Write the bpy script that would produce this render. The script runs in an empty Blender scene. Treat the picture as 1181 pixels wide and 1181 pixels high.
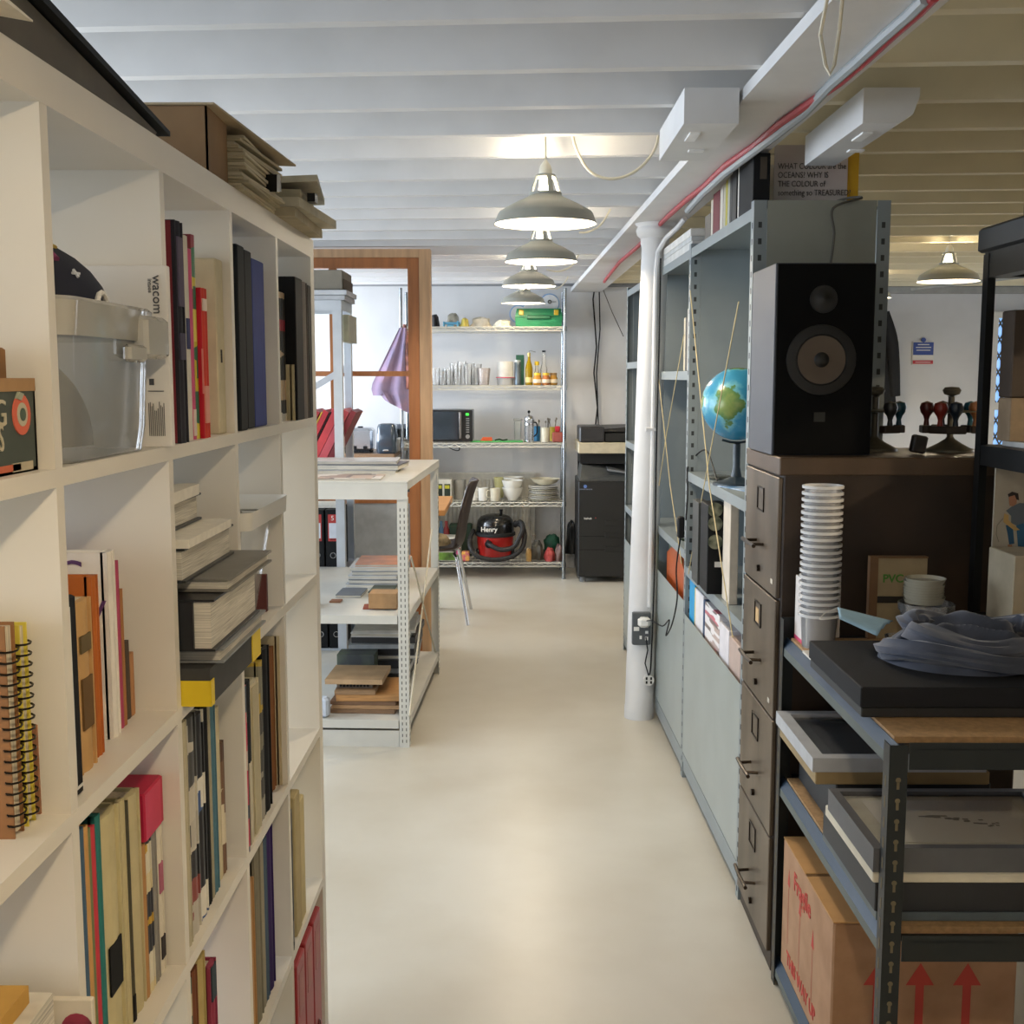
import bpy, bmesh, math, random
from mathutils import Matrix, Vector, noise as mnoise
R = random.Random(7)
PI = math.pi
sc = bpy.context.scene
COL = sc.collection
# ------------------------------------------------------------------ camera model
FPX = 1340.0; CX = 590.5; PIT = math.radians(6.66); YAW = math.radians(0.28); EYE = 1.545
def ray(px, py):
    u = (px-CX)/FPX; v = -(py-CX)/FPX
    y = math.cos(PIT)+v*math.sin(PIT); z = -math.sin(PIT)+v*math.cos(PIT); x = u
    return x*math.cos(YAW)-y*math.sin(YAW), x*math.sin(YAW)+y*math.cos(YAW), z
def AY(px, py, Y):
    r = ray(px, py); t = Y/r[1]; return Vector((r[0]*t, Y, EYE+r[2]*t))
def AX(px, py, X):
    r = ray(px, py); t = X/r[0]; return Vector((X, r[1]*t, EYE+r[2]*t))
def AZ(px, py, Z):
    r = ray(px, py); t = (Z-EYE)/r[2]; return Vector((r[0]*t, r[1]*t, Z))
cam_d = bpy.data.cameras.new('camera'); cam = bpy.data.objects.new('camera', cam_d); COL.objects.link(cam)
cam.location = (0, 0, EYE); cam.rotation_euler = (PI/2-PIT, 0, YAW)
cam_d.sensor_width = 36; cam_d.sensor_fit = 'HORIZONTAL'; cam_d.lens = FPX/1181*36; cam_d.clip_start = .05
sc.camera = cam
# ------------------------------------------------------------------ materials
def lin(c):
    if isinstance(c, str):
        c = c.lstrip('#'); c = [int(c[i:i+2], 16)/255 for i in (0, 2, 4)]
    return tuple((v/12.92 if v <= .04045 else ((v+.055)/1.055)**2.4) for v in c)
MC = {}
def M(c, rough=.55, metal=0, var=.06, scale=18, bump=0, spec=.5, stretch=(1, 1, 1), trans=0, emit=0, alpha=1, coat=0, c2=None, detail=3, sheen=0):
    key = (str(c), rough, metal, var, scale, bump, spec, stretch, trans, emit, alpha, coat, str(c2), sheen)
    if key in MC: return MC[key]
    m = bpy.data.materials.new('mat_%d' % len(MC)); m.use_nodes = True; nt = m.node_tree
    b = nt.nodes['Principled BSDF']; N = nt.nodes.new; L = nt.links.new
    col = lin(c)
    b.inputs['Roughness'].default_value = rough; b.inputs['Metallic'].default_value = metal
    b.inputs['Specular IOR Level'].default_value = spec; b.inputs['Coat Weight'].default_value = coat
    b.inputs['Sheen Weight'].default_value = sheen
    b.inputs['Base Color'].default_value = (*col, 1)
    if trans: b.inputs['Transmission Weight'].default_value = trans; b.inputs['IOR'].default_value = 1.3
    if alpha < 1: b.inputs['Alpha'].default_value = alpha
    if emit:
        b.inputs['Emission Color'].default_value = (*col, 1); b.inputs['Emission Strength'].default_value = emit
    if var or bump:
        tc = N('ShaderNodeTexCoord'); mp = N('ShaderNodeMapping'); mp.inputs['Scale'].default_value = stretch
        nz = N('ShaderNodeTexNoise'); nz.inputs['Scale'].default_value = scale; nz.inputs['Detail'].default_value = detail
        L(tc.outputs['Object'], mp.inputs[0]); L(mp.outputs[0], nz.inputs['Vector'])
        if var:
            mx = N('ShaderNodeMix'); mx.data_type = 'RGBA'
            d = lin(c2) if c2 else tuple(max(0, v*(1-var*2.5)) for v in col)
            rp = N('ShaderNodeMapRange'); rp.inputs[1].default_value = .35; rp.inputs[2].default_value = .65
            L(nz.outputs['Fac'], rp.inputs[0]); L(rp.outputs[0], mx.inputs['Factor'])
            mx.inputs[6].default_value = (*col, 1); mx.inputs[7].default_value = (*d, 1)
            L(mx.outputs[2], b.inputs['Base Color'])
        if bump:
            bp = N('ShaderNodeBump'); bp.inputs['Strength'].default_value = bump; bp.inputs['Distance'].default_value = .01
            L(nz.outputs['Fac'], bp.inputs['Height']); L(bp.outputs[0], b.inputs['Normal'])
    MC[key] = m
    return m
def MCLEAR(c='#ffffff', gloss=.35, dens=.25, rough=.08):
    """thin clear plastic or glass: mostly see-through with sheen"""
    key = ('clear', c, gloss, dens, rough)
    if key in MC: return MC[key]
    m = bpy.data.materials.new('clear_%d' % len(MC)); m.use_nodes = True; nt = m.node_tree; nt.nodes.clear()
    N = nt.nodes.new; L = nt.links.new; o = N('ShaderNodeOutputMaterial')
    t = N('ShaderNodeBsdfTransparent'); g = N('ShaderNodeBsdfGlossy'); d = N('ShaderNodeBsdfDiffuse')
    g.inputs['Roughness'].default_value = rough
    d.inputs['Color'].default_value = (*lin(c), 1)
    m1 = N('ShaderNodeMixShader'); m1.inputs[0].default_value = dens; L(t.outputs[0], m1.inputs[1]); L(d.outputs[0], m1.inputs[2])
    fr = N('ShaderNodeLayerWeight'); fr.inputs[0].default_value = gloss
    m2 = N('ShaderNodeMixShader'); L(fr.outputs['Fresnel'], m2.inputs[0]); L(m1.outputs[0], m2.inputs[1]); L(g.outputs[0], m2.inputs[2])
    L(m2.outputs[0], o.inputs[0]); MC[key] = m
    return m
def MBANDS(cols, axis=2, scale=30, rough=.7, seed=0):
    """printed cover: blocks of colours along an axis"""
    key = ('bands', tuple(cols), axis, scale, rough, seed)
    if key in MC: return MC[key]
    m = bpy.data.materials.new('print_%d' % len(MC)); m.use_nodes = True; nt = m.node_tree
    b = nt.nodes['Principled BSDF']; N = nt.nodes.new; L = nt.links.new
    tc = N('ShaderNodeTexCoord'); mp = N('ShaderNodeMapping')
    s = [6.0, 6.0, 6.0]; s[axis] = scale; mp.inputs['Scale'].default_value = s; mp.inputs['Location'].default_value = (seed, seed*.7, seed*.3)
    vo = N('ShaderNodeTexVoronoi'); vo.inputs['Scale'].default_value = 1.0; vo.distance = 'CHEBYCHEV'
    L(tc.outputs['Object'], mp.inputs[0]); L(mp.outputs[0], vo.inputs['Vector'])
    sp = N('ShaderNodeSeparateColor'); L(vo.outputs['Color'], sp.inputs[0])
    cr = N('ShaderNodeValToRGB'); cr.color_ramp.interpolation = 'CONSTANT'; L(sp.outputs[0], cr.inputs[0])
    el = cr.color_ramp.elements
    while len(el) < len(cols): el.new(.5)
    for i, c in enumerate(cols): el[i].position = i/len(cols); el[i].color = (*lin(c), 1)
    L(cr.outputs[0], b.inputs['Base Color']); b.inputs['Roughness'].default_value = rough
    MC[key] = m
    return m
# ------------------------------------------------------------------ mesh builder
class MB:
    def __init__(s, M=None): s.v = []; s.f = []; s.mi = []; s.M = M; s.cur = 0
    def add(s, vs, fs):
        n = len(s.v)
        for p in vs:
            p = Vector(p); s.v.append(s.M @ p if s.M else p)
        for f in fs: s.f.append(tuple(n+i for i in f)); s.mi.append(s.cur)
        return s
    def box(s, x0, x1, y0, y1, z0, z1):
        if x1 < x0: x0, x1 = x1, x0
        if y1 < y0: y0, y1 = y1, y0
        if z1 < z0: z0, z1 = z1, z0
        return s.add([(x0,y0,z0),(x1,y0,z0),(x1,y1,z0),(x0,y1,z0),(x0,y0,z1),(x1,y0,z1),(x1,y1,z1),(x0,y1,z1)],
                     [(0,3,2,1),(4,5,6,7),(0,1,5,4),(1,2,6,5),(2,3,7,6),(3,0,4,7)])
    def bbox(s, x0, x1, y0, y1, z0, z1, r=.004):
        """box with chamfered vertical and top edges"""
        if x1 < x0: x0, x1 = x1, x0
        if y1 < y0: y0, y1 = y1, y0
        r = min(r, (x1-x0)/3, (y1-y0)/3, (z1-z0)/3)
        def ring(i, z):
            return [(x0+i+r,y0+i,z),(x1-i-r,y0+i,z),(x1-i,y0+i+r,z),(x1-i,y1-i-r,z),(x1-i-r,y1-i,z),(x0+i+r,y1-i,z),(x0+i,y1-i-r,z),(x0+i,y0+i+r,z)]
        vs = ring(r, z0)+ring(0, z0+r)+ring(0, z1-r)+ring(r, z1)
        fs = [tuple(range(7, -1, -1)), tuple(range(24, 32))]
        for k in range(3):
            for i in range(8): fs.append((k*8+i, k*8+(i+1) % 8, k*8+8+(i+1) % 8, k*8+8+i))
        return s.add(vs, fs)
    def frus(s, a, b):
        """8 corners: bottom quad a, top quad b (ccw from above)"""
        return s.add(list(a)+list(b), [(3,2,1,0),(4,5,6,7),(0,1,5,4),(1,2,6,5),(2,3,7,6),(3,0,4,7)])
    def cyl(s, p0, p1, r, r2=None, n=16, cap=True):
        p0 = Vector(p0); p1 = Vector(p1); r2 = r if r2 is None else r2
        d = (p1-p0).normalized(); a = d.orthogonal().normalized(); b = d.cross(a)
        vs = []
        for p, q in ((p0, r), (p1, r2)):
            for i in range(n):
                t = 2*PI*i/n; vs.append(p+(a*math.cos(t)+b*math.sin(t))*q)
        fs = [(i, (i+1) % n, n+(i+1) % n, n+i) for i in range(n)]
        if cap: fs += [tuple(range(n-1, -1, -1)), tuple(range(n, 2*n))]
        return s.add(vs, fs)
    def tube(s, pts, r, n=8, closed=False):
        pts = [Vector(p) for p in pts]; m = len(pts); vs = []; fs = []
        prev = None
        for i, p in enumerate(pts):
            if closed: d = pts[(i+1) % m]-pts[i-1]
            else: d = pts[min(i+1, m-1)]-pts[max(i-1, 0)]
            d = d.normalized() if d.length > 1e-9 else Vector((0, 0, 1))
            a = d.orthogonal() if prev is None else (prev-d*prev.dot(d))
            if a.length < 1e-6: a = d.orthogonal()
            a.normalize(); prev = a; b = d.cross(a)
            rr = r(i/(m-1)) if callable(r) else r
            for k in range(n):
                t = 2*PI*k/n; vs.append(p+(a*math.cos(t)+b*math.sin(t))*rr)
        rng = m if closed else m-1
        for i in range(rng):
            j = (i+1) % m
            for k in range(n): fs.append((i*n+k, i*n+(k+1) % n, j*n+(k+1) % n, j*n+k))
        if not closed: fs += [tuple(range(n-1, -1, -1)), tuple((m-1)*n+k for k in range(n))]
        return s.add(vs, fs)
    def lathe(s, prof, c=(0, 0, 0), n=32, sx=1, sy=1, a0=0, a1=2*PI, cap=True):
        full = abs(a1-a0-2*PI) < 1e-6; k = n if full else n+1
        vs = []; fs = []
        for r, z in prof:
            for i in range(k):
                t = a0+(a1-a0)*i/n; vs.append((c[0]+r*math.cos(t)*sx, c[1]+r*math.sin(t)*sy, c[2]+z))
        for j in range(len(prof)-1):
            for i in range(n): fs.append((j*k+i, j*k+(i+1) % k, (j+1)*k+(i+1) % k, (j+1)*k+i))
        if cap and full and prof[0][0] > 1e-6: fs.append(tuple(range(n-1, -1, -1)))
        if cap and full and prof[-1][0] > 1e-6: fs.append(tuple((len(prof)-1)*k+i for i in range(n)))
        return s.add(vs, fs)
    def shell(s, prof, c=(0, 0, 0), n=32, t=.002, sx=1, sy=1):
        """thin-walled revolve: goes up outside and down inside"""
        inner = [(max(r-t, 0), z+(t if i == 0 else 0)) for i, (r, z) in enumerate(prof)]
        p = list(prof)+inner[::-1]; vs = []; fs = []
        for r, z in p:
            for i in range(n):
                a = 2*PI*i/n; vs.append((c[0]+r*math.cos(a)*sx, c[1]+r*math.sin(a)*sy, c[2]+z))
        for j in range(len(p)-1):
            for i in range(n): fs.append((j*n+i, j*n+(i+1) % n, (j+1)*n+(i+1) % n, (j+1)*n+i))
        return s.add(vs, fs)
    def sph(s, c, r, n=16, m=10, sx=1, sy=1, sz=1):
        prof = [(r*math.sin(PI*j/m), -r*math.cos(PI*j/m)*sz) for j in range(m+1)]
        return s.lathe(prof, c, n, sx, sy)
    def prism(s, poly, h0, h1, axis='z'):
        n = len(poly)
        def P(p, h): return (p[0], p[1], h) if axis == 'z' else ((p[0], h, p[1]) if axis == 'y' else (h, p[0], p[1]))
        return s.add([P(p, h0) for p in poly]+[P(p, h1) for p in poly],
                     [tuple(range(n-1, -1, -1)), tuple(range(n, 2*n))]+[(i, (i+1) % n, n+(i+1) % n, n+i) for i in range(n)])
    def quad(s, a, b, c, d, t=.001):
        a, b, c, d = map(Vector, (a, b, c, d)); nn = (b-a).cross(d-a).normalized()*t
        return s.frus((a, b, c, d), (a+nn, b+nn, c+nn, d+nn))
    def build(s, name, mats, parent=None, label=None, cat=None, group=None, kind=None, smooth=False, base=None, fix=True):
        me = bpy.data.meshes.new(name)
        if parent is not None: org = ORG[parent.name]
        elif base is not None: org = Vector(base)
        else:
            xs = [p.x for p in s.v]; ys = [p.y for p in s.v]; zs = [p.z for p in s.v]
            org = Vector(((min(xs)+max(xs))/2, (min(ys)+max(ys))/2, min(zs)))
        me.from_pydata([p-org for p in s.v], [], s.f)
        if not isinstance(mats, (list, tuple)): mats = [mats]
        for m in mats: me.materials.append(m)
        if len(mats) > 1: me.polygons.foreach_set('material_index', [min(i, len(mats)-1) for i in s.mi])
        if smooth: me.polygons.foreach_set('use_smooth', [True]*len(me.polygons))
        me.update()
        if fix:
            bm = bmesh.new(); bm.from_mesh(me); bmesh.ops.recalc_face_normals(bm, faces=bm.faces); bm.to_mesh(me); bm.free()
        if smooth:
            try: me.set_sharp_from_angle(angle=math.radians(38))
            except Exception: pass
        o = bpy.data.objects.new(name, me); COL.objects.link(o)
        if parent is not None: o.parent = parent
        else: o.location = org
        ORG[o.name] = org
        tag(o, label, cat, group, kind)
        return o
ORG = {}
def tag(o, label=None, cat=None, group=None, kind=None):
    if label: o['label'] = label
    if cat: o['category'] = cat
    if group: o['group'] = group
    if kind: o['kind'] = kind
def thing(name, loc, label, cat, group=None, kind=None):
    o = bpy.data.objects.new(name, None); COL.objects.link(o); o.location = loc; o.empty_display_size = .05
    ORG[o.name] = Vector(loc); tag(o, label, cat, group, kind); return o
def kids(o): return [c for c in o.children]
def dup(o, loc=None, rot=None, label=None, group=None, parent=None, scale=None):
    c = o.copy(); COL.objects.link(c)
    if parent is not None: c.parent = parent
    if loc is not None: c.location = loc
    if rot is not None: c.rotation_euler = rot
    if scale is not None: c.scale = scale
    if label: c['label'] = label
    if group: c['group'] = group
    for ch in kids(o): dup(ch, parent=c)
    ORG[c.name] = Vector(c.location)
    return c
def text(s, size, loc, rot, mat, parent, name='lettering', ext=.0006, align='CENTER', sx=1, label=None, bold=0):
    cu = bpy.data.curves.new('t', 'FONT'); cu.body = s; cu.size = size; cu.extrude = ext; cu.align_x = align; cu.align_y = 'CENTER'
    cu.resolution_u = 3; cu.offset = bold
    to = bpy.data.objects.new('t', cu); COL.objects.link(to)
    dg = bpy.context.evaluated_depsgraph_get(); dg.update()
    me = bpy.data.meshes.new_from_object(to.evaluated_get(dg)); bpy.data.objects.remove(to)
    Mx = Matrix.Translation(Vector(loc)) @ rot.to_4x4() @ Matrix.Diagonal((sx, 1, 1, 1))
    me.transform(Matrix.Translation(-ORG[parent.name]) @ Mx)
    me.materials.clear(); me.materials.append(mat)
    o = bpy.data.objects.new(name, me); COL.objects.link(o); o.parent = parent; ORG[o.name] = ORG[parent.name]
    if label: o['label'] = label
    return o
def basis(xa, ya):
    xa = Vector(xa).normalized(); ya = Vector(ya); ya = (ya-xa*ya.dot(xa)).normalized(); za = xa.cross(ya)
    return Matrix((xa, ya, za)).transposed()
RX_FRONT = basis((1, 0, 0), (0, 0, 1))          # text facing -Y
RX_AISLE_L = basis((0, 1, 0), (0, 0, 1))        # text facing +X, upright
RX_SPINE = basis((0, 0, -1), (0, 1, 0))         # text facing +X, reading downward
RX_AISLE_R = basis((0, -1, 0), (0, 0, 1))       # text facing -X, upright
RX_TOP = basis((1, 0, 0), (0, 1, 0))
def rotz(a, o=(0, 0, 0)): return Matrix.Translation(Vector(o)) @ Matrix.Rotation(a, 4, 'Z')
# common materials
WHITE = M('#dcd9d2', .5, var=.02); PAINT = M('#d9d9d9', .6, var=.03, scale=6, bump=.25)
KAL = M('#e0d9cb', .42, var=.012, scale=8)
PAPER = M('#e6e0d2', .8, var=.04, scale=60); PAGES = M('#ddd2b8', .85, var=.18, scale=220, stretch=(1, 6, .05))
PAGEZ = M('#e2dccd', .85, var=.2, scale=260, stretch=(.05, .05, 6))
CARD = M('#a9845a', .8, var=.07, scale=25); CARDG = M('#9c8c74', .8, var=.05, scale=30)
BLACK = M('#0f1012', .6, var=.03, spec=.25); BLACKM = M('#161719', .7, var=.05); DGREY = M('#3b3d40', .5, var=.05)
CHROME = M('#c9cacb', .18, 1, var=0); GREYMET = M('#8d979b', .42, .15, var=.05, scale=10)
DARKMET = M('#24282b', .42, .4, var=.1, scale=12); REDL = M('#b12d30', .5)
YEL = M('#e3c51c', .55, var=.03)
# ================================================================== SETTING
XL, XR, YB, YF = -3.2, 4.6, 9.32, -1.6; ZJ = 2.24; ZC = 2.41
fm = M('#cdc8bb', .32, var=.10, scale=1.6, bump=.03, spec=.45, c2='#bdb6a6', detail=8)
b = MB(); b.box(XL-.2, XR+.2, YF-.2, YB+.2, -.12, 0); b.build('floor', fm, kind='structure')
wallm = M('#d6d6d6', .7, var=.02, scale=5, bump=.15)
b = MB(); b.box(XL-.2, XR+.2, YB, YB+.2, 0, ZC+.1); b.build('wall_back', wallm, kind='structure')
b = MB(); b.box(XR, XR+.2, YF, YB, 0, ZC+.1); b.build('wall_right', wallm, kind='structure')
b = MB(); b.box(XL-.2, XR+.2, YF-.2, YF, 0, ZC+.1); b.build('wall_front', wallm, kind='structure')
wins = [(-1.0, .6), (1.2, 2.9), (3.4, 5.2), (5.8, 7.0), (7.4, 8.9)]
b = MB(); y = YF
for a, c in wins:
    b.box(XL-.2, XL, y, a, 0, ZC+.1); b.box(XL-.2, XL, a, c, 0, .85); b.box(XL-.2, XL, a, c, 2.2, ZC+.1); y = c
b.box(XL-.2, XL, y, YB, 0, ZC+.1); b.build('wall_left', wallm, kind='structure')
glass = MCLEAR('#ffffff', .1, .0)
for i, (a, c) in enumerate(wins):
    w = thing('window_%d' % (i+1), (XL-.1, (a+c)/2, .85), None, None, kind='structure')
    b = MB()
    for (u, v) in ((a, a+.05), (c-.05, c), ((a+c)/2-.02, (a+c)/2+.02)): b.box(XL-.13, XL-.07, u, v, .85, 2.2)
    b.box(XL-.128, XL-.072, a, c, .85, .9); b.box(XL-.128, XL-.072, a, c, 2.15, 2.2); b.box(XL-.128, XL-.072, a, c, 1.55, 1.58)
    b.build('window_frame', WHITE, w)
    b = MB(); b.box(XL-.103, XL-.097, a, c, .85, 2.2); b.build('pane', glass, w)
# ceiling with joists (slightly skewed to the aisle)
def bx(Y): return .553-.0192*(Y-2.25)
ceil = thing('ceiling', (0, 4, ZJ), None, None, kind='structure')
PAINT_WARM_LIT = M('#ded4b6', .6, var=.03, scale=6, bump=.25)  # same ceiling paint tinted to carry the warm lamp glow right of the beam
b = MB(); b.box(XL-.2, .64, YF-.2, YB+.2, ZC, ZC+.12); b.build('boarding', PAINT, ceil); b = MB(); b.box(.641, XR+.2, YF-.2, YB+.2, ZC, ZC+.12); b.build('boarding', PAINT_WARM_LIT, ceil)
sk = -math.radians(3.6)
for k in range(-9, 20):
    y0 = 2.40+.365*k
    Mx = rotz(sk, (-.3, y0, 0)); b = MB(Mx); zz = ZJ + R.uniform(-.006, .006)
    L = 9
    n = 14; xl = (XL+.05+.3)/math.cos(sk); xr = (XR-.05+.3)/math.cos(sk)
    # keep the joist inside the room: clip by walls
    def yy(x): return y0+math.sin(sk)*(x)
    xs = [xl+(xr-xl)*i/n for i in range(n+1)]
    xs = [x for x in xs if YF+.03 < yy(x) < YB-.08]
    if len(xs) < 2: continue
    xm = bx(y0)+.1+.3; xa, xb = min(xs), max(xs)
    for a, c, mt in ((xa, min(xm, xb), PAINT), (max(xm, xa)+.0005, xb, PAINT_WARM_LIT)):
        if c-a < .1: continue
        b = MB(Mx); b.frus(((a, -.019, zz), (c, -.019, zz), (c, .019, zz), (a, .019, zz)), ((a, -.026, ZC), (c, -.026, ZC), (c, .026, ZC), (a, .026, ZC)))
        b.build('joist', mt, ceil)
# long beam
def bx(Y): return .553-.0192*(Y-2.25)
ZB = 2.205
bt = thing('ceiling_beam', (bx(4)+.1, 4, ZB), 'long white painted timber beam running front to back under the ceiling joists', 'beam')
b = MB(); Y0, Y1 = YF+.02, YB-.01
b.frus(((bx(Y0), Y0, ZB), (bx(Y0)+.19, Y0, ZB), (bx(Y1)+.24, Y1, ZB), (bx(Y1), Y1, ZB)), ((bx(Y0), Y0, ZJ-.006), (bx(Y0)+.19, Y0, ZJ-.006), (bx(Y1)+.24, Y1, ZJ-.006), (bx(Y1), Y1, ZJ-.006)))
b.build('beam_board', PAINT, bt)
def corbel(x0, x1, y0, y1, z0, lab, rnd):
    b = MB(); z1 = ZJ-.007
    if rnd:
        pts = [(x0, z0), (x1-.05, z0), (x1-.015, z0+.02), (x1, z1-.02), (x1, z1), (x0, z1)]
    else: pts = [(x0, z0), (x1, z0), (x1, z1), (x0, z1)]
    b.prism(pts, y0, y1, 'y'); o = b.build('timber_corbel', PAINT, label=lab, cat='timber block')
    for q in ((x0+.03, x0+.055, y0+.1, y0+.2), (x0+.06, x0+.1, y0+.32, y0+.35)):
        c = MB(); c.box(*q, z0-.004, z0); c.build('paint_flake', M('#f2f2f2', .5), o)
corbel(.40, .532, 2.89, 3.38, 2.15, 'white painted timber block left of the long ceiling beam', False)
corbel(.83, .965, 2.89, 3.46, 2.15, 'white painted timber block right of the ceiling beam, with rounded end, above the handwritten poster', True)
# column
c0 = thing('support_column', (.555, 5.17, 0), 'white painted round iron column standing in the aisle under the beam', 'column')
b = MB(); b.lathe([(.068, 0), (.068, .05), (.066, .06), (.058, 2.10), (.063, 2.12), (.063, 2.14)], (.555, 5.17, 0), 32)
for v in b.v: v.x += .045*v.z/2.2
b.build('shaft', PAINT, c0, smooth=True)
b = MB(); b.lathe([(.064, 2.14), (.08, 2.155), (.085, 2.175), (.078, 2.19), (.09, 2.2045)], (.60, 5.17, 0), 28)
b.build('capital', PAINT, c0, smooth=True)
# conduit down the column
P = lambda px, py, Y=5.08: AY(px, py, Y)
pc = thing('cable_conduit', P(757, 420), 'white conduit clipped to the right side of the round iron column', 'pipe')
b = MB(); b.tube([AY(790, 252, 4.9), AY(782, 262, 4.97), AY(768, 275, 5.04), AY(759, 290, 5.1), AY(757, 310, 5.11), AY(755, 400, 5.11), AY(752, 560, 5.11), AY(749, 700, 5.11)], .011, 8)
b.build('pipe', PAINT, pc, smooth=True)
b = MB()
q = AY(752, 495, 5.11); b.box(q.x-.028, q.x+.018, q.y-.013, q.y+.02, q.z-.006, q.z+.006); b.build('clip', PAINT, pc)
# double socket on column
q = AY(740, 725, 5.085)
so = thing('wall_socket', q, 'dark grey double socket box on the white column with a white plug in it', 'socket')
b = MB(); b.bbox(q.x-.042, q.x+.04, q.y-.01, q.y+.025, q.z-.073, q.z+.073, .004); b.build('box', M('#5b5f63', .45, .3), so)
b = MB(); b.bbox(q.x-.02, q.x+.035, q.y-.05, q.y-.0105, q.z+.012, q.z+.06, .012); b.build('plug', M('#e9e8e4', .4), so, label='white plug')
for u in ((-.036, -.012, -.008, .01), (-.01, .0, -.045, -.03), (.015, .028, -.02, -.008), (.015, .028, -.05, -.035)):
    b = MB(); b.box(q.x+u[0], q.x+u[1], q.y-.013, q.y-.0105, q.z+u[2], q.z+u[3]); b.build('switch', M('#e6e6e2', .4), so)
# loose four-pin plug hanging by the column
q = AY(748, 784, 5.1)
lp = thing('loose_plug', q, 'white trailing plug with dark holes hanging low beside the column', 'plug')
b = MB(); b.cyl((q.x, q.y-.012, q.z), (q.x, q.y+.012, q.z), .024, n=20); b.build('plug_body', M('#deddd8', .4), lp, smooth=True)
b = MB()
for dx, dz in ((-.01, .009), (.01, .009), (-.01, -.009), (.01, -.009)): b.box(q.x+dx-.004, q.x+dx+.004, q.y-.0135, q.y-.0122, q.z+dz-.006, q.z+dz+.006)
b.build('pin_hole', BLACK, lp)
b = MB(); b.tube([AY(745, 735, 5.06), AY(747, 750, 5.04), AY(744, 765, 5.06), AY(748, 779, 5.085)], .003, 6); b.build('flex', BLACK, lp)
# red cable and grey conduit along the beam
zc = ZB-.012
pts = [(1078, -4), (1060, 14), (1030, 40), (1000, 68), (970, 94), (935, 118), (900, 142), (870, 168), (838, 190), (812, 215), (790, 232), (770, 250)]
b = MB(); b.tube([AZ(x, y, zc) for x, y in pts]+[AZ(734, 286, zc), AZ(715, 302, zc), AZ(702, 318, zc), AZ(697, 325, zc)], .010, 8)
b.build('red_cable', M('#a33a40', .45, var=.02), label='thick red cable clipped along the right edge of the ceiling beam', cat='cable', smooth=True)
b = MB(); b.tube([AZ(x-10, y+2, zc+.002) for x, y in pts[:5]]+[AZ(928, 130, zc-.004), AZ(900, 152, zc-.01), AZ(868, 176, zc-.012), AZ(836, 200, zc-.014), AZ(810, 224, zc-.016), AZ(793, 243, zc-.02)], .012, 8)
b.build('grey_conduit', M('#9aa0a3', .5, var=.02), label='pale grey conduit running beside the red cable under the beam', cat='pipe', smooth=True)
b = MB(); p0 = AZ(948, 6, ZB-.006)
b.tube([AZ(955, -6, ZB-.005), AY(946, 40, p0.y), AY(952, 75, p0.y-.01), AY(957, 86, p0.y-.01), AY(962, 75, p0.y-.01), AY(968, 35, p0.y-.01), AZ(972, -6, ZB-.005)], .0035, 6)
b.build('hanging_flex', M('#cfc6ae', .5), label='thin cream flex looping down below the near end of the beam', cat='cable', smooth=True)
# ================================================================== PENDANTS
shade_m = M('#8f9189', .45, var=.03); inner_m = M('#f2ede2', .5, var=0)
bulb_m = M('#fff0d2', .3, var=0, emit=14)
def pendant(loc, label, group, ztop=2.405, Rr=.16):
    x, y, z = loc; t = thing('pendant_lamp', (x, y, z), label, 'pendant lamp', group)
    def S(p): return [(r*Rr/.16, h) for r, h in p]
    b = MB(); b.lathe(S([(.160, 0), (.148, .03), (.143, .038), (.10, .062), (.055, .083), (.050, .088), (.050, .096), (.047, .097), (.0465, .092), (.047, .085), (.052, .08), (.098, .058), (.139, .034), (.1445, .028), (.1565, .001), (.160, 0)]), (x, y, z), 40, cap=False)
    b.build('lamp_shade', [shade_m], t, smooth=True, fix=True)
    b = MB(); b.lathe(S([(.1563, .0015), (.1443, .0275), (.1388, .0335), (.098, .0575), (.052, .0795)]), (x, y, z), 40, cap=False); b.build('shade_lining', inner_m, t, smooth=True, fix=False)
    b = MB()
    for k in range(4):
        a = PI/4*0+k*PI/2+.35
        ca, sa = math.cos(a), math.sin(a); w = .008
        def pt(r, h, s): return (x+r*ca-sa*w*s, y+r*sa+ca*w*s, z+h)
        b.frus((pt(.044, .094, -1), pt(.049, .094, -1), pt(.049, .094, 1), pt(.044, .094, 1)), (pt(.027, .147, -1), pt(.031, .147, -1), pt(.031, .147, 1), pt(.027, .147, 1)))
    b.shell([(.034, .142), (.031, .15), (.022, .152)], (x, y, z), 24, .003)
    b.build('vent_cage', shade_m, t)
    b = MB(); b.lathe([(.012, .135), (.02, .15), (.02, .165), (.016, .178), (.007, .19), (.004, .195)], (x, y, z), 20); b.build('lamp_holder', M('#e5dfcc', .4), t, smooth=True)
    b = MB(); b.lathe([(.0, .035), (.02, .042), (.03, .065), (.024, .09), (.013, .11), (.012, .134)], (x, y, z), 20); b.build('bulb', bulb_m, t, smooth=True)
    b = MB(); b.cyl((x, y, z+.19), (x, y, ztop), .003, n=8); b.build('flex', M('#ddd6c0', .5), t)
    return t
LAMPS = []
def lamp_light(x, y, z, e, col=(1, .83, .6)):
    d = bpy.data.lights.new('lamp_light', 'POINT'); d.energy = e; d.color = col; d.shadow_soft_size = .045
    o = bpy.data.objects.new('lamp_light', d); COL.objects.link(o); o.location = (x, y, z+.06)
rows = [(AY(629, 259, 3.68), 'nearest of the row of grey pendant lamps hanging over the aisle'), (AY(624, 302.5, 5.15), 'second pendant lamp from the front, grey and lit, over the aisle'),
        (AY(610, 330.5, 6.95), 'third pendant lamp from the front, grey and lit, over the aisle'), (AY(603.5, 350, 8.5), 'farthest pendant lamp in the aisle row, in front of the green tool case')]
LE = 46
for p, lab in rows:
    pendant(p, lab, 'grey pendant lamps over the aisle'); lamp_light(p.x, p.y, p.z, LE*(.5 if p.y > 8 else 1))
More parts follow.
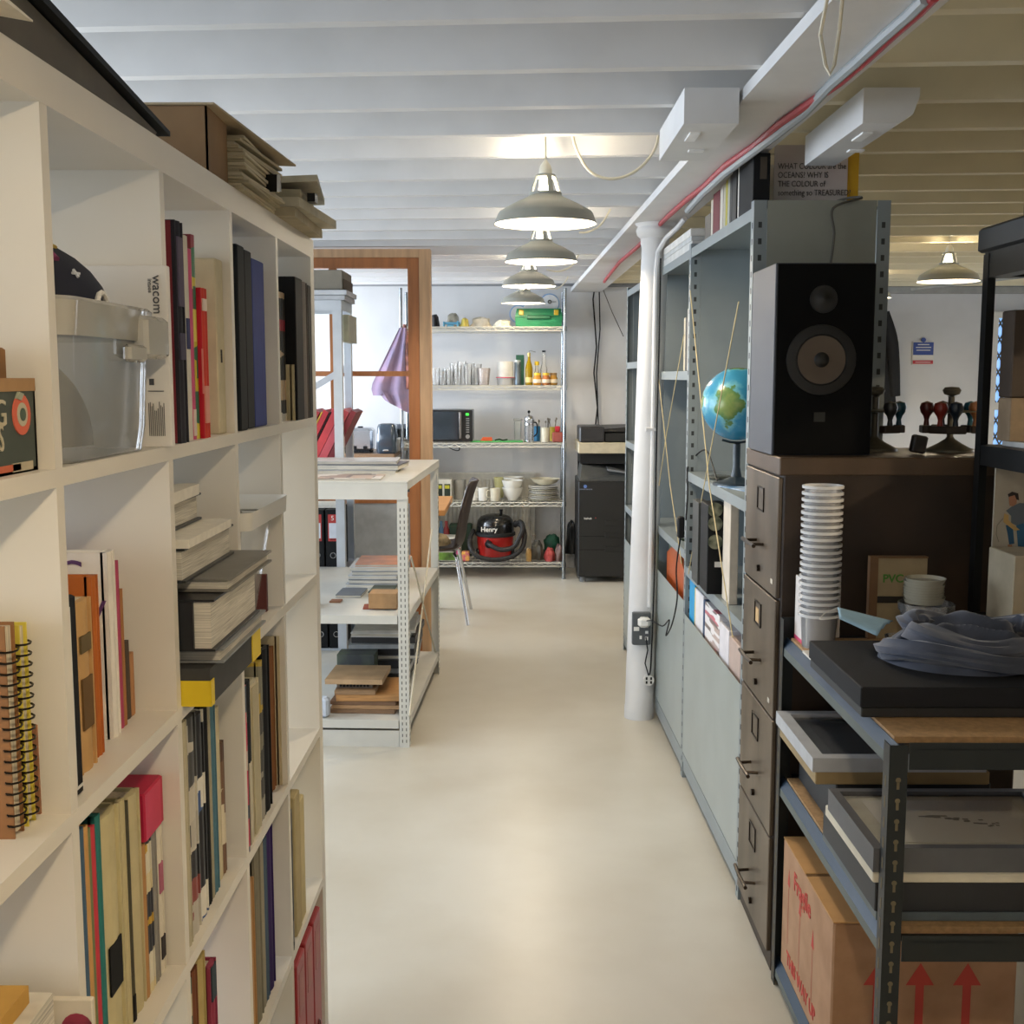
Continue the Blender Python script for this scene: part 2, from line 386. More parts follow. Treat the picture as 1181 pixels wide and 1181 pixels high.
p = Vector((.17, .25, 2.02)); pendant(p, 'grey lit pendant lamp over the aisle behind the photographer', 'grey pendant lamps over the aisle'); lamp_light(p.x, p.y, p.z, LE*1.1, (1, .80, .54))
p = AY(1093.5, 325, 6.2); pendant(p, 'grey lit pendant lamp in the right hand room near the wall sign', 'pendant lamps in the right hand room'); lamp_light(p.x, p.y, p.z, LE*.7)
p = AY(1000, 344, 8.0); pendant(p, 'lit pendant lamp half hidden behind the right edge of the grey shelving', 'pendant lamps in the right hand room'); lamp_light(p.x, p.y, p.z, LE*.5)
# looping flex of each pendant
def loopflex(pts, lab):
    b = MB(); b.tube(pts, .0045, 6); b.build('looping_flex', M('#ddd6c0', .5), label=lab, cat='cable', smooth=True)
def sm(pts, n=6):
    pts = [Vector(p) for p in pts]; out = []
    for i in range(len(pts)-1):
        p0 = pts[max(i-1, 0)]; p1 = pts[i]; p2 = pts[i+1]; p3 = pts[min(i+2, len(pts)-1)]
        for k in range(n):
            t = k/n; out.append(.5*((2*p1)+(-p0+p2)*t+(2*p0-5*p1+4*p2-p3)*t*t+(-p0+3*p1-3*p2+p3)*t**3))
    out.append(pts[-1]); return out
Yl = 3.66
loopflex(sm([AY(660, 155, Yl), AY(666, 175, Yl), AY(680, 197, Yl), AY(700, 206, Yl), AY(722, 203, Yl), AY(742, 190, Yl), AY(756, 170, Yl), AY(760, 150, Yl)]), 'cream flex looping between the nearest pendant and the beam')
loopflex(sm([AY(668, 268, 5.2), AY(680, 267, 5.2), AY(694, 258, 5.2), AY(704, 241, 5.2)]), 'cream flex curving beside the second pendant lamp')
loopflex(sm([AY(630, 311, 6.9), AY(645, 313, 6.9), AY(660, 306, 6.9), AY(668, 292, 6.9)]), 'cream flex curving beside the third pendant lamp')
loopflex(sm([AY(628, 332, 8.4), AY(642, 333, 8.4), AY(652, 325, 8.4), AY(656, 316, 8.4)]), 'cream flex curving beside the farthest pendant lamp')
# back wall pipe under the ceiling
b = MB(); q0 = AY(500, 326, 9.29); b.cyl((XL+.02, 9.25, q0.z-.01), (.45, 9.25, q0.z-.01), .022, n=12); b.cyl((.69, 9.27, q0.z-.02), (4.5, 9.27, q0.z-.02), .018, n=12)
b.build('trim_1', M('#8d8f92', .5), kind='structure', smooth=True)
# dark cables on the back wall behind the printer
b = MB(); b.tube([AY(686, 330, 9.3), AY(684, 345, 9.29), AY(688, 400, 9.3), AY(685, 430, 9.29), AY(689, 470, 9.29), AY(687, 490, 9.28)], .006, 6); b.tube([AY(691, 330, 9.29), AY(692, 380, 9.29), AY(688, 430, 9.285), AY(690, 490, 9.28)], .005, 6)
b.build('black_cable', BLACK, label='pair of black cables hanging down the back wall to the printer', cat='cable', smooth=True)
b = MB(); b.tube([AY(694, 330, 9.28), AY(706, 360, 9.2), AY(719, 388, 9.1)], .003, 6); b.build('thin_wire', M('#3a2f28', .6), label='thin dark wire slanting down from the beam to the grey shelving', cat='cable')
p = Vector((2.3, 1.6, 2.03)); pendant(p, 'unseen grey pendant lamp added to warm the right hand ceiling', 'pendant lamps in the right hand room'); lamp_light(p.x, p.y, p.z, LE*2.6, (1, .8, .54))  # unseen lamp added for warm bounce onto the right hand ceiling
# ================================================================== LEFT BOOKCASE
FX = -.4465; BXB = FX-.385
DV = [.785, 1.128, 1.493, 1.846, 2.193]; YE = 2.545; YS = .41     # divider centres, inner face of far end
SZ = [.05, .403, .756, 1.109, 1.456]; ZT = 1.80                  # shelf tops (row floors), underside of the top
bc = thing('bookcase', (FX-.19, 1.5, 0), 'tall white cube bookcase with thick top filling the left side of the aisle', 'bookcase')
b = MB(); b.box(BXB, FX, YS, YE+.04, ZT, ZT+.04); b.build('top_board', KAL, bc)
b = MB(); b.box(BXB, FX, YS, YE+.04, 0, SZ[0]); b.build('bottom_board', KAL, bc)
for y in (YS, YE): b = MB(); b.box(BXB, FX, y, y+.04, .05, ZT); b.build('end_panel', KAL, bc)
for z in SZ[1:]: b = MB(); b.box(BXB, FX, YS+.04, YE, z-.018, z); b.build('shelf', KAL, bc)
tops = [z-.018 for z in SZ[1:]]+[ZT]
for y in DV:
    for z0, z1 in zip(SZ, tops): b = MB(); b.box(BXB, FX-.0005, y-.009, y+.009, z0, z1); b.build('divider', KAL, bc)
def cellY(c): # A..E
    i = 'ABCDE'.index(c); return DV[i]+.009, (DV[i+1]-.009 if i < 4 else YE)
NEXT = {}
def pmat(c):
    if isinstance(c, (list, tuple)) : return MBANDS(list(c), 2, 26, .5, len(MC))
    return M(c, .75, var=.04, scale=30, spec=.2)
def book(cell, row, pl, pr, ptop, pm, rec, cov, label, deep=.2, pages=True, spine=None, name='book', cat='book', group=None, soft=False):
    X = FX-rec; z0 = SZ[row]
    y0 = AX(pl, pm, X).y; y1 = AX(pr, pm, X).y; z1 = AX((pl+pr)/2, ptop, X).z
    lo, hi = cellY(cell); k = (cell, row)
    y0 = max(y0, NEXT.get(k, lo+.001)); y1 = min(max(y1, y0+.006), hi-.001); NEXT[k] = y1+.001
    z1 = min(z1, tops[row]-.004); w = y1-y0
    t = min(.0035, w*.22); b = MB()
    if not pages:
        b.bbox(X-deep, X, y0, y1, z0, z1, .002)
        o = b.build(name, pmat(cov), label=label, cat=cat, group=group)
    else:
        b.box(X-deep, X-.001, y0, y0+t, z0, z1); b.box(X-deep, X-.001, y1-t, y1, z0, z1)
        n = 5; pts = [(X-.004, y0+t*.5)]
        pts = [(X-.006, y0)]+[(X-.006+.006*math.sin(PI*i/n), y0+w*i/n) for i in range(1, n)]+[(X-.006, y1)]
        b.prism([(X-.009, y0)]+pts+[(X-.009, y1)], z0, z1)
        o = b.build(name, pmat(cov), label=label, cat=cat, group=group)
        b = MB(); e = 0 if soft else .004
        b.box(X-deep+e, X-.010, y0+t+.0002, y1-t-.0002, z0+e+.0003, z1-e-.0003); b.build('pages', PAGES, o)
    if spine:
        for (f0, f1, c) in spine:
            zz0 = z0+(z1-z0)*f0; zz1 = z0+(z1-z0)*f1
            b = MB(); b.box(X-.0015, X+.0006, y0+w*.18, y1-w*.18, zz0, zz1); b.build('spine_label', pmat(c), o)
    return o, X, y0, y1, z0, z1
G = 'books on the white bookcase'
S = lambda *a: list(a)
def bk(cell, row, items, grp):
    for it in items:
        pl, pr, pt, pm, rec, cov, lab = it[:7]; kw = it[7] if len(it) > 7 else {}
        book(cell, row, pl, pr, pt, pm, rec, cov, lab, group=grp, **kw)
# C, top row
bk('C', 4, [
 (206, 215, 257, 380, .0, '#2b2b33', 'tall thick dark red and charcoal hardback beside the white tablet box', dict(deep=.26, spine=[(.62, .93, '#5d5468'), (.38, .5, '#474358')])),
 (215, 220, 273, 385, .01, '#d9d3c6', 'white hardback with blue squiggle on its spine, top row', dict(spine=[(.45, .6, '#39406c')])),
 (220, 224, 288, 385, .01, '#cf5d83', 'slim pink to white paperback on the top row', dict(spine=[(.02, .16, '#e6d2c8')])),
 (223, 228, 272, 385, .01, ('#c9b62b', '#2e6b4a', '#d8c84a', '#8d2f3d', '#e0d060'), 'yellow green book with patterned spine on the top row', {}),
 (228, 234, 332, 410, .005, '#c22030', 'bright red paperback, lower than the yellow green book beside it', dict(spine=[(.3, .6, '#e08a80')])),
 (234, 241, 333, 410, .005, '#d0483a', 'orange red paperback next to the cream box file', dict(spine=[(.85, .93, '#ecd9c8'), (.1, .35, '#e3a08e')])),
], 'books in the top row')
o, X, y0, y1, z0, z1 = book('C', 4, 251, 259, 300, 400, .012, '#d3c8a8', 'cream box file with a thumb hole and label at the end of the red books', deep=.30, pages=False, name='box_file', cat='box file')
b = MB(); b.box(X-.02, X+.0006, (y0+y1)/2-.004, (y0+y1)/2+.004, z0+.11, z0+.13); b.build('thumb_hole', BLACK, o)
# the red cover seen on the dark hardback
# D top row
bk('D', 4, [
 (276, 284, 284, 390, .005, '#1d2125', 'tall black folder, first of the pair beside the blue folder', dict(pages=False, name='ring_folder', cat='folder', deep=.26)),
 (284, 292, 290, 390, .012, '#22262b', 'second black folder, touching the blue folder', dict(pages=False, name='ring_folder', cat='folder', deep=.26)),
 (292, 306, 301, 395, .012, '#37468a', 'blue plastic folder on the top row of the bookcase', dict(pages=False, name='ring_folder', cat='folder', deep=.26)),
], 'folders in the top row')
q0, q1 = cellY('D'); NEXT[('D', 4)] = 9
b = MB(); b.box(FX-.27, FX-.01, q0+.001, q0+.012, SZ[4], SZ[4]+.12)
# E top row
bk('E', 4, [
 (325, 330, 338, 420, .02, ('#8d8579', '#9b3038', '#d9d2c4', '#38352f', '#c2a888'), 'thin picture magazine standing left of the black binder, top right cell', dict(deep=.2)),
 (330, 335, 420, 450, .004, '#b7aa88', 'low beige booklet leaning by the black binder, top right cell', dict(deep=.16)),
 (341, 350, 321, 400, .0, '#121315', 'large black binder on the top row', dict(pages=False, name='binder', cat='binder', deep=.27)),
 (350, 356, 326, 400, .0, '#77706a', 'worn grey magazine pressed between the black binders', dict(deep=.22)),
 (356, 361, 330, 400, .0, '#1a1815', 'slim black binder against the end panel of the bookcase', dict(pages=False, name='binder', cat='binder', deep=.25)),
], 'binders in the top right cell')
# tablet box at end of B, top row
lo, hi = cellY('B'); y1 = hi-.001; y0 = hi-.015; Xf = FX+.009; zt = AX(185, 304, Xf).z
tb = thing('tablet_box', (Xf-.17, (y0+y1)/2, SZ[4]), 'white cardboard tablet box standing upright and jutting out between tub and red book', 'box')
b = MB(); b.bbox(Xf-.30, Xf, y0, y1, SZ[4], zt, .001); b.build('carton', M('#e4dfd6', .5, var=.01), tb)
gt = M('#4a4a4c', .5, var=0)
text('wacom', .0165, (Xf-.0125, y0-.0008, zt-.036), basis((0, 0, -1), (1, 0, 0)), gt, tb)
text('intuos', .007, (Xf-.021, y0-.0008, zt-.025), basis((0, 0, -1), (1, 0, 0)), gt, tb)
b = MB()
for i in range(11): b.box(Xf-.028+i*.0019, Xf-.0272+i*.0019, y0-.0008, y0-.0002, SZ[4]+.014, SZ[4]+.045+R.uniform(0, .018))
b.box(Xf-.028, Xf-.008, y0-.0008, y0-.0002, SZ[4]+.07, SZ[4]+.071); b.box(Xf-.026, Xf-.02, y0-.0008, y0-.0002, SZ[4]+.078, SZ[4]+.086)
b.build('fine_print', gt, tb)
# plastic tub with cloth cap, B top row
tz = SZ[4]; lo, hi = cellY('B')
ty0, ty1 = lo+.012, hi-.045; tx1 = FX+.004; tx0 = tx1-.30; ht = .165
tub = thing('storage_tub', ((tx0+tx1)/2, (ty0+ty1)/2, tz), 'clear plastic storage tub with clip handles, packed with dark cloths, on the top row', 'tub')
b = MB()
def rr(x0, x1, y0, y1, r, z, n=5):
    o = []
    for (cx_, cy_, a) in ((x1-r, y0+r, -PI/2), (x1-r, y1-r, 0), (x0+r, y1-r, PI/2), (x0+r, y0+r, PI)):
        for i in range(n+1): t = a+PI/2*i/n; o.append((cx_+r*math.cos(t), cy_+r*math.sin(t), z))
    return o
def loft(b, rings, cap0=True, cap1=False):
    n = len(rings[0]); vs = [p for r in rings for p in r]; fs = []
    for j in range(len(rings)-1):
        for i in range(n): fs.append((j*n+i, j*n+(i+1) % n, (j+1)*n+(i+1) % n, (j+1)*n+i))
    if cap0: fs.append(tuple(range(n-1, -1, -1)))
    if cap1: fs.append(tuple((len(rings)-1)*n+i for i in range(n)))
    b.add(vs, fs)
loft(b, [rr(tx0+.012, tx1-.012, ty0+.012, ty1-.012, .03, tz+.001), rr(tx0+.008, tx1-.008, ty0+.008, ty1-.008, .03, tz+.03), rr(tx0+.003, tx1-.003, ty0+.003, ty1-.003, .03, tz+ht-.02)])
b.build('tub_body', MCLEAR('#c9cac6', .2, .36), tub, smooth=True)
b = MB()
loft(b, [rr(tx0-.0, tx1+.0, ty0, ty1, .03, tz+ht-.035), rr(tx0-.001, tx1+.003, ty0-.0, ty1+.0, .03, tz+ht), rr(tx0+.003, tx1-.001, ty0+.004, ty1-.004, .03, tz+ht+.004)])
loft(b, [rr(tx0+.005, tx1-.005, ty0+.005, ty1-.005, .03, tz+ht-.035), rr(tx0+.003, tx1-.001, ty0+.004, ty1-.004, .03, tz+ht+.004)], cap0=False)
b.build('tub_rim', MCLEAR('#cfcbbf', .3, .6), tub, smooth=True)
b = MB(); b.bbox(tx1-.03, tx1+.012, ty1-.075, ty1+.012, tz+ht-.055, tz+ht-.005, .005); b.bbox(tx1, tx1+.01, ty1-.13, ty1-.07, tz+ht-.06, tz+ht-.04, .004)
b.build('clip_handle', MCLEAR('#d4d0c4', .3, .65), tub, smooth=True)
cl = MB(); vs = []
def lump(cx_, cy_, z0, rx, ry, h, seed, n=28, m=9, amp=.25, rid=9):
    rings = []
    for j in range(m+1):
        t = j/m; rr_ = math.cos(t*PI/2)**.6 if j < m else 0.02; z = z0+h*math.sin(t*PI/2)
        rg = []
        for i in range(n):
            a = 2*PI*i/n; k = 1+amp*mnoise.noise(Vector((math.cos(a)*1.6+seed, math.sin(a)*1.6, t*2)))
            rg.append((cx_+rx*rr_*k*math.cos(a), cy_+ry*rr_*k*math.sin(a), z+amp*.3*h*mnoise.noise(Vector((a*2, t*5+seed, 1)))*(t > .05)))
        rings.append(rg)
    return rings
b = MB(); loft(b, lump((tx0+tx1)/2, (ty0+ty1)/2, tz+.012, .115, .10, .10, 3.1, amp=.12), True, True)
b.build('dark_cloths', M('#3a4750', .9, var=.3, scale=14, c2='#15191d'), label='bundle of dark slate cloths inside the clear tub', cat='cloth', smooth=True)
b = MB(); q = AY(73, 505, ty0+.03); b.sph((tx1-.035, ty0+.028, tz+.045), .014, 16, 10); b.build('tan_ball', M('#b08a66', .6), label='small tan ball showing at the near corner of the clear tub', cat='ball', smooth=True)
# patterned fabric dome above the tub
b = MB(); cxx = tx1-.132; cyy = ty0+.135
prof = [(.125*math.cos(t*PI/16), .092*math.sin(t*PI/16)) for t in range(9)]; prof[-1] = (0.001, .092)
capz = tz+ht-.012
b.lathe(prof, (cxx, cyy, capz), 32, 1, 1)
capm = M('#1a1d2c', .8, var=.0)
cap = b.build('fabric_cap', capm, label='navy fabric cap printed with stars and shapes poking out of the clear tub', cat='cap', smooth=True)
b = MB(); rs = R
def onDome(a, e, s=1.01): return Vector((cxx+.125*s*math.cos(e)*math.cos(a), cyy+.125*s*math.cos(e)*math.sin(a), capz+.092*s*math.sin(e)))
cs = ['#7a3358', '#6b8ab5', '#b59a4a', '#8b4a3a', '#cfd2d8']
marks = [(-.95, .95, 1), (-.5, .8, 0), (-.43, .8, 0), (-.9, .55, 4), (-1.3, .9, 2), (-.3, .5, 4), (-.7, 1.15, 3), (-1.6, .7, 0), (-1.9, 1.1, 1), (-.1, 1.0, 2)]
for i, (a, e, c) in enumerate(marks):
    b = MB(); pts = []
    if c == 1: pts = [onDome(a+.06*k, e+.05*math.sin(k*1.3)) for k in range(-4, 5)]; b.tube(pts, .0022, 6)
    elif c == 0: b.tube([onDome(a, e-.12), onDome(a+.05, e+.12)], .0035, 6)
    elif c == 2: b.tube([onDome(a+.07*math.cos(k), e+.07*math.sin(k)) for k in range(6)], .002, 6, True)
    else:
        for k in range(4): b.tube([onDome(a, e), onDome(a+.05*math.cos(k*PI/2), e+.05*math.sin(k*PI/2))], .0018, 5)
    b.build('printed_shape', M(cs[c], .8, var=0), cap)
b = MB(); q = onDome(-.15, .12, 1.04); b.tube([q+Vector((0, .014*math.cos(t), .014*math.sin(t))) for t in [k*PI/6 for k in range(12)]], .003, 6, True); b.build('white_ring', WHITE, cap, label='white plastic ring')
# crate A top row
lo, hi = cellY('A'); X1 = FX-.014; y1 = hi-.008; y0 = y1-.29; z0 = SZ[4]; z1 = AX(48, 436, X1).z
cr = thing('printed_carton', (X1-.12, (y0+y1)/2, z0), 'dark green printed carton with orange fruit logo at the near end of the top row', 'box')
b = MB(); X0 = X1-.2
for a in ((X0, X1, y0, y0+.004), (X0, X1, y1-.004, y1), (X0, X0+.004, y0, y1), (X1-.004, X1, y0, y1)): b.box(a[0], a[1], a[2], a[3], z0, z1)
b.box(X0, X1, y0, y1, z0, z0+.004); b.build('carton_body', M('#424a42', .7, var=.06, scale=20), cr)
b = MB(); b.box(X1, X1+.001, y0, y1-.04, z0+.003, z0+.009); b.build('orange_edge', M('#c2603a', .6), cr)
b = MB(); b.box(X1-.004, X1+.0008, y0, y1, z1-.012, z1); b.build('kraft_edge', CARD, cr)
oy = AX(24, 478, X1).y; oz = AX(24, 478, X1).z
b = MB(); b.lathe([(.0001, 0), (.02, .0008)], (0, 0, 0), 24)
b = MB(rotz(0)); ring = []
for rad, th, mt, nm in ((.019, .0012, '#d0644a', 'fruit_logo'), (.011, .0018, '#b8b29a', 'fruit_ring'), (.006, .0024, '#4a5a4c', 'fruit_core')):
    b = MB(); b.cyl((X1, oy, oz), (X1+th, oy, oz), rad, n=24); b.build(nm, M(mt, .7, var=0), cr)
b = MB(); b.prism([(oy-.012, oz+.015), (oy-.006, oz+.021), (oy+.004, oz+.019), (oy-.002, oz+.013)], X1, X1+.0024, 'x'); b.build('leaf_logo', M('#9aa08c', .7, var=0), cr)
b = MB(); b.box(X1, X1+.001, oy-.024, oy+.02, oz-.052, oz-.044); b.build('printed_bar', M('#b8ae94', .7), cr)
text('G', .034, (X1+.0007, AX(0, 478, X1).y, AX(3, 478, X1).z), RX_AISLE_L, M('#b8ae94', .7, var=0), cr)
text('LS', .034, (X1+.0007, AX(-3, 505, X1).y, AX(3, 507, X1).z), RX_AISLE_L, M('#b8ae94', .7, var=0), cr, sx=.7)
X2 = X1-.02; q = AX(25, 402, X2)
b = MB(); b.bbox(X2-.05, X2, y1-.085, y1-.012, z0+.0045, q.z, .002); b.build('wood_offcut', M('#8a6238', .7, var=.1, scale=12), label='brown wooden offcut standing up out of the printed carton', cat='wood piece')
b = MB(); b.M = Matrix.Translation((X2-.06, y0+.10, z0+.12)) @ Matrix.Rotation(.45, 4, 'X'); b.box(-.1, .05, -.09, .065, -.001, .004); b.build('loose_papers', M('#b9b6a0', .8), label='greenish papers slanting out of the printed carton', cat='paper')
# ---- row 2 (r3 index 3)
def spiral(pl, pr, ptop, pm, rec, cov, lab):
    X = FX-rec; z0 = SZ[3]; y0 = AX(pl, pm, X).y; y1 = AX(pr, pm, X).y; lo, hi = cellY('A'); z1 = AX((pl+pr)/2, ptop, X).z
    y0 = max(y0, NEXT.get(('A', 3), lo+.002)); NEXT[('A', 3)] = y1+.009
    t = thing('spiral_notebook', ((X-.07), (y0+y1)/2, z0), lab, 'notebook', 'spiral notebooks on the second row')
    b = MB(); b.box(X-.15, X, y0, y0+.002, z0, z1); b.box(X-.15, X, y1-.002, y1, z0, z1); b.build('cover', M(cov, .6), t)
    b = MB(); b.box(X-.147, X-.003, y0+.0022, y1-.0022, z0+.003, z1-.003); b.build('pages', PAGES, t)
    b = MB(); n = int((z1-z0-.02)/.0105)
    for k in range(n):
        z = z0+.012+k*.0105
        b.tube([((X-.004)+.008*math.cos(a)+.002, (y0+y1)/2+((y1-y0)/2+.002)*math.sin(a), z+.0012*math.sin(a*.5)) for a in [j*2*PI/10 for j in range(10)]], .0011, 5, True)
    b.build('wire_binding', M('#2a251e', .35, .8), t, smooth=True)
    return t
spiral(10, 22, 717, 830, .03, '#96683c', 'brown covered spiral notebook, front most on the second row')
spiral(26, 36, 717, 830, .03, '#d9c648', 'yellow covered spiral notebook beside the brown spiral notebook')
b = MB(); X = FX-.03; lo, hi = cellY('A'); y0 = max(AX(45, 880, X).y, NEXT[('A', 3)]); b.bbox(X-.12, X, y0, y0+.009, SZ[3], AX(46, 833, X).z, .001); b.build('pocket_notebook', M('#9a6a4a', .7, var=.1), label='small brown pocket notebook leaning behind the spiral notebooks', cat='notebook')  # unseen cool fill added behind the camera for the joist faces, no window there
bk('B', 3, [  # cool area light along the right wall, which has no window
 (82, 92, 685, 800, .012, '#16171a', 'black framed portfolio with white inner line, first on the second row', dict(pages=False, name='portfolio', cat='portfolio', deep=.2)),
 (92, 110, 690, 790, .03, '#c19a66', 'thick bundle of worn tan papers with handwritten spine', dict(deep=.16, spine=[(.25, .55, '#6b5130'), (.7, .8, '#6a5a3c')], soft=True)),
 (110, 118, 662, 770, .035, '#b5642c', 'orange paperback with cloud drawing on its cover', dict(deep=.2)),
 (128, 137, 634, 740, .04, '#e7e1d8', 'tall white hardback with large purple letters on its cover', dict(deep=.28)),
 (137, 141, 645, 745, .045, '#b04a68', 'slim magenta booklet behind the tall white hardback', dict(deep=.2)),
 (141, 145, 678, 755, .045, '#a5744a', 'slim tan booklet beside the magenta booklet', dict(deep=.18)),
 (147, 151, 738, 785, .05, '#54483e', 'short grey brown booklet at the end of the second row', dict(deep=.12)),
 (151, 156, 752, 790, .05, '#b08058', 'short tan pocket book at the end of the second row', dict(deep=.12)),
], 'books in the second row')
# faces of those that show: white inner line + cover drawings
def face(cell, row, pl, pt, pm, rec):
    X = FX-rec; return X, AX(pl, pm, X).y, AX(pl, pt, X).z
for o in list(bpy.data.objects):
    if o.get('label') == 'tall white hardback with large purple letters on its cover':
        xs = [v.co.y for v in o.data.vertices]; yy0 = o.location.y+min(xs); zt = o.location.z+max(v.co.z for v in o.data.vertices); xf = o.location.x+max(v.co.x for v in o.data.vertices)
        pm_ = M('#5a3a6a', .5, var=0)
        text('LAC', .05, (xf-.075, yy0-.0008, zt-.028), RX_FRONT, pm_, o, align='CENTER')
        text('y', .05, (xf-.014, yy0-.0008, zt-.065), RX_FRONT, pm_, o); text('IN', .022, (xf-.03, yy0-.0008, SZ[3]+.02), RX_FRONT, pm_, o)
    if o.get('label') == 'orange paperback with cloud drawing on its cover':
        yy0 = o.location.y+min(v.co.y for v in o.data.vertices); zt = o.location.z+max(v.co.z for v in o.data.vertices); xf = o.location.x+max(v.co.x for v in o.data.vertices)
        b = MB()
        for (dx, dz, r) in ((-.05, -.03, .012), (-.068, -.036, .01), (-.034, -.036, .01)):
            b.tube([(xf+dx+r*math.cos(t), yy0-.001, zt+dz+r*math.sin(t)) for t in [k*PI/8 for k in range(-2, 11)]], .0012, 5)
        b.build('cloud_drawing', M('#5a2c14', .6, var=0), o)
    if o.get('label', '').startswith('black framed portfolio'):
        yy0 = o.location.y+min(v.co.y for v in o.data.vertices); yy1 = o.location.y+max(v.co.y for v in o.data.vertices); zt = o.location.z+max(v.co.z for v in o.data.vertices); xf = o.location.x+max(v.co.x for v in o.data.vertices)
        b = MB(); b.box(xf, xf+.0008, yy0+.002, yy0+.005, SZ[3]+.01, zt-.01); b.box(xf-.18, xf-.005, yy0-.0008, yy0, SZ[3]+.02, SZ[3]+.023); b.box(xf, xf+.0008, yy0+.002, yy1-.003, SZ[3]+.008, SZ[3]+.011)
        b.build('white_line', WHITE, o)
    if o.get('label', '').startswith('tall thick dark red'):
        yy0 = o.location.y+min(v.co.y for v in o.data.vertices); zt = o.location.z+max(v.co.z for v in o.data.vertices); xf = o.location.x+max(v.co.x for v in o.data.vertices)
        b = MB(); b.box(xf-.255, xf-.006, yy0-.0006, yy0, SZ[4]+.001, zt-.001); b.build('front_cover', M('#7a1f2a', .5, var=.03), o, label='dark red front cover')
# ---- C second row: pile of binders and papers
lo, hi = cellY('C'); z = SZ[3]; ym = (lo+hi)/2
def slab(name, x0, x1, y0, y1, z0, h, mats, lab, cat, tilt=0, grp=None, pg=False, curve=0, rz=0):
    """lying sheaf or book; optionally drooping towards the aisle"""
    n = 8; top = []; bot = []; cx_, cy_ = (x0+x1)/2, (y0+y1)/2
    b = MB()
    if rz: b.M = rotz(rz, (cx_, cy_, 0)) @ Matrix.Translation((-cx_, -cy_, 0))
    def zz(x): u = max(0, (x-x0)/(x1-x0)-.35)/.65; return z0+tilt*(x-x0)-curve*u*u
    poly = [(x0+(x1-x0)*i/n, zz(x0+(x1-x0)*i/n)) for i in range(n+1)]+[(x0+(x1-x0)*i/n, zz(x0+(x1-x0)*i/n)+h) for i in range(n, -1, -1)]
    if pg:
        t = min(.003, h*.2)
        c1 = [(x, zz(x)) for x, _ in poly[:n+1]]
        b.prism([(x, q) for x, q in c1]+[(x, q+t) for x, q in c1[::-1]], y0, y1, 'y'); b.prism([(x, q+h-t) for x, q in c1]+[(x, q+h) for x, q in c1[::-1]], y0, y1, 'y')
        b.box(x0-.003, x0, y0, y1, zz(x0), zz(x0)+h)
        o = b.build(name, mats, label=lab, cat=cat, group=grp)
        M2 = b.M; b = MB(M2); c1 = [(min(x, x1-.006), q) for x, q in c1]
        b.prism([(x, q+t+.0003) for x, q in c1]+[(x, q+h-t-.0003) for x, q in c1[::-1]], y0+.004, y1-.004, 'y'); b.build('pages', PAGEZ, o)
        if name == 'lever_arch_file':
            b = MB(M2); b.box(x0, x1-.028, y0-.002, y0+.0035, zz(x0)+t, zz(x0)+h-t); b.build('spine', mats, o)
    else:
        b.prism(poly, y0, y1, 'y'); o = b.build(name, mats, label=lab, cat=cat, group=grp)
    return o
xa = FX-.30
zc2 = z
slab('box_file', xa, FX+.038, lo+.004, hi-.035, z, .05, M('#3a3a38', .7, var=.1), 'long worn black box file with yellow taped ends jutting out of the bookcase', 'box file')
bf = [o for o in bpy.data.objects if o.get('label', '').startswith('long worn black box file')][0]
b = MB(); b.box(FX-.10, FX+.0385, lo+.0025, lo+.0038, z-.001, z+.034); b.box(FX+.0382, FX+.0394, lo+.0025, lo+.02, z-.001, z+.034); b.build('yellow_tape', YEL, bf, label='bright yellow tape on the near end')
b = MB(); b.box(FX-.02, FX+.0394, hi-.09, hi-.034, z-.001, z+.0512); b.build('yellow_tape', YEL, bf, label='bright yellow tape on the far end')
zz = z+.0515

slab('clear_folder', xa, FX+.05, lo+.03, hi-.04, zz, .02, M('#8c8f8e', .4, var=.1), 'grey see-through folder lying between the black box file and the binder', 'folder', pg=True); zz += .021
slab('lever_arch_file', xa, FX+.045, lo+.008, hi-.06, zz, .07, M('#14161a', .4), 'thick black lever arch file lying flat in the paper pile', 'file', grp='files piled in the second row', pg=True); zz += .071
slab('loose_papers', xa, FX+.055, lo+.06, hi-.01, zz, .018, M('#7d7a72', .6), 'curling grey magazine drooping over the lying black file', 'paper', grp='files piled in the second row', curve=.0, pg=True); zz += .019
slab('lever_arch_file', xa, FX+.005, lo+.02, hi-.05, zz, .046, M('#2a2c2d', .4), 'black ring file stuffed with papers, middle of the pile', 'file', grp='files piled in the second row', pg=True); zz += .047
slab('loose_papers', xa, FX+.012, lo+.016, hi-.09, zz, .012, PAPER, 'loose white sheets lying on the middle ring file', 'paper', grp='files piled in the second row'); zz += .013
slab('lever_arch_file', xa, FX-.03, lo+.016, hi-.10, zz, .04, M('#34373a', .4), 'grey black ring file near the top of the paper pile', 'file', grp='files piled in the second row', pg=True); zz += .041
slab('loose_papers', xa, FX-.02, lo+.02, hi-.14, zz, .016, PAPER, 'white papers topping the pile on the second row', 'paper', grp='files piled in the second row', rz=.03); zz += .017
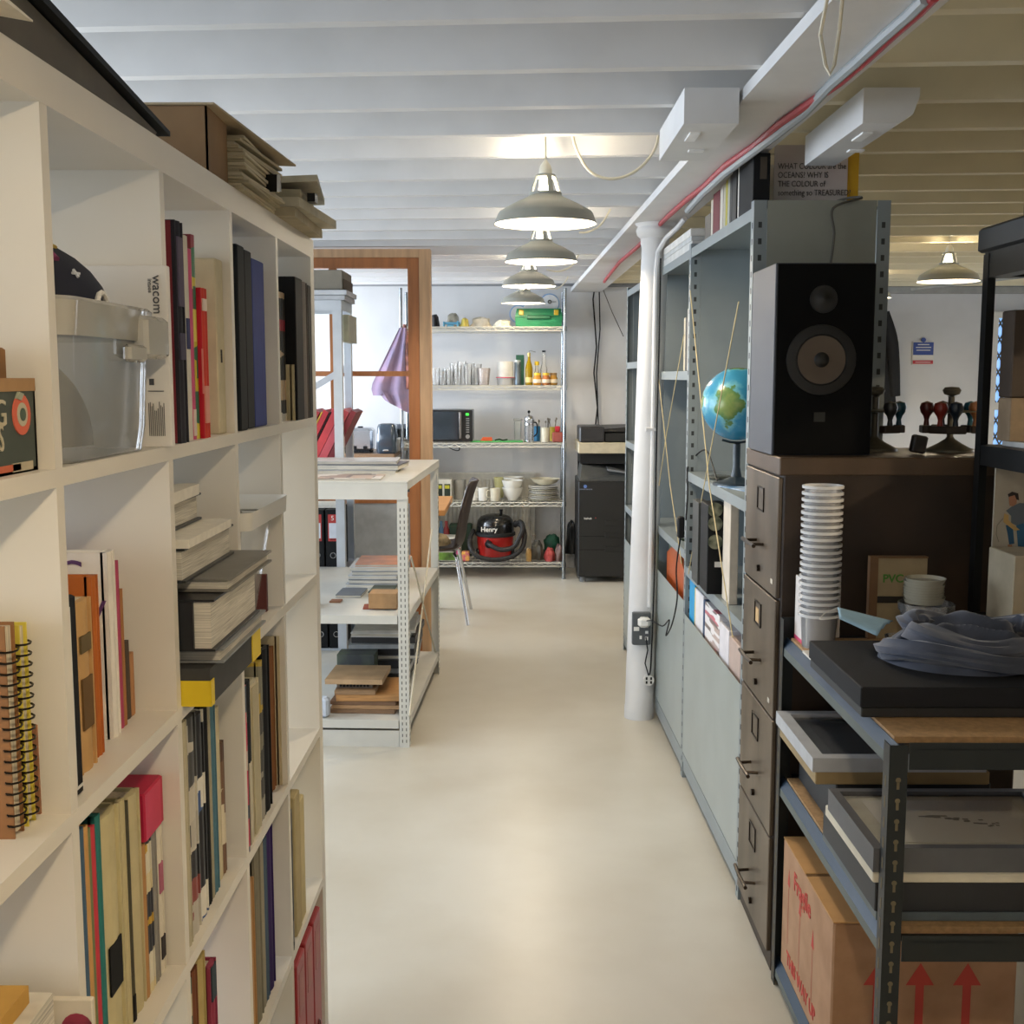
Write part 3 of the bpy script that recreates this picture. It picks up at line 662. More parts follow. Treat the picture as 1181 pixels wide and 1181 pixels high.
# ---- D second row: translucent bin and maroon book
lo, hi = cellY('D'); X1 = FX+.012; y0, y1 = lo+.014, hi-.004
tr = thing('plastic_bin', (X1-.13, (y0+y1)/2, SZ[3]), 'white translucent plastic bin with wide rim holding bits, second row', 'bin')
b = MB(); zt = SZ[3]+.215
loft(b, [rr(X1-.26, X1-.05, y0+.035, y1-.05, .02, SZ[3]), rr(X1-.28, X1-.02, y0+.02, y1-.03, .02, zt-.03)]); b.build('bin_body', MCLEAR('#e2dfd6', .25, .55), tr, smooth=True)
b = MB(); loft(b, [rr(X1-.29, X1, y0, y1, .02, zt-.03), rr(X1-.292, X1+.002, y0-.001, y1+.001, .02, zt)], cap0=False); loft(b, [rr(X1-.285, X1-.006, y0+.006, y1-.006, .02, zt-.028), rr(X1-.292, X1+.002, y0-.001, y1+.001, .02, zt)], cap0=False)
loft(b, [rr(X1-.29, X1, y0, y1, .02, zt-.03), rr(X1-.28, X1-.02, y0+.02, y1-.03, .02, zt-.031)], cap0=False)
b.build('bin_rim', M('#dedbd2', .35, var=.0), tr, smooth=True)
b = MB(); loft(b, lump(X1-.15, (y0+y1)/2, zt-.04, .11, .11, .045, 8.2, amp=.1), True, True); b.build('grey_bits', M('#9a958a', .7, var=.2), label='grey bits and pieces heaped in the translucent bin', cat='odds and ends', kind='stuff')
b = MB(); X = FX-.03; yy = hi-.014; 
book('E', 3, 0, 0, 600, 600, .02, '#6b2a26', 'x') if False else None
q = AX(308, 662, FX-.02); b.bbox(FX-.05, FX-.02, q.y-.008, q.y+.004, SZ[3], q.z, .001); b.build('maroon_notebook', M('#5b2522', .5), label='thin maroon notebook standing behind the translucent bin', cat='notebook')
# ---- third row (index 2)
bk('B', 2, [
 (90, 97, 962, 1080, .01, ('#3f5a70', '#7c98a8', '#24333f', '#a9b8bb', '#587388'), 'blue grey magazine first in the third row', dict(deep=.22)),
 (97, 102, 950, 1070, .01, '#456077', 'slim slate blue volume in the third row', dict(deep=.22)),
 (102, 107, 948, 1070, .012, '#c99a5e', 'slim cream and orange book in the third row', dict(deep=.22)),
 (107, 110, 950, 1070, .014, '#76805a', 'narrow olive green booklet in the third row', dict(deep=.2)),
 (110, 115, 948, 1070, .015, '#c3404a', 'slim coral red book in the third row', dict(deep=.22)),
 (115, 121, 935, 1060, .016, '#2c7470', 'teal book beside the thick cream volume with black patch', dict(deep=.22)),
 (121, 143, 932, 1060, .02, '#c9bd92', 'thick cream volume with a black square label on its spine', dict(deep=.24, spine=[(.27, .47, '#141414')])),
 (143, 149, 918, 1040, .024, '#c4b78e', 'narrow cream book next to the thick cream volume', dict(deep=.2)),
 (149, 153, 920, 1040, .024, '#4a4636', 'narrow dark olive book between two cream books', dict(deep=.2, spine=[(.0, .12, '#1c1a18')])),
 (153, 166, 910, 1030, .024, '#c2b68f', 'wide cream linen book right of the dark olive book', dict(deep=.22)),
 (166, 170, 908, 1030, .024, '#b98a5a', 'narrow tan book beside the patterned magazine', dict(deep=.2)),
 (170, 177, 902, 1020, .024, ('#d9d2bd', '#c49b2e', '#2c2f38', '#d7c9a0', '#b5a68c'), 'magazine with yellow and black blocks on its spine', dict(deep=.22)),
 (177, 183, 898, 1020, .024, '#8f8b84', 'grey paperback with soft spine near the pink box', dict(deep=.22)),
 (183, 190, 945, 1030, .024, '#dcd4c2', 'white paperback with pink and black lettering under the pink box', dict(deep=.2, spine=[(.55, .75, '#b36a80'), (.1, .25, '#3a3538')])),
], 'books in the third row')
# pink box lying on top (slightly out)
X = FX-.036; yA = AX(176, 900, X).y; yB = AX(188, 900, X).y; lo, hi = cellY('B')
bk('C', 2, [
 (207, 214, 826, 960, .004, '#77756a', 'grey green book with red arc on its spine', dict(deep=.22, spine=[(.7, .82, '#b03a34'), (.56, .6, '#b0a040')])),
 (214, 220, 828, 960, .008, '#bdb49a', 'pale stone book beside the grey green one', dict(deep=.22)),
 (220, 230, 822, 950, .01, ('#4b4a48', '#c9c2b2', '#8f4840', '#2c2c2e', '#bdb7aa'), 'speckled photo magazine in the third row', dict(deep=.22)),
 (230, 239, 818, 950, .012, ('#1b1b1d', '#e0dccf', '#1b1b1d', '#bb5a58', '#1b1b1d', '#3c5a8c'), 'magazine with repeated black and white squares down its spine', dict(deep=.22)),
 (239, 243, 812, 940, .014, '#17181a', 'narrow black book next to the steel blue one', dict(deep=.22)),
 (243, 246, 806, 930, .015, '#a39c84', 'narrow drab book beside the steel blue book', dict(deep=.22)),
 (246, 252, 805, 930, .015, '#4f7787', 'steel blue hardback in the third row', dict(deep=.22)),
 (252, 256, 812, 930, .02, '#cfc4a4', 'narrow ivory booklet after the steel blue hardback', dict(deep=.2)),
 (256, 261, 853, 940, .02, ('#7a5a40', '#c8b898', '#5a4030', '#e0d4b8'), 'short brown spotted booklet at the end of its cell', dict(deep=.18)),
], 'books in the third row')
bk('D', 2, [
 (281, 287, 790, 890, .0, ('#c93a5c', '#c9b8a8', '#c93a5c', '#74667c', '#d8c8b8', '#3f4a5c'), 'magazine with bright pink patches on its spine', dict(deep=.22)),
 (287, 291, 782, 880, .004, '#23272c', 'narrow black and grey magazine by the comb bound book', dict(deep=.22, spine=[(.0, .5, '#cfc6b0')])),
 (291, 301, 784, 875, .004, '#dcd2b4', 'white comb bound book with a ridged spine', dict(deep=.2, spine=[(.02, .98, '#c4b99a')])),
 (301, 305, 760, 860, .008, ('#8a8570', '#c4a63c', '#4c4a44', '#a8a294'), 'narrow green and yellow magazine beside the black hardback', dict(deep=.22)),
 (305, 313, 745, 840, .008, '#131416', 'wide black hardback in the third row of the fourth bay', dict(deep=.24)),
 (313, 318, 745, 830, .02, '#8a5c38', 'narrow rust brown book next to the wide black hardback', dict(deep=.22)),
 (318, 324, 735, 830, .01, '#c5b694', 'beige book ending the third row before the empty cell', dict(deep=.24)),
], 'books in the third row')
# ---- fourth row (index 1)
bk('C', 1, [
 (217, 223, 1130, 1170, .01, ('#c9b98c', '#2c5a3a', '#c9b98c'), 'cream book with green marks in the lower row', dict(deep=.2)),
 (223, 230, 1115, 1170, .01, '#7a4a30', 'chestnut brown book in the lower row', dict(deep=.2)),
 (230, 239, 1100, 1160, .01, '#b9a56c', 'mustard cream book in the lower row', dict(deep=.2)),
 (239, 252, 1112, 1170, .004, '#93394f', 'rose red hardback with dark slate top band', dict(deep=.18, spine=[(.8, .99, '#35414a')])),
], 'books in the lower row')
bk('D', 1, [
 (285, 296, 1016, 1110, .005, '#b48a5c', 'tan brown hardback leaning at the left of its cell', dict(deep=.2)),
 (296, 303, 972, 1070, .01, '#8b8572', 'grey stone book beside the tan hardback', dict(deep=.22)),
 (303, 306, 968, 1060, .012, '#a8a08c', 'narrow light grey booklet by the purple book', dict(deep=.2)),
 (306, 310, 962, 1060, .012, '#4f6478', 'narrow blue grey booklet by the purple book', dict(deep=.22)),
 (310, 317, 950, 1050, .012, '#35205c', 'deep purple hardback in the lower row', dict(deep=.24)),
], 'books in the lower row')
bk('E', 1, [
 (333, 339, 935, 1015, .0, ('#1a1b1d', '#6d6a64', '#232427', '#4a4844'), 'black and grey magazine standing in the lower right cell', dict(deep=.2)),
 (341, 347, 912, 990, .004, '#bfae82', 'tan cardboard folder in the lower right cell', dict(deep=.22, pages=False, name='folder', cat='folder')),
 (347, 352, 917, 990, .006, '#d0c090', 'pale straw folder in the lower right cell', dict(deep=.2, pages=False, name='folder', cat='folder')),
], 'books in the lower row')
# ---- bottom row: red binders
for i, lab in enumerate(('red lever arch binder, nearest in the bottom right cell', 'red lever arch binder, middle of the bottom right cell', 'red lever arch binder against the end panel of the bookcase')):
    lo, hi = cellY('E'); w = .085; y0 = lo+.004+i*(w+.01); X = FX+.004
    t = thing('lever_arch_binder', (X-.14, y0+w/2, SZ[0]), lab, 'binder', 'red binders in the bottom row')
    b = MB(); b.bbox(X-.28, X, y0, y0+w, SZ[0], SZ[0]+.318, .003); b.build('binder_case', M('#a02226', .45, var=.03), t)
    b = MB(); b.box(X, X+.0008, y0+.02, y0+w-.02, SZ[0]+.2, SZ[0]+.29); b.build('spine_label', M('#b06a66', .6), t)
    b = MB(); b.tube([(X+.001, y0+w/2+.011*math.cos(a), SZ[0]+.06+.011*math.sin(a)) for a in [k*PI/8 for k in range(16)]], .0015, 6, True); b.build('finger_ring', M('#5a1216', .3), t, smooth=True)
bk('D', 0, [(288, 300, 1240, 1280, .01, '#7c2f2f', 'dark red volume in the bottom row', {}), (300, 312, 1240, 1280, .01, '#3d4a58', 'slate volume in the bottom row', {})], 'books in the bottom row')
# A third row: cream papers + booklet with red flower
lo, hi = cellY('A'); z = SZ[2]
b = MB(); b.bbox(FX-.3, FX-.035, lo+.03, hi-.10, z, z+.16, .003)
q = AX(0, 1125, FX-.03)
zt = q.z
sl = slab('paper_stack', FX-.28, FX-.015, lo+.02, hi-.03, SZ[2], max(.03, zt-SZ[2]-.06), PAGEZ, 'stack of cream papers in the near third row cell', 'papers')
sl2 = slab('notepad', FX-.24, FX-.03, lo+.06, hi-.05, SZ[2]+max(.03, zt-SZ[2]-.06)+.0005, .018, M('#c89a48', .7), 'yellow ochre notepad on the stack of cream papers', 'notepad')
b = MB(); X = FX-.012; q1 = AX(75, 1160, X); b.bbox(X-.02, X+.03, hi-.016, hi-.008, SZ[2], q1.z+.01, .001); o = b.build('greeting_card', M('#ded4c0', .6), label='cream booklet with smudged red flower in the near third row cell', cat='booklet')
b = MB(); b.sph((X+.014, hi-.0165, q1.z-.02), .016, 12, 8, sy=.05); b.sph((X+.012, hi-.0165, q1.z-.045), .012, 12, 8, sy=.05); b.build('red_flower', M('#b03a54', .7, var=.3), o)
# pink box lying across the tops of the last books of the third row
lo, hi = cellY('B'); X = FX-.022; ya = AX(166, 915, X).y; yb = min(AX(191, 915, X).y, hi-.004); za = AX(188, 948, X).z; zb = min(AX(188, 892, X).z, tops[2]-.003)
for o in bpy.data.objects:
    if o.parent is None and o.get('group') == 'books in the third row' and ya-.012 < o.location.y < hi:
        h_ = max(v.co.z for v in o.data.vertices)
        if SZ[2]+h_ > za-.001: o.scale.z = (za-.0015-SZ[2])/h_
b = MB(); b.bbox(X-.19, X, ya, yb, za, zb, .002); o = b.build('pink_box', M('#b8173f', .5), label='bright pink box lying on top of the last books of the third row', cat='box')
b = MB(); b.box(X-.0002, X+.0006, ya+.002, yb-.012, za+.002, zb-.002); b.build('side_label', M('#d4365e', .5), o)
# ---- on top of the bookcase
zt = ZT+.04
pf = thing('portfolio_case', (FX-.10, 1.2, zt), 'large thin black portfolio case lying along the top of the bookcase', 'portfolio')
b = MB(); a0 = AX(-60, -40, FX-.03); 
A1 = AX(192, 157, FX+.004)
T0 = AX(50, 0, FX+.004); dzdy = (A1.z-T0.z)/(A1.y-T0.y); zn = T0.z+dzdy*(.5-T0.y)
b.frus(((FX-.36, .5, zt+.0005), (FX-.02, .5, zt+.0005), (FX-.004, A1.y-.02, zt+.0005), (FX-.34, A1.y-.02, zt+.0005)), ((FX-.36, .5, zn-.012), (FX-.012, .5, zn-.012), (FX-.002, A1.y-.02, zt+.006), (FX-.34, A1.y-.02, zt+.006)))
b.build('case_body', M('#5e5647', .6, var=.08), pf)
b = MB(); b.frus(((FX-.37, .5, zn-.011), (FX+.004, .5, zn-.011), (FX+.006, A1.y+.01, zt+.007), (FX-.35, A1.y+.01, zt+.007)), ((FX-.37, .5, zn), (FX+.004, .5, zn), (FX+.006, A1.y+.01, zt+.013), (FX-.35, A1.y+.01, zt+.013)))
b.build('case_flap', BLACK, pf)
b = MB(); q = AX(38, 24, FX+.028); b.frus(((FX-.010, q.y-.25, q.z-.002), (FX+.034, q.y-.25, q.z-.004), (FX+.028, q.y, q.z-.001), (FX-.010, q.y-.03, q.z-.001)), ((FX-.010, q.y-.25, q.z+.012), (FX+.034, q.y-.25, q.z+.008), (FX+.028, q.y, q.z+.0005), (FX-.010, q.y-.03, q.z+.003)))
b.build('paper_sheet', PAPER, label='pale sheets of paper resting on the black portfolio at the top left corner', cat='paper')
# magazine box with papers
q0 = AX(236, 190, FX-.02); y0 = q0.y-.01
ab = thing('archive_box', (FX-.17, y0+.12, zt), 'brown cardboard archive box with flap, on top of the bookcase', 'box')
q1 = AY(245, 122, y0); hb = q1.z-zt
b = MB(); x1 = AY(239, 150, y0).x; x0 = x1-.33
for a in ((x0, x1, y0, y0+.003), (x0, x1, y0+.115, y0+.118), (x0, x0+.003, y0, y0+.115), (x1-.003, x1, y0, y0+.115)): b.box(a[0], a[1], a[2], a[3], zt, zt+hb)
b.box(x0, x1, y0, y0+.115, zt, zt+.003); b.build('box_body', M('#957653', .8, var=.05), ab)
b = MB(); b.frus(((x0, y0-.005, zt+hb+.001), (x1+.012, y0-.005, zt+hb+.001), (x1+.05, y0+.43, zt+hb-.012), (x0, y0+.36, zt+hb-.012)), ((x0, y0-.005, zt+hb+.004), (x1+.012, y0-.005, zt+hb+.004), (x1+.05, y0+.43, zt+hb-.009), (x0, y0+.36, zt+hb-.009)))
b.build('lid_flap', M('#bba98a', .8), ab)
# pile of folders/envelopes right behind box with ragged edges
zz = zt; k = 0
ragged = ['buff envelope at the bottom of the stack beside the archive box', 'buff envelope second in the stack beside the archive box', 'cream folder third in the stack beside the archive box', 'grey buff folder fourth in the stack beside the archive box', 'cream envelope fifth in the stack beside the archive box', 'tan folder sixth in the stack beside the archive box', 'cream folder second from the top beside the archive box', 'pale folder topmost under the flap of the archive box']
hh = (hb-.016)/16
ragged = [w.replace('beside', v) for w in ragged for v in ('beside', 'of the upper pair beside')]
for k, lab in enumerate(ragged):
    o = slab('document_folder', x1-.21+R.uniform(-.01, .01), x1+.022+R.uniform(-.008, .008), y0+.121, y0+.40, zz, hh-.0008, M(['#c9bb98', '#d6c9a8', '#bcae8c'][k % 3], .8, var=.15, scale=120, stretch=(.1, .1, 8)), lab, 'folder', grp='folders stacked by the archive box', rz=R.uniform(-.05, .05)); zz += hh
b = MB(); cz = zt+hb*.35; yq = y0+.30; xq = x1+.034
b.prism([(yq, cz-.012), (yq+.04, cz-.006), (yq+.036, cz+.024), (yq+.004, cz+.018)], xq-.03, xq+.006, 'x'); b.build('binder_clip', M('#2a2824', .3, .7), label='black metal binder clip gripping the stack of folders', cat='clip')
# loose folders further along
ls = ['buff folder, lowest of the loose pile at the far end of the bookcase top', 'cream envelope in the middle of the loose pile on the bookcase top', 'buff envelope near the top of the loose pile on the bookcase top', 'folded cream paper curling up on the loose pile']
zz = zt
for k, lab in enumerate(ls):
    o = slab('document_folder', FX-.24, FX+.03+.02*(k % 2), y0+.43+.012*k, YE-.0, zz, .017 if k < 3 else .012, M(['#bcae8e', '#d0c5a8', '#b5a888', '#cdc3a8'][k], .8, var=.1), lab, 'folder', tilt=[0, 0, 0, .06][k], grp='loose folders at the far end of the bookcase top', rz=[.02, -.05, .06, .12][k]); zz += .018
b = MB(); b.box(FX+.045, FX+.06, y0+.5, y0+.53, zt+.036, zt+.052); b.build('binder_clip', M('#2a2824', .3, .7), label='small black clip on the loose folders at the far end', cat='clip')
# ================================================================== WHITE SLOTTED-POST COUNTER
WMET = M('#cfcdc4', .4, .0, var=.03, scale=10); SLOT = M('#55554f', .6, var=0); TWINE = M('#cbb98c', .7)
def Lpost(b, x, y, z0, z1, sx, sy, w=.038, t=.0025, slots=True, pitch=.025, sl=(.004, .013)):
    """angle post; corner at x,y; flanges run sx in x and sy in y"""
    b.cur = 0
    b.box(x, x+sx*w, y, y+sy*t, z0, z1); b.box(x, x+sx*t, y+sy*t, y+sy*w, z0, z1)
    if slots:
        b.cur = 1; n = int((z1-z0-.03)/pitch)
        for k in range(n):
            z = z0+.02+k*pitch
            for u in ((.3, .7) if pitch < .03 else (.5,)):
                b.box(x+sx*(w*u-sl[0]/2), x+sx*(w*u+sl[0]/2), y-sy*.0004, y-sy*.0001, z, z+sl[1])
                b.box(x-sx*.0004, x-sx*.0001, y+sy*(w*u-sl[0]/2), y+sy*(w*u+sl[0]/2), z, z+sl[1])
        b.cur = 0
CA = math.radians(-2.05); CO = (-.452, 4.72, 0)
CM = rotz(CA, CO)
def cm(x, y, z): return CM @ Vector((x, y, z))
CW, CL = .92, 1.235
ct = thing('shelving_counter', cm(-CW/2, CL/2, 0), 'low cream slotted steel shelving unit used as a counter at the end of the bookcase', 'shelving unit')
for x, y, sx, sy in ((0, 0, -1, 1), (0, CL, -1, -1), (-CW, 0, 1, 1), (-CW, CL, 1, -1)):
    b = MB(CM); Lpost(b, x, y, 0, 1.05, sx, sy, .042); b.build('post', [WMET, SLOT], ct)
b = MB(CM); b.bbox(-CW-.005, .005, -.012, CL+.005, 1.112, 1.12, .002); b.box(-CW, .003, -.01, -.007, 1.045, 1.112); b.box(-CW, .0, CL-.003, CL, 1.045, 1.112); b.box(.001, .004, -.008, CL, 1.085, 1.112); b.box(-CW-.004, -CW-.001, -.008, CL, 1.085, 1.112)
b.build('counter_top', WMET, ct)
for z in (.56, .115):
    b = MB(CM); b.box(-CW+.005, -.005, .004, CL-.004, z-.002, z); b.box(-CW+.005, -.046, .002, .004, z-.035, z-.002); b.box(-.0048, -.0028, .044, CL-.044, z-.035, z-.002); b.box(-CW+.005, -.005, CL-.005, CL-.003, z-.035, z-.002); b.build('shelf', WMET, ct)
b = MB(CM); b.box(-CW+.045, -.044, .006, .01, .0, .07); b.build('kick_strip', WMET, ct)
for (p, q) in (((474, 642), (503, 756)), ((498, 611), (472, 826))):
    Xa = -.443+.036*(AX(*p, -.443).y-4.72); a = AX(*p, -.43); c_ = AX(*q, -.43)
    b = MB(); b.cyl(a, c_, .004, n=8); b.build('brace', M('#c9c2ae', .5), ct)
# ---- magazines on the counter
mags = [('open_magazine', -.47, -.12, .03, .27, .006, '#b9a08c', 'open magazine with brown photographs lying at the near edge of the counter', .06),
        ('magazine', -.55, -.10, .36, .62, .014, '#9fa1a6', 'thick grey magazine, lowest in the pile on the counter', .04),
        ('magazine', -.52, -.08, .40, .66, .022, '#595c66', 'slate grey magazine in the middle of the pile on the counter', -.06),
        ('magazine', -.54, -.11, .42, .68, .012, '#c9c8c6', 'pale magazine with dark edge, topmost of the pile on the counter', .08)]
zz = 1.1205
for i, (nm, x0, x1, y0, y1, h, c, lab, rz) in enumerate(mags):
    Mx = CM @ rotz(rz, ((x0+x1)/2, (y0+y1)/2, 0)); b = MB(Mx @ Matrix.Translation((-(x0+x1)/2, -(y0+y1)/2, 0)))
    z0 = 1.1205 if i == 0 else zz
    cov = MBANDS(['#b9a08c', '#d9cfc4', '#6b5448', '#9a7f70', '#c9c2ba'], 0, 12, .35) if i == 0 else M(c, .35, var=.15, scale=12)
    b.box(x0, x1, y0, y1, z0+h*.8, z0+h); o = b.build(nm, cov, label=lab, cat='magazine', group=None if i == 0 else 'magazines piled on the counter')
    b = MB(Mx @ Matrix.Translation((-(x0+x1)/2, -(y0+y1)/2, 0))); b.box(x0+.002, x1-.003, y0+.002, y1-.002, z0, z0+h*.8-.0002); b.build('pages', PAGEZ, o)
    if i: zz = z0+h+.0004
# ---- tall white rack behind
TR = thing('storage_rack', (-1.3, 6.2, 0), 'tall narrow white steel storage rack behind the counter, with diagonal brace', 'shelving unit')
TM = M('#c3c8cd', .4, .1, var=.03)
TX, TY0, TY1, TW = -.90, 5.995, 6.375, .85
TZ = AX(405, 350, TX).z
for x, y, sx, sy in ((TX, TY0, -1, 1), (TX, TY1, -1, -1), (TX-TW, TY0, 1, 1), (TX-TW, TY1, 1, -1)):
    b = MB(); Lpost(b, x, y, 0, 1.93, sx, sy, .045, slots=False); b.build('post', TM, TR)
for z in (1.93, 1.10, .54, .12):
    b = MB(); b.box(TX-TW, TX, TY0, TY1, z-.003, z); b.box(TX-TW, TX, TY0-.002, TY0-.0, z-.05, z); b.box(TX, TX+.002, TY0, TY1, z-.05, z); b.box(TX-TW, TX, TY1, TY1+.002, z-.05, z); b.build('shelf', TM, TR)
b = MB(); b.quad((TX-TW+.05, TY1+.004, 1.12), (TX-TW+.05, TY1+.004, 1.16), (TX-.02, TY1+.004, 1.62), (TX-.02, TY1+.004, 1.58)); b.build('diagonal_brace', TM, TR)
b = MB(); b.box(TX-.004, TX+.03, TY0+.05, TY1-.03, 1.72, 1.86); b.build('gusset_panel', M('#a8a78f', .5), TR)
# boxes on top
b = MB(); b.bbox(TX-.6, TX+.005, TY0+.03, TY0+.36, 1.985, 2.085, .004); o = b.build('grey_carton', M('#867f71', .8, var=.04), label='grey brown carton topmost on the white storage rack', cat='box')
b = MB(); b.box(TX+.0055, TX+.012, TY0+.04, TY0+.35, 1.99, 2.04); b.build('dark_side', M('#5e4f3c', .8), o)
b = MB(); b.bbox(TX-.62, TX+.02, TY0+.0, TY0+.37, 1.931, 1.955, .002); b.build('flat_box', M('#b9bcc0', .5), label='flat pale box lying on the white storage rack under a white lid', cat='box')
b = MB(); b.bbox(TX-.62, TX+.03, TY0-.0, TY0+.37, 1.957, 1.982, .002); b.build('flat_box', M('#c9cccf', .5), label='flat white box lid directly under the grey brown carton', cat='box')
# red folders leaning + cardboard, standing on the rack shelf z=1.10
RB = [('#c9c1ab', 'cream folder leaning first in the row on the white rack'), ('#a9a52c', 'yellow green folder leaning beside the cream one'), ('#9c1f28', 'dark red folder leaning on the white rack, left of the yellow one'), ('#c7a02c', 'slim yellow folder between red folders on the white rack'),
      ('#b4242e', 'bright red folder leaning in the middle of the row'), ('#3a1a1c', 'slim black folder between the red folders'), ('#c23a40', 'wide red folder leaning on the white rack'), ('#c4505a', 'pinkish red folder leaning on the white rack'), ('#7a1720', 'maroon folder ending the leaning row behind the post')]
xx = -1.235; ang = math.radians(27)
ws = [.03, .012, .035, .010, .03, .010, .045, .04, .03]
for (c, lab), wd in zip(RB, ws):
    b = MB(Matrix.Translation((xx, 0, 1.101)) @ Matrix.Rotation(ang, 4, 'Y')); b.box(0, wd-.001, TY0+.03, TY0+.3, 0, .29)
    zmin = min(v.z for v in b.v)
    for v in b.v: v.z += 1.101-zmin+.0002
    o = b.build('folder', M(c, .45, var=.05), label=lab, cat='folder', group='folders leaning on the white rack'); xx += wd/math.cos(ang)+.0005
b = MB(); b.bbox(TX-.11, TX-.055, TY0+.16, TY0+.34, 1.1005, 1.30, .002); b.build('cardboard_file', CARD, label='brown cardboard magazine file standing behind the rack post', cat='file')
# black lever arch files on rack shelves
def leverfile(x, y, z, lab, grp):
    t = thing('lever_arch_file', (x, y, z), lab, 'file', grp); w = .075
    b = MB(); b.bbox(x-w/2, x+w/2, y, y+.28, z, z+.315, .003); b.build('file_case', BLACK, t)
    b = MB(); b.box(x-.024, x+.024, y-.0008, y, z+.15, z+.29); b.build('red_label', M('#b8322e', .5), t)
    b = MB(); b.box(x-.019, x+.019, y-.0014, y-.0009, z+.165, z+.245); b.build('white_label', M('#d9dde6', .5), t)
    b = MB(); [b.box(x-.012+.006*i, x-.009+.006*i, y-.0018, y-.0015, z+.155, z+.163) for i in range(5)]; b.build('barcode', BLACK, t)
    text('5', .035, (x, y-.0012, z+.27), RX_FRONT, M('#efe6e0', .5, var=0), t)
    b = MB(); b.tube([(x+.014*math.cos(a), y-.001, z+.075+.014*math.sin(a)) for a in [k*PI/9 for k in range(18)]], .0022, 6, True); b.build('finger_ring', CHROME, t, smooth=True)
xs = [AY(383, 620, TY0+.02).x+dx for dx in (-.24, -.158, -.076, .006)]
for i, x in enumerate(xs):
    leverfile(x, TY0+.006, .5405, ['black lever arch file with red label, upper shelf, fourth from the rack post', 'black lever arch file with red label, upper shelf, third from the rack post', 'black lever arch file with red label, upper shelf, second from the rack post', 'black lever arch file with red label, upper shelf, next to the rack post'][i], 'black files on the upper shelf of the white rack')
    leverfile(x+.01, TY0+.006, .1205, ['black lever arch file with red label, lower shelf, fourth from the rack post', 'black lever arch file with red label, lower shelf, third from the rack post', 'black lever arch file with red label, lower shelf, second from the rack post', 'black lever arch file with red label, lower shelf, next to the rack post'][i], 'black files on the lower shelf of the white rack')
b = MB(); b.M = rotz(.05, (-1.15, 6.15, 0)); b.box(-.2, .2, -.08, .14, .857, .87); b.build('paper_sheaf', PAPER, label='white papers lying across the tops of the black files', cat='paper')
# ---- things on the counter's middle shelf (z .56)
def flat(name, px0, px1, y0, y1, z, h, mat, lab, cat, grp=None, rz=0, pages=True):
    ym = (y0+y1)/2; x0 = AY(px0, 600, y0+.0).x; x1 = AY(px1, 600, y0).x; xm = (x0+x1)/2
    Mx = rotz(rz+CA, (xm, ym, 0)) @ Matrix.Translation((-xm, -ym, 0)); b = MB(Mx)
    if pages:
        b.box(x0, x1, y0, y1, z+h*.75, z+h); b.box(x0, x1, y0, y1, z, z+h*.12); o = b.build(name, mat, label=lab, cat=cat, group=grp)
        b = MB(Mx); b.box(x0+.002, x1-.002, y0+.002, y1-.002, z+h*.12+.0002, z+h*.75-.0002); b.build('pages', PAGEZ, o)
    else: b.bbox(x0, x1, y0, y1, z, z+h, .001); o = b.build(name, mat, label=lab, cat=cat, group=grp)
    return o
g = 'magazines on the middle shelf'
z = .5605
for i, (p0, p1, h, c, lab) in enumerate([(400, 460, .02, '#a9adb2', 'blue grey magazine at the bottom of the middle shelf pile'), (402, 464, .022, '#77797c', 'dark grey magazine second in the middle shelf pile'), (401, 458, .018, '#c9cacb', 'white magazine third in the middle shelf pile'),
        (404, 462, .02, '#8f9398', 'mid grey magazine fourth in the middle shelf pile'), (402, 466, .02, '#d2d2d0', 'pale magazine under the orange cover on the middle shelf'), (408, 468, .012, '#d08a62', 'magazine with orange picture cover topping the middle shelf pile')]):
    flat('magazine', p0, p1, 5.35, 5.62, z, h, M(c, .4, var=.12, scale=10), lab, 'magazine', g, R.uniform(-.08, .08)); z += h+.0005
flat('magazine', 386, 416, 5.12, 5.3, .5605, .012, M('#6f747b', .5), 'thin grey brochure lying in front of the pile on the middle shelf', 'magazine')
flat('magazine', 424, 452, 5.15, 5.33, .5605, .02, M('#4d5a50', .5, var=.2), 'dark green brochure lying on the middle shelf', 'magazine')
o = flat('small_carton', 424, 457, 4.84, 4.95, .566, .065, CARD, 'small cardboard carton near the front post, middle shelf', 'box', pages=False)
flat('card_piece', 416, 440, 4.86, 4.96, .5605, .004, M('#9b4a2e', .7), 'reddish brown card under the small carton', 'card', pages=False, rz=.1)
flat('card_piece', 378, 391, 5.0, 5.06, .5605, .006, M('#8a5c3c', .7), 'little brown wooden strip on the middle shelf', 'wood piece', pages=False)
b = MB(CM); x = -.47; b.prism([(x-.03, .561), (x+.05, .561), (x+.05, .585), (x+.01, .61), (x-.03, .59)], .14, .24, 'y'); b.build('paper_model', M('#cbbd9f', .7), label='small folded cream card model with a pitched top on the middle shelf', cat='card model')
# ---- bottom shelf (z .115)
z = .1155
g = 'wooden boards on the bottom shelf'
for i, (p0, p1, h, c, lab) in enumerate([(377, 455, .02, '#8a6a4c', 'brown board at the bottom of the plank pile'), (380, 462, .018, '#b08a62', 'tan board second in the plank pile'), (378, 456, .016, '#7a5a40', 'dark brown board third in the plank pile'), (384, 463, .028, '#bd8a52', 'orange wood plank in the middle of the plank pile'), (382, 430, .02, '#9a7a58', 'short brown plank near the top of the plank pile')]):
    flat('wooden_board', p0, p1, 4.82, 5.12, z, h-.001, M(c, .6, var=.12, scale=14, stretch=(1, 8, 8)), lab, 'board', g, R.uniform(-.04, .04), pages=False); z += h
b = MB(CM)
o = flat('perforated_strip', 386, 428, 4.86, 5.1, z, .022, M('#6f6256', .6), 'brown strip with a row of dark round holes on the plank pile', 'strip', pages=False); 
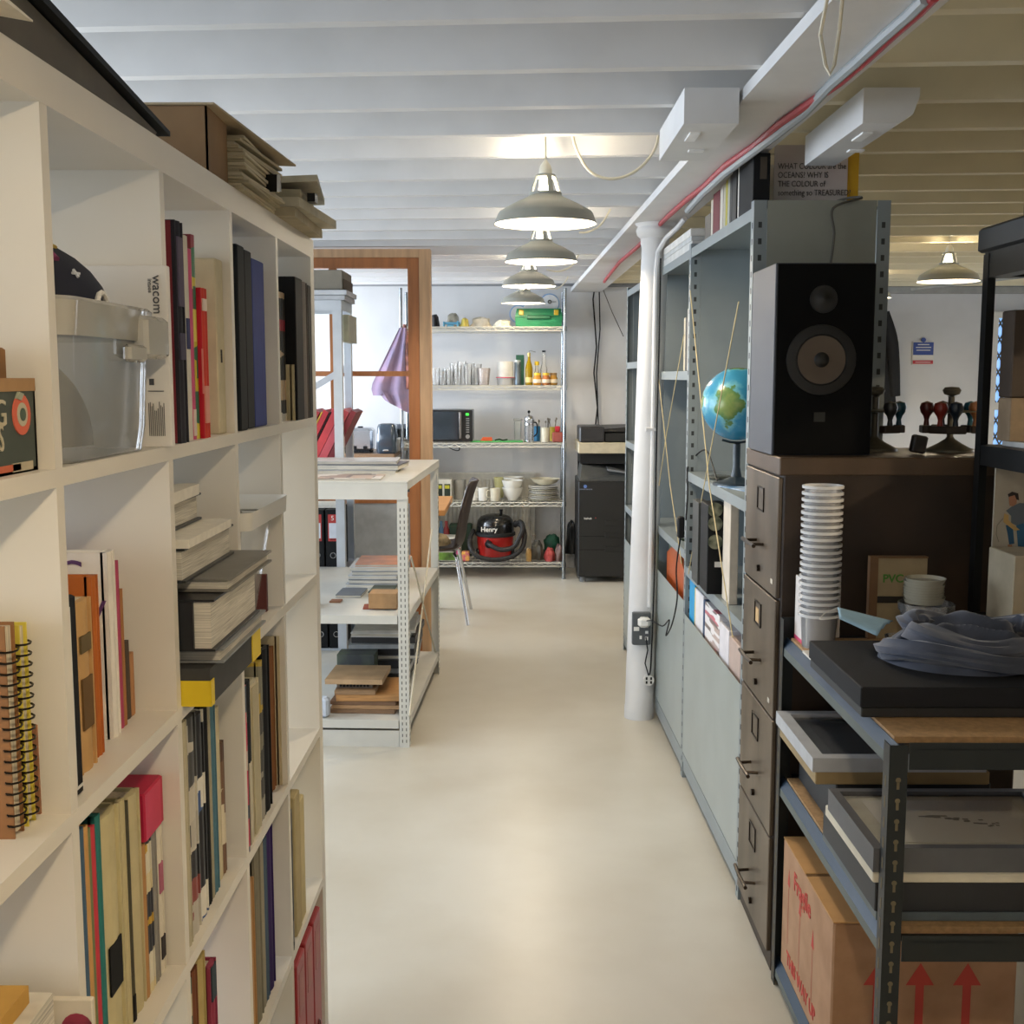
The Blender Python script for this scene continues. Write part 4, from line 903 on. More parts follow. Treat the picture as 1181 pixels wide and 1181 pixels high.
xh0 = AY(388, 700, 4.85).x; bb = MB()
for i in range(9): bb.cyl((xh0+.012+.0145*i, 4.852, z+.011), (xh0+.012+.0145*i, 4.8585, z+.011), .005, n=10)
bb.build('round_hole', BLACK, o)
z += .0225
flat('wooden_board', 372, 440, 4.83, 5.08, z, .022, M('#b79873', .6, var=.1, scale=10), 'pale brown board on top of the plank pile', 'board', g, 0, pages=False)
b = MB(CM); b.frus(((-.40, .06, .117), (-.33, .06, .117), (-.31, .2, .117), (-.42, .2, .117)), ((-.41, .07, .20), (-.36, .07, .19), (-.33, .19, .185), (-.42, .19, .20))) if False else b.bbox(-.42, -.345, .02, .075, .116, .20, .01)
b.build('paper_bag', M('#c9d2e0', .6), label='crumpled white paper wrap at the left of the plank pile', cat='paper')
z = .1155
g = 'portfolios stacked on the bottom shelf'
spec = [(398, 470, .05, '#26282b', 'black portfolio at the bottom of the stack on the lowest shelf'), (392, 474, .03, '#b8bcc0', 'grey ring folder second in the portfolio stack'), (396, 470, .035, '#2c2f33', 'black folder third in the portfolio stack'), (398, 478, .02, '#8a8d90', 'grey sleeve fourth in the portfolio stack'), (400, 474, .035, '#202225', 'black folder fifth in the portfolio stack'),
        (396, 472, .02, '#9da3a8', 'blue grey sleeve sixth in the portfolio stack'), (401, 476, .03, '#2a2a2c', 'black folder seventh in the portfolio stack'), (404, 474, .022, '#d8d9da', 'white sheaf near the top of the portfolio stack'), (402, 478, .012, '#c4c2bb', 'pale grey folder on top of the portfolio stack')]
for i, (p0, p1, h, c, lab) in enumerate(spec):
    flat('portfolio', p0+R.randint(-3, 3), p1+R.randint(-3, 3), 5.30+R.uniform(-.02, .03), 5.72, z, h, M(c, .45, var=.08), lab, 'folder', g, R.uniform(-.09, .09), pages=i in (3, 7)); z += h+.0004
flat('green_pack', 386, 430, 5.18, 5.29, .1155, .17, M('#3c4146', .5, var=.4, scale=9, c2='#5c6a58'), 'dark pack with green leaf print between planks and portfolios', 'pack', pages=False)
# ================================================================== TIMBER WINDOW PARTITION
PY = 6.43; PALE = M('#d3aa80', .55, var=.1, scale=9, stretch=(3, 3, .3)); ORN = M('#b8743e', .5, var=.12, scale=9, stretch=(3, 3, .3))
pt = thing('window_partition', (-1.5, PY, 0), 'glazed timber partition screen of orange and pale wood between counter and kitchen', 'partition')
xr = AY(497, 400, PY).x; ztop = 2.232; xl = -2.6
pz = .0
b = MB(); b.box(xr-.062, xr, PY, PY+.09, 0, ztop); b.build('pale_post', PALE, pt)
b = MB(); b.box(xl, xr-.063, PY, PY+.09, ztop-.045, ztop); b.build('pale_head', PALE, pt)
b = MB(); b.box(xr-.125, xr-.064, PY+.012, PY+.075, 0, ztop-.046); b.build('frame_stile', ORN, pt)
b = MB(); b.box(xl, xr-.126, PY+.012, PY+.075, ztop-.10, ztop-.046); b.build('frame_head', ORN, pt)
zm = AY(450, 431, PY).z
gx = [xr-.125-.545-.625*i for i in range(4)]
gx = [AY(384, 400, PY).x, AY(384, 400, PY).x-.62, AY(384, 400, PY).x-1.24]
ed = [xr-.125]+gx+[xl]
for i, x in enumerate(gx): b = MB(); b.box(x-.02, x+.02, PY+.02, PY+.065, .9, ztop-.101); b.build('glazing_bar', ORN, pt)
for a, c in zip(ed[1:], ed[:-1]):
    b = MB(); b.box(a+.021, c-.001 if c == xr-.125 else c-.021, PY+.022, PY+.063, zm-.014, zm+.014); b.build('glazing_rail', ORN, pt)
b = MB(); b.box(xl, xr-.126, PY+.02, PY+.065, .84, .90); b.build('bottom_rail', ORN, pt)
b = MB(); b.box(xl, xr-.126, PY+.03, PY+.05, .02, .84); b.build('lower_panel', M('#b9bdbf', .6), pt)
gm = MCLEAR('#ffffff', .12, .0, .02)
for a, c in zip(ed[1:], ed[:-1]):
    for z0, z1 in ((.90, zm-.014), (zm+.014, ztop-.101)): b = MB(); b.box(a+.018, c-.001, PY+.040, PY+.044, z0, z1); b.build('glass_pane', gm, pt)
# ================================================================== WIRE RACK
WX0, WX1, WY0, WY1 = -.875, .365, 8.80, 9.24; WZ = [.125, .59, 1.04, 1.472, 1.912]
wr = thing('wire_rack', ((WX0+WX1)/2, 9.0, 0), 'chrome wire shelving rack with five shelves against the back wall', 'shelving unit')
for x, y in ((WX0, WY0), (WX1-.012, WY0), (WX0, WY1), (WX1-.012, WY1)):
    b = MB(); b.cyl((x, y, .0), (x, y, 2.20), .0125, n=14); b.cyl((x, y, 0), (x, y, .012), .018, n=12)
    for z in WZ: b.cyl((x, y, z-.03), (x, y, z+.005), .017, .0155, n=14)
    b.build('post', M('#9ea4a8', .25, .9, var=0), wr, smooth=True)
wm = M('#d5d3c8', .4, .3, var=0)
for z in WZ:
    b = MB()
    for y in (WY0, WY1):
        b.cyl((WX0, y, z), (WX1-.012, y, z), .0035, n=6); b.cyl((WX0, y, z-.028), (WX1-.012, y, z-.028), .0035, n=6)
        n = 34; b.tube([(WX0+(WX1-.012-WX0)*i/n, y, z-.002 if i % 2 else z-.026) for i in range(n+1)], .0035, 5)
    for x in (WX0, WX1-.012): b.cyl((x, WY0, z), (x, WY1, z), .0035, n=6); b.cyl((x, WY0, z-.028), (x, WY1, z-.028), .0035, n=6)
    for i in range(1, 42): x = WX0+(WX1-WX0-.012)*i/42; b.cyl((x, WY0, z+.003), (x, WY1, z+.003), .0017, n=5)
    for yy_ in (8.95, 9.09): b.cyl((WX0, yy_, z-.001), (WX1-.012, yy_, z-.001), .0028, n=5)
    b.build('wire_shelf', wm, wr)
ZS = [z+.006 for z in WZ]
def kx(px, Y=8.95): return AY(px, 500, Y).x
def K(px, Y, z): return Vector((AY(px, 500, Y).x, Y, z))
# tool case (green) and cloud sign on top shelf
z = ZS[4]; x0, x1 = kx(594, 8.88), kx(648, 8.88)
tc = thing('tool_case', ((x0+x1)/2, 8.95, z), 'green plastic tool case with yellow latches on the top wire shelf', 'case')
b = MB(); b.frus(((x0+.005, 8.87, z), (x1-.01, 8.87, z), (x1-.01, 9.05, z), (x0+.005, 9.05, z)), ((x0, 8.865, z+.07), (x1, 8.865, z+.07), (x1, 9.055, z+.07), (x0, 9.055, z+.07)))
b.frus(((x0, 8.865, z+.072), (x1, 8.865, z+.072), (x1, 9.055, z+.072), (x0, 9.055, z+.072)), ((x0+.012, 8.88, z+.135), (x1-.012, 8.88, z+.135), (x1-.012, 9.04, z+.135), (x0+.012, 9.04, z+.135)))
b.build('case_body', M('#1b7a4f', .4), tc)
b = MB(); b.bbox((x0+x1)/2-.09, (x0+x1)/2+.09, 8.845, 8.864, z+.055, z+.085, .006); b.build('handle', M('#125c3b', .4), tc)
for xx_ in (x0+.03, x1-.065): b = MB(); b.bbox(xx_, xx_+.035, 8.848, 8.8645, z+.085, z+.125, .003); b.build('latch', M('#c9a62a', .4), tc)
x = kx(624); cg = thing('cloud_sign', (x, 9.12, z), 'white cloud shaped sign with pale blue edge standing behind the green case', 'sign')
b = MB(); bl = MB(); zc_ = AY(630, 360, 9.12).z
cir = [(598, 362, 9), (612, 358, 9), (622, 355, 9), (634, 350, 10), (622, 362, 10), (607, 364, 9), (634, 360, 9)]
for j, (px, py, r) in enumerate(cir):
    q = AY(px, py, 9.10); rr_ = r*9.1/1340
    bl.cyl((q.x, 9.118+j*.0001, q.z), (q.x, 9.126, q.z), rr_+.01, n=28); b.cyl((q.x, 9.110+j*.0002, q.z), (q.x, 9.1178, q.z), rr_, n=28)
bl.box(kx(600), kx(636), 9.12, 9.125, z, z+.16)
bl.build('blue_back', M('#8fb3dc', .5), cg); b.build('white_face', M('#e9e9e9', .5), cg)
q = AY(634, 348, 9.10); b = MB(); b.tube([(q.x+.012*math.cos(a), 9.108, q.z+.012*math.sin(a)) for a in [k*PI/6 for k in range(12)]], .004, 6, True); b.box(q.x+.005, q.x+.05, 9.105, 9.109, q.z-.002, q.z+.002); b.build('dark_ring', M('#5a5048', .5), cg)

# toys / bags on the top shelf
def blob(px0, px1, pyt, Y, z0, mat, name, lab, cat, seed, depth=.12, sm=True, kind=None, amp=.45):
    x0 = kx(px0, Y); x1 = kx(px1, Y); h = AY((px0+px1)/2, pyt, Y).z-z0
    b = MB(); loft(b, lump((x0+x1)/2, Y, z0, (x1-x0)/2*1.0, depth/2, max(h, .02), seed, amp=amp), True, True)
    return b.build(name, mat, label=lab, cat=cat, smooth=sm, kind=kind)
blob(498, 508, 363, 8.97, z, M('#1d1c1e', .6), 'black_ornament', 'small knobbly black ornament at the left of the top wire shelf', 'ornament', 1.2)
blob(515, 531, 362, 9.1, z, MCLEAR('#b9b3a0', .3, .7), 'plastic_bag', 'crumpled clear bag behind the light blue toy, top wire shelf', 'bag', 2.2)
b = MB(); a = K(512, 8.93, z); b.bbox(a.x, a.x+.012, 8.9, 8.96, z, z+.04, .003); b.bbox(a.x, a.x+.13, 8.91, 8.95, z+.018, z+.036, .004); b.bbox(a.x+.105, a.x+.118, 8.9, 8.96, z, z+.045, .003); b.bbox(a.x+.03, a.x+.08, 8.91, 8.95, z, z+.0178, .003)
b.build('blue_clamp', M('#5fa3c4', .4), label='light blue plastic bracket lying on the top wire shelf', cat='bracket')
blob(532, 541, 367, 8.95, z, M('#cbb95a', .6), 'yellow_sponge', 'small yellow sponge lump on the top wire shelf', 'sponge', 4.2)
blob(543, 567, 366, 8.98, z, M('#bdb7a8', .7), 'crumpled_paper', 'crumpled pale paper on the top wire shelf', 'paper', 5.5)
blob(571, 590, 369, 8.92, z, M('#e6e0cc', .6), 'crumpled_paper', 'crumpled brightly lit white paper left of the green case', 'paper', 6.7)
# second shelf: glasses, jug, tub, bottles
z = ZS[3]; GL = MCLEAR('#e8ebe8', .18, .12, .05)
def tumbler(p, r, h, mat=GL, name='glass', r0=.8):
    b = MB(); b.shell([(.001, .0), (r*r0, 0), (r, h)], p, 20, .002); return b.build(name, mat, smooth=True, base=p)
g0 = tumbler(K(503, 8.9, z), .033, .13); tag(g0, 'clear tall drinking glass in the row on the second wire shelf', 'glass', 'drinking glasses on the second wire shelf')
for i, (px, Y, s) in enumerate([(511, 8.9, .8), (519, 8.9, .9), (528, 8.9, 1.15), (533, 9.02, 1.4), (540, 8.92, 1.2), (548, 8.95, 1.0), (507, 9.05, .9), (516, 9.05, 1.0), (524, 9.06, 1.3), (543, 9.06, 1.3), (551, 9.06, 1.25)]):
    dup(g0, K(px, Y, z), scale=(1, 1, s))
x = K(558, 8.93, z); b = MB(); b.shell([(.001, 0), (.04, 0), (.052, .12), (.05, .13)], x, 24, .002); o = b.build('measuring_jug', MCLEAR('#dcd0c8', .3, .35), label='cloudy plastic measuring jug at the right end of the glasses', cat='jug', smooth=True, base=x)
x = K(583, 8.95, z)
t = thing('upturned_tub', x, 'white plastic tub standing upside down on its red lid', 'tub')
b = MB(); b.lathe([(.068, .062), (.062, .066), (.06, .17), (.055, .18), (.001, .182)], x, 28); b.build('tub_body', M('#dcdad2', .35, trans=.2), t, smooth=True)
b = MB(); b.lathe([(.062, 0), (.064, .04), (.068, .054), (.001, .055)], x, 28); b.build('tub_base', MCLEAR('#d5d3cc', .3, .5), t, smooth=True)
b = MB(); b.lathe([(.074, .0553), (.074, .0615), (.001, .0616)], x, 28); b.build('red_lid', M('#c2304a', .4), t, smooth=True)
x = kx(596, 8.98); x2 = kx(604, 9.02); b = MB(); b.bbox(kx(595, 9.0), kx(604.5, 9.0), 8.98, 9.05, z, z+.23, .003); b.build('green_carton', M('#17533f', .5), label='dark green carton standing behind the tall steel flask', cat='box')
x = K(597, 8.93, z); t = thing('steel_flask', x, 'grey metal canister with black lid beside the green carton', 'canister')
b = MB(); b.lathe([(.025, 0), (.025, .17), (.022, .175)], x, 20); b.build('canister_body', M('#6d7a84', .25, .7), t, smooth=True); b = MB(); b.lathe([(.023, .1755), (.023, .19), (.0, .191)], x, 20); b.build('lid', M('#b9bcb8', .3, .5), t, smooth=True)
def bottle(px, Y, prof, glassm, lab, capm=None, caph=None, labm=None, labz=None, name='bottle', cat='bottle', scale=1):
    p = K(px, Y, z); t = thing(name, p, lab, cat)
    b = MB(); b.lathe(prof, p, 22); b.build('bottle_body' if name == 'bottle' else 'jar_body', glassm, t, smooth=True)
    if capm: zt_ = prof[-1][1]; r = caph[0]; b = MB(); b.lathe([(r, zt_+.0005), (r, zt_+caph[1]), (0, zt_+caph[1]+.0005)], p, 18); b.build('cap', capm, t, smooth=True)
    if labm: b = MB(); b.lathe([(labz[2]+.0006, labz[0]), (labz[2]+.0006, labz[1])], p, 22, cap=False); b.build('paper_label', labm, t, smooth=True)
    return t
OIL = M('#b89a14', .12, var=.0, trans=.5); bottle(610, 8.93, [(.026, 0), (.028, .01), (.028, .13), (.024, .15), (.011, .19), (.01, .215)], OIL, 'golden olive oil bottle with spout on the second wire shelf', M('#c9b070', .3, .5), (.012, .03), M('#e0c98a', .6), (.02, .06, .028))
q = K(610, 8.93, z); b = MB(); b.tube([(q.x, 8.93, z+.2465), (q.x, 8.93, z+.258), (q.x+.02, 8.93, z+.258), (q.x+.05, 8.93, z+.25)], .003, 6); b.build('pour_spout', CHROME, label='thin metal pouring spout above the golden oil bottle', cat='spout')
bottle(619, 8.95, [(.018, 0), (.02, .01), (.02, .09), (.011, .13), (.012, .15)], MCLEAR('#d9d6c0', .2, .35), 'clear squat bottle with yellow cap on the second wire shelf', M('#d9b81c', .4), (.018, .03))
bottle(627, 8.99, [(.018, 0), (.026, .01), (.026, .12), (.015, .17), (.011, .25)], MCLEAR('#dfe0dc', .2, .2), 'tall clear bottle with black stopper behind the jars', BLACK, (.014, .014))
for px, Y, c1, cc, lab in ((619.5, 8.87, '#c98a2a', '#e3c21c', 'brown honey jar with yellow lid, left of the jars on the second wire shelf'), (629.5, 8.87, '#b56f3a', '#d9b324', 'orange brown jar with yellow lid, middle of the jars on the second wire shelf'), (638, 8.9, '#b98a3a', '#8c6a34', 'amber jar with brown lid, rightmost on the second wire shelf')):
    bottle(px, Y, [(.026, 0), (.031, .01), (.032, .05), (.025, .07), (.025, .075)], M(c1, .25, var=.1), lab, M(cc, .35), (.027, .018), M('#e9dcc4', .6), (.018, .045, .0325), name='jar', cat='jar')
# third shelf
z = ZS[2]; x0, x1 = kx(497, 8.9)-.16, kx(545, 8.85)
mw = thing('microwave', ((x0+x1)/2, 9.0, z), 'black microwave oven with green clock on the third wire shelf', 'microwave')
b = MB(); b.bbox(x0, x1-.0, 8.83, 9.16, z+.006, z+.245, .004); b.build('oven_case', M('#191a1c', .3), mw)
b = MB(); b.bbox(x0+.02, x1-.105, 8.818, 8.8295, z+.02, z+.235, .004); b.build('door_window', M('#24303a', .08, spec=.8), mw)
b = MB(); b.bbox(x1-.10, x1-.082, 8.805, 8.8295, z+.03, z+.23, .003); b.build('door_handle', M('#8a8783', .25, .8), mw)
b = MB(); b.box(x1-.05, x1-.028, 8.8285, 8.8296, z+.205, z+.22); b.build('clock_display', M('#35e83a', .4, emit=2), mw)
for i in range(7): b = MB(); b.bbox(x1-.048, x1-.024, 8.826, 8.8296, z+.075+i*.017, z+.083+i*.017, .001); b.build('button', M('#8e8f90', .4), mw)
b = MB(); b.cyl((x1-.036, 8.818, z+.045), (x1-.036, 8.8296, z+.045), .016, n=20); b.build('dial', M('#a5a5a3', .3, .6), mw, smooth=True)
b = MB(); b.bbox(kx(543), kx(603), 8.84, 9.0, z, z+.009, .002); b.build('cutting_board', M('#4fae5e', .5), label='green cutting board on the third wire shelf', cat='cutting board')
b = MB(); b.frus(((kx(554), 8.88, z+.0095), (kx(568), 8.88, z+.0095), (kx(568), 8.93, z+.0095), (kx(554), 8.93, z+.0095)), ((kx(557), 8.885, z+.036), (kx(567.5), 8.885, z+.036), (kx(567.5), 8.925, z+.036), (kx(557), 8.925, z+.036))); b.build('orange_grater', M('#e2571c', .4), label='orange plastic wedge lying on the green cutting board', cat='utensil')
b = MB(); b.tube(sm([K(571, 8.9, z+.014), K(576, 8.92, z+.02), K(580, 8.9, z+.014), K(585, 8.93, z+.018)]), .006, 6); b.build('vegetable_peeler', M('#1d3322', .5), label='small dark green tool lying on the cutting board', cat='utensil')
p = K(610, 8.9, z); fp = thing('french_press', p, 'glass and chrome cafetiere with black knob on the third wire shelf', 'cafetiere')
b = MB(); b.lathe([(.03, .0), (.033, .012), (.033, .165), (.03, .168)], p, 24); b.build('glass_beaker', MCLEAR('#b9c0c8', .25, .3), fp, smooth=True)
b = MB(); b.lathe([(.036, .0), (.036, .014), (.0345, .015)], p, 24, cap=False); b.lathe([(.0355, .13), (.0355, .145)], p, 24, cap=False)
for a in (0, PI/2, PI, 1.5*PI): b.box(p.x+.0345*math.cos(a)-.003, p.x+.0345*math.cos(a)+.003, p.y+.0345*math.sin(a)-.003, p.y+.0345*math.sin(a)+.003, z+.01, z+.14)
b.lathe([(.037, .1685), (.037, .18), (.028, .198), (.01, .206), (.0, .207)], p, 24); b.build('metal_frame', CHROME, fp, smooth=True)
b = MB(); b.cyl((p.x, p.y, z+.206), (p.x, p.y, z+.222), .003, n=8); b.sph((p.x, p.y, z+.23), .011, 14, 10); b.build('plunger_knob', BLACK, fp, smooth=True)
b = MB(); b.tube(sm([(p.x+.036, p.y-.0, z+.15), (p.x+.06, p.y, z+.14), (p.x+.062, p.y, z+.07), (p.x+.036, p.y, z+.04)]), .005, 8); b.build('handle', BLACK, fp, smooth=True)
b = MB(); x = kx(598, 9.05); b.bbox(x-.04, x+.03, 9.02, 9.08, z+.16, z+.175, .003); b.bbox(x-.032, x+.022, 9.02, 9.08, z, z+.1598, .006); b.build('storage_jar', MCLEAR('#c9ccc8', .3, .4), label='clear container with blue lid behind the cafetiere', cat='jar')
for px, r, h, c, lab, Y in ((619, .028, .115, '#2f78a8', 'blue cutlery pot behind the white crock', 9.02), (629, .035, .11, '#d9d3bd', 'cream utensil crock full of cutlery on the third wire shelf', 8.9), (637, .022, .11, '#cbb94a', 'yellow pot squeezed between crock and pink tub', 9.02)):
    p = K(px, Y, z); b = MB(); b.shell([(.001, 0), (r*.92, 0), (r, h)], p, 24, .003); b.build('utensil_pot', M(c, .4), label=lab, cat='pot', smooth=True, base=p)
for i in range(13):
    px = R.choice([(629, 8.9), (619, 9.02), (637, 9.02)]); p = K(px[0], px[1], z); a = R.uniform(0, 6.28); l = R.uniform(.145, .175); r0 = .012
    q = p+Vector((math.cos(a)*.012, math.sin(a)*.012, .006)); e = p+Vector((math.cos(a)*.032, math.sin(a)*.02, l)); b = MB(); b.tube([q, e], .0022, 5); b.sph(e, .007, 8, 6, sz=1.6)
    b.build('cutlery', M('#7a7468', .3, .8), label='metal spoon or fork handle standing in the utensil pots', cat='cutlery', group='cutlery in the pots')
p = K(643.5, 8.92, z); b = MB(); b.bbox(kx(637, 8.9), kx(651, 8.9)-.01, 8.87, 8.96, z, z+.075, .008); b.build('pink_tub', M('#b5645a', .4, trans=.2), label='dusty pink plastic tub at the right end of third wire shelf', cat='tub')
b = MB(); b.bbox(kx(640, 8.9), kx(646, 8.9), 8.89, 8.94, z+.0755, z+.12, .006); b.build('red_packet', M('#c32a3a', .4), label='small red packet on top of the dusty pink tub', cat='packet')
b = MB(); b.tube(sm([K(516, 8.82, z-.03), K(523, 8.82, z-.055), K(529, 8.82, z-.06), K(530, 8.82, z-.035)]), .004, 6); b.build('power_flex', BLACK, label='black flex drooping below the microwave shelf', cat='cable')
# fourth shelf (index 1): crockery
z = ZS[1]; CER = M('#e3e0d6', .2, var=.0, spec=.6)
b = MB(); x0 = kx(500, 8.93); x1 = kx(521, 8.93); b.bbox(x0-.06, x1, 8.86, 9.0, z, z+.165, .003); tb_ = b.build('tea_carton', M('#cdc9bb', .6), label='white carton with two black and green tea packs at the left of crockery', cat='box')
for px in (503, 512): b = MB(); q = kx(px, 8.86); b.box(q, q+.045, 8.857, 8.8599, z+.03, z+.13); b.box(q, q+.045, 8.8565, 8.8569, z+.03, z+.05) ; b.build('pack_print', M('#15261a', .5), tb_); b = MB(); b.box(q+.004, q+.04, 8.8555, 8.8564, z+.095, z+.12); b.build('yellow_stripe', M('#b9b02c', .5), tb_)
def mug(px, Y, lab, c=CER):
    p = K(px, Y, z); t = thing('mug', p, lab, 'mug', 'mugs on the crockery shelf'); b = MB(); b.shell([(.001, 0), (.034, 0), (.037, .02), (.04, .098)], p, 24, .003); b.build('mug_body', c, t, smooth=True)
    b = MB(); b.tube(sm([(p.x-.038, p.y-.01, z+.08), (p.x-.062, p.y-.015, z+.075), (p.x-.062, p.y-.015, z+.035), (p.x-.037, p.y-.01, z+.025)]), .005, 8); b.build('mug_handle', c, t, smooth=True)
mug(557, 8.9, 'white mug, left of the cream mug'); mug(571, 8.87, 'cream mug in front, beside the stack of white bowls', M('#d3cbb4', .25)); mug(546, 8.92, 'white mug half hidden behind the chair back')
b = MB(); p = K(530, 9.0, z); b.shell([(.001, 0), (.045, 0), (.05, .15)], p, 24, .003); b.build('storage_jar', MCLEAR('#d5d2c8', .4, .4), label='clear jar behind the chair back on the crockery shelf', cat='jar', smooth=True)
def bowl(p, r, h, lab, grp, c=CER, name='bowl'):
    b = MB(); b.shell([(.001, .0), (r*.4, 0), (r*.45, h*.08), (r*.8, h*.45), (r, h)], p, 32, .004); return b.build(name, c, label=lab, cat='bowl', group=grp, smooth=True, base=p)
p = K(591, 8.92, z); g = 'bowls stacked on the crockery shelf'
bowl(p, .082, .1, 'white bowl, lowest of the stack', g); bowl(p+Vector((0, 0, .055)), .083, .1, 'white bowl nested in the lowest bowl', g)
bowl(p+Vector((.02, .06, .15)) if False else K(592, 9.09, z), .08, .165, 'deep pale bowl standing behind the stacked white bowls', None)
p = K(576, 9.12, z); b = MB(); b.shell([(.001, 0), (.03, 0), (.045, .16)], p, 20, .003); b.build('yellow_cup', M('#c9c48a', .4), label='pale yellow cup behind the mugs', cat='cup', smooth=True, base=p)
def plate(p, r, lab, i):
    b = MB(); b.lathe([(r*.55, 0), (r*.6, .001), (r*.93, .0065), (r, .0085), (r, .0112), (r*.6, .0118), (0, .0118)], p, 36); return b.build('plate', CER if i % 3 else M('#cfc9b4', .3), label=lab, cat='plate', group='plates stacked at the right of the crockery shelf', smooth=True, base=p)
names = ['lowest', 'second', 'third', 'fourth', 'fifth', 'sixth', 'seventh', 'eighth', 'ninth']
for i in range(9): plate(K(627, 8.95, z)+Vector((R.uniform(-.004, .004), 0, i*.0122)), .118, 'round plate, %s from the bottom of the plate stack' % names[i] if i else 'round plate at the very bottom of the plate stack', i)
bowl(K(629, 8.95, z+.116), .115, .05, 'wide shallow cream dish on top of the plate stack', None, M('#cfc8b0', .3), 'serving_dish')
# bottom wire shelf: vacuum cleaner
z = ZS[0]; vc = K(571, 8.99, z); RED = M('#b3211d', .3, var=.02); VB = M('#141414', .18, var=0, spec=.6)
va = thing('vacuum_cleaner', vc, 'round red tub vacuum cleaner with glossy black domed lid on the bottom wire shelf', 'vacuum cleaner')
b = MB(); b.lathe([(.12, .012), (.132, .03), (.142, .165), (.143, .18)], vc, 40); b.build('red_tub', RED, va, smooth=True)
b = MB(); b.lathe([(.15, .181), (.158, .186), (.158, .205), (.15, .212)], vc, 40); b.build('rim_band', BLACKM, va, smooth=True)
b = MB(); b.lathe([(.147, .2125), (.146, .26), (.138, .30), (.115, .33), (.07, .346), (0, .35)], vc, 40); b.build('black_dome', VB, va, smooth=True)
b = MB(); b.cyl((vc.x+.045, vc.y, vc.z+.345), (vc.x+.045, vc.y, vc.z+.378), .010, n=12); b.cyl((vc.x+.045, vc.y, vc.z+.372), (vc.x+.045, vc.y, vc.z+.385), .014, n=12); b.build('top_knob', BLACK, va, smooth=True)
text('Henry', .05, (vc.x-.045, vc.y-.1495, vc.z+.245), RX_FRONT, M('#e8e4da', .4, var=0), va, bold=.001, ext=.0055)
for s in (-1, 1): b = MB(); b.cyl((vc.x+s*.125, vc.y-.02, vc.z+.04), (vc.x+s*.15, vc.y-.02, vc.z+.04), .042, n=24); b.build('wheel', BLACK, va, smooth=True)
Hp = lambda px, py, Y: AY(px, py, Y)
pts = sm([Hp(564, 626, 8.835), Hp(572, 631, 8.80), Hp(588, 633, 8.79), Hp(597, 626, 8.80), Hp(597, 618, 8.83)], 8)
hs = MB(); path = sm([Hp(563, 625, 8.86), Hp(566, 629, 8.80), Hp(578, 634, 8.775), Hp(592, 631, 8.775), Hp(599, 620, 8.79), Hp(603, 609, 8.82), Hp(600, 602, 8.87), Hp(594, 606, 8.93)], 8)
hs.tube(path, .019, 12); path2 = sm([Hp(594, 603, 8.93), Hp(602, 607, 8.87), Hp(605, 618, 8.83), Hp(602, 632, 8.79), Hp(590, 642, 8.765), Hp(570, 645.5, 8.76), Hp(552, 642, 8.765), Hp(543, 633, 8.79), Hp(542, 622, 8.85), Hp(546, 612, 8.95)], 8)
hs.tube(path2, .018, 12); hs.build('hose', M('#1c1b1b', .55), va, smooth=True)
b = MB(); b.sph((vc.x-.048, vc.y-.138, vc.z+.13), .03, 16, 10); b.build('hose_inlet', BLACK, va, smooth=True)
# ribs on hose
b = MB()
for i in range(0, len(path2)-1, 2):
    d = (path2[i+1]-path2[i]).normalized(); b.cyl(path2[i]-d*.002, path2[i]+d*.002, .0195, n=12)
b.build('hose_rib', BLACKM, va, kind='stuff')
# other bottom shelf things
b = MB(); x0 = kx(506, 8.95); x1 = kx(531, 8.95); b.bbox(x0-.08, x1, 8.86, 9.05, z, z+.18, .003); bx_ = b.build('dishwasher_carton', M('#cfcfc6', .6), label='white carton with green and pink lower print behind the chair', cat='box')
b = MB(); b.box(x0-.08, x1, 8.8588, 8.8598, z+.005, z+.10); b.build('green_print', M('#6f9a3a', .6, var=.3, scale=10), bx_); b = MB(); b.box(x1-.05, x1-.002, 8.8575, 8.8586, z+.05, z+.10); b.build('pink_print', M('#c24a7c', .6), bx_)
b = MB(); b.bbox(kx(516), kx(543), 9.08, 9.2, z, z+.255, .01); b.build('green_crate', M('#26402f', .5), label='dark green plastic crate behind the white carton', cat='crate')
for px, c, lab in ((508, '#5a84a8', 'spray bottle with blue cap behind the white carton'), (514, '#a33a3a', 'bottle with red cap behind the white carton')):
    p = K(px, 9.10, z); b = MB(); b.lathe([(.025, 0), (.028, .01), (.028, .2), (.012, .24), (.012, .28), (0, .281)], p, 16); b.build('cleaning_bottle', M(c, .4), label=lab, cat='bottle', smooth=True)
b = MB(); b.bbox(kx(532, 8.86), kx(541, 8.86), 8.83, 8.9, z, z+.075, .006); o = b.build('pink_packet', M('#c92f7a', .5, var=.5, scale=30, c2='#e0b040'), label='small pink and yellow packet left of the vacuum cleaner', cat='packet')
p = K(616, 8.98, z); b = MB(); b.lathe([(.017, 0), (.019, .01), (.019, .11), (.013, .14), (.016, .145), (.016, .19), (0, .191)], p, 16); b.build('small_bottle', M('#8a8478', .3), label='small upright bottle with pale cap right of the vacuum cleaner', cat='bottle', smooth=True)
blob(606, 614, 633, 8.88, z, M('#c29a5c', .4), 'light_bulb_pack', 'small amber glinting packet right of the vacuum hose', 'packet', 2.9)
blob(612, 628, 624, 8.95, z, M('#55544c', .4, var=.2), 'grey_bag', 'crumpled dark grey bag on the bottom wire shelf', 'bag', 7.7)
blob(626, 649, 617, 9.05, z, M('#12583f', .6, var=.2), 'green_cloth', 'crumpled green cloth on the bottom wire shelf', 'cloth', 9.1)
blob(628, 641, 632, 8.88, z, M('#c4514e', .4, var=.2), 'red_bag', 'crumpled coral red plastic bag at the front right of the bottom wire shelf', 'bag', 3.3)
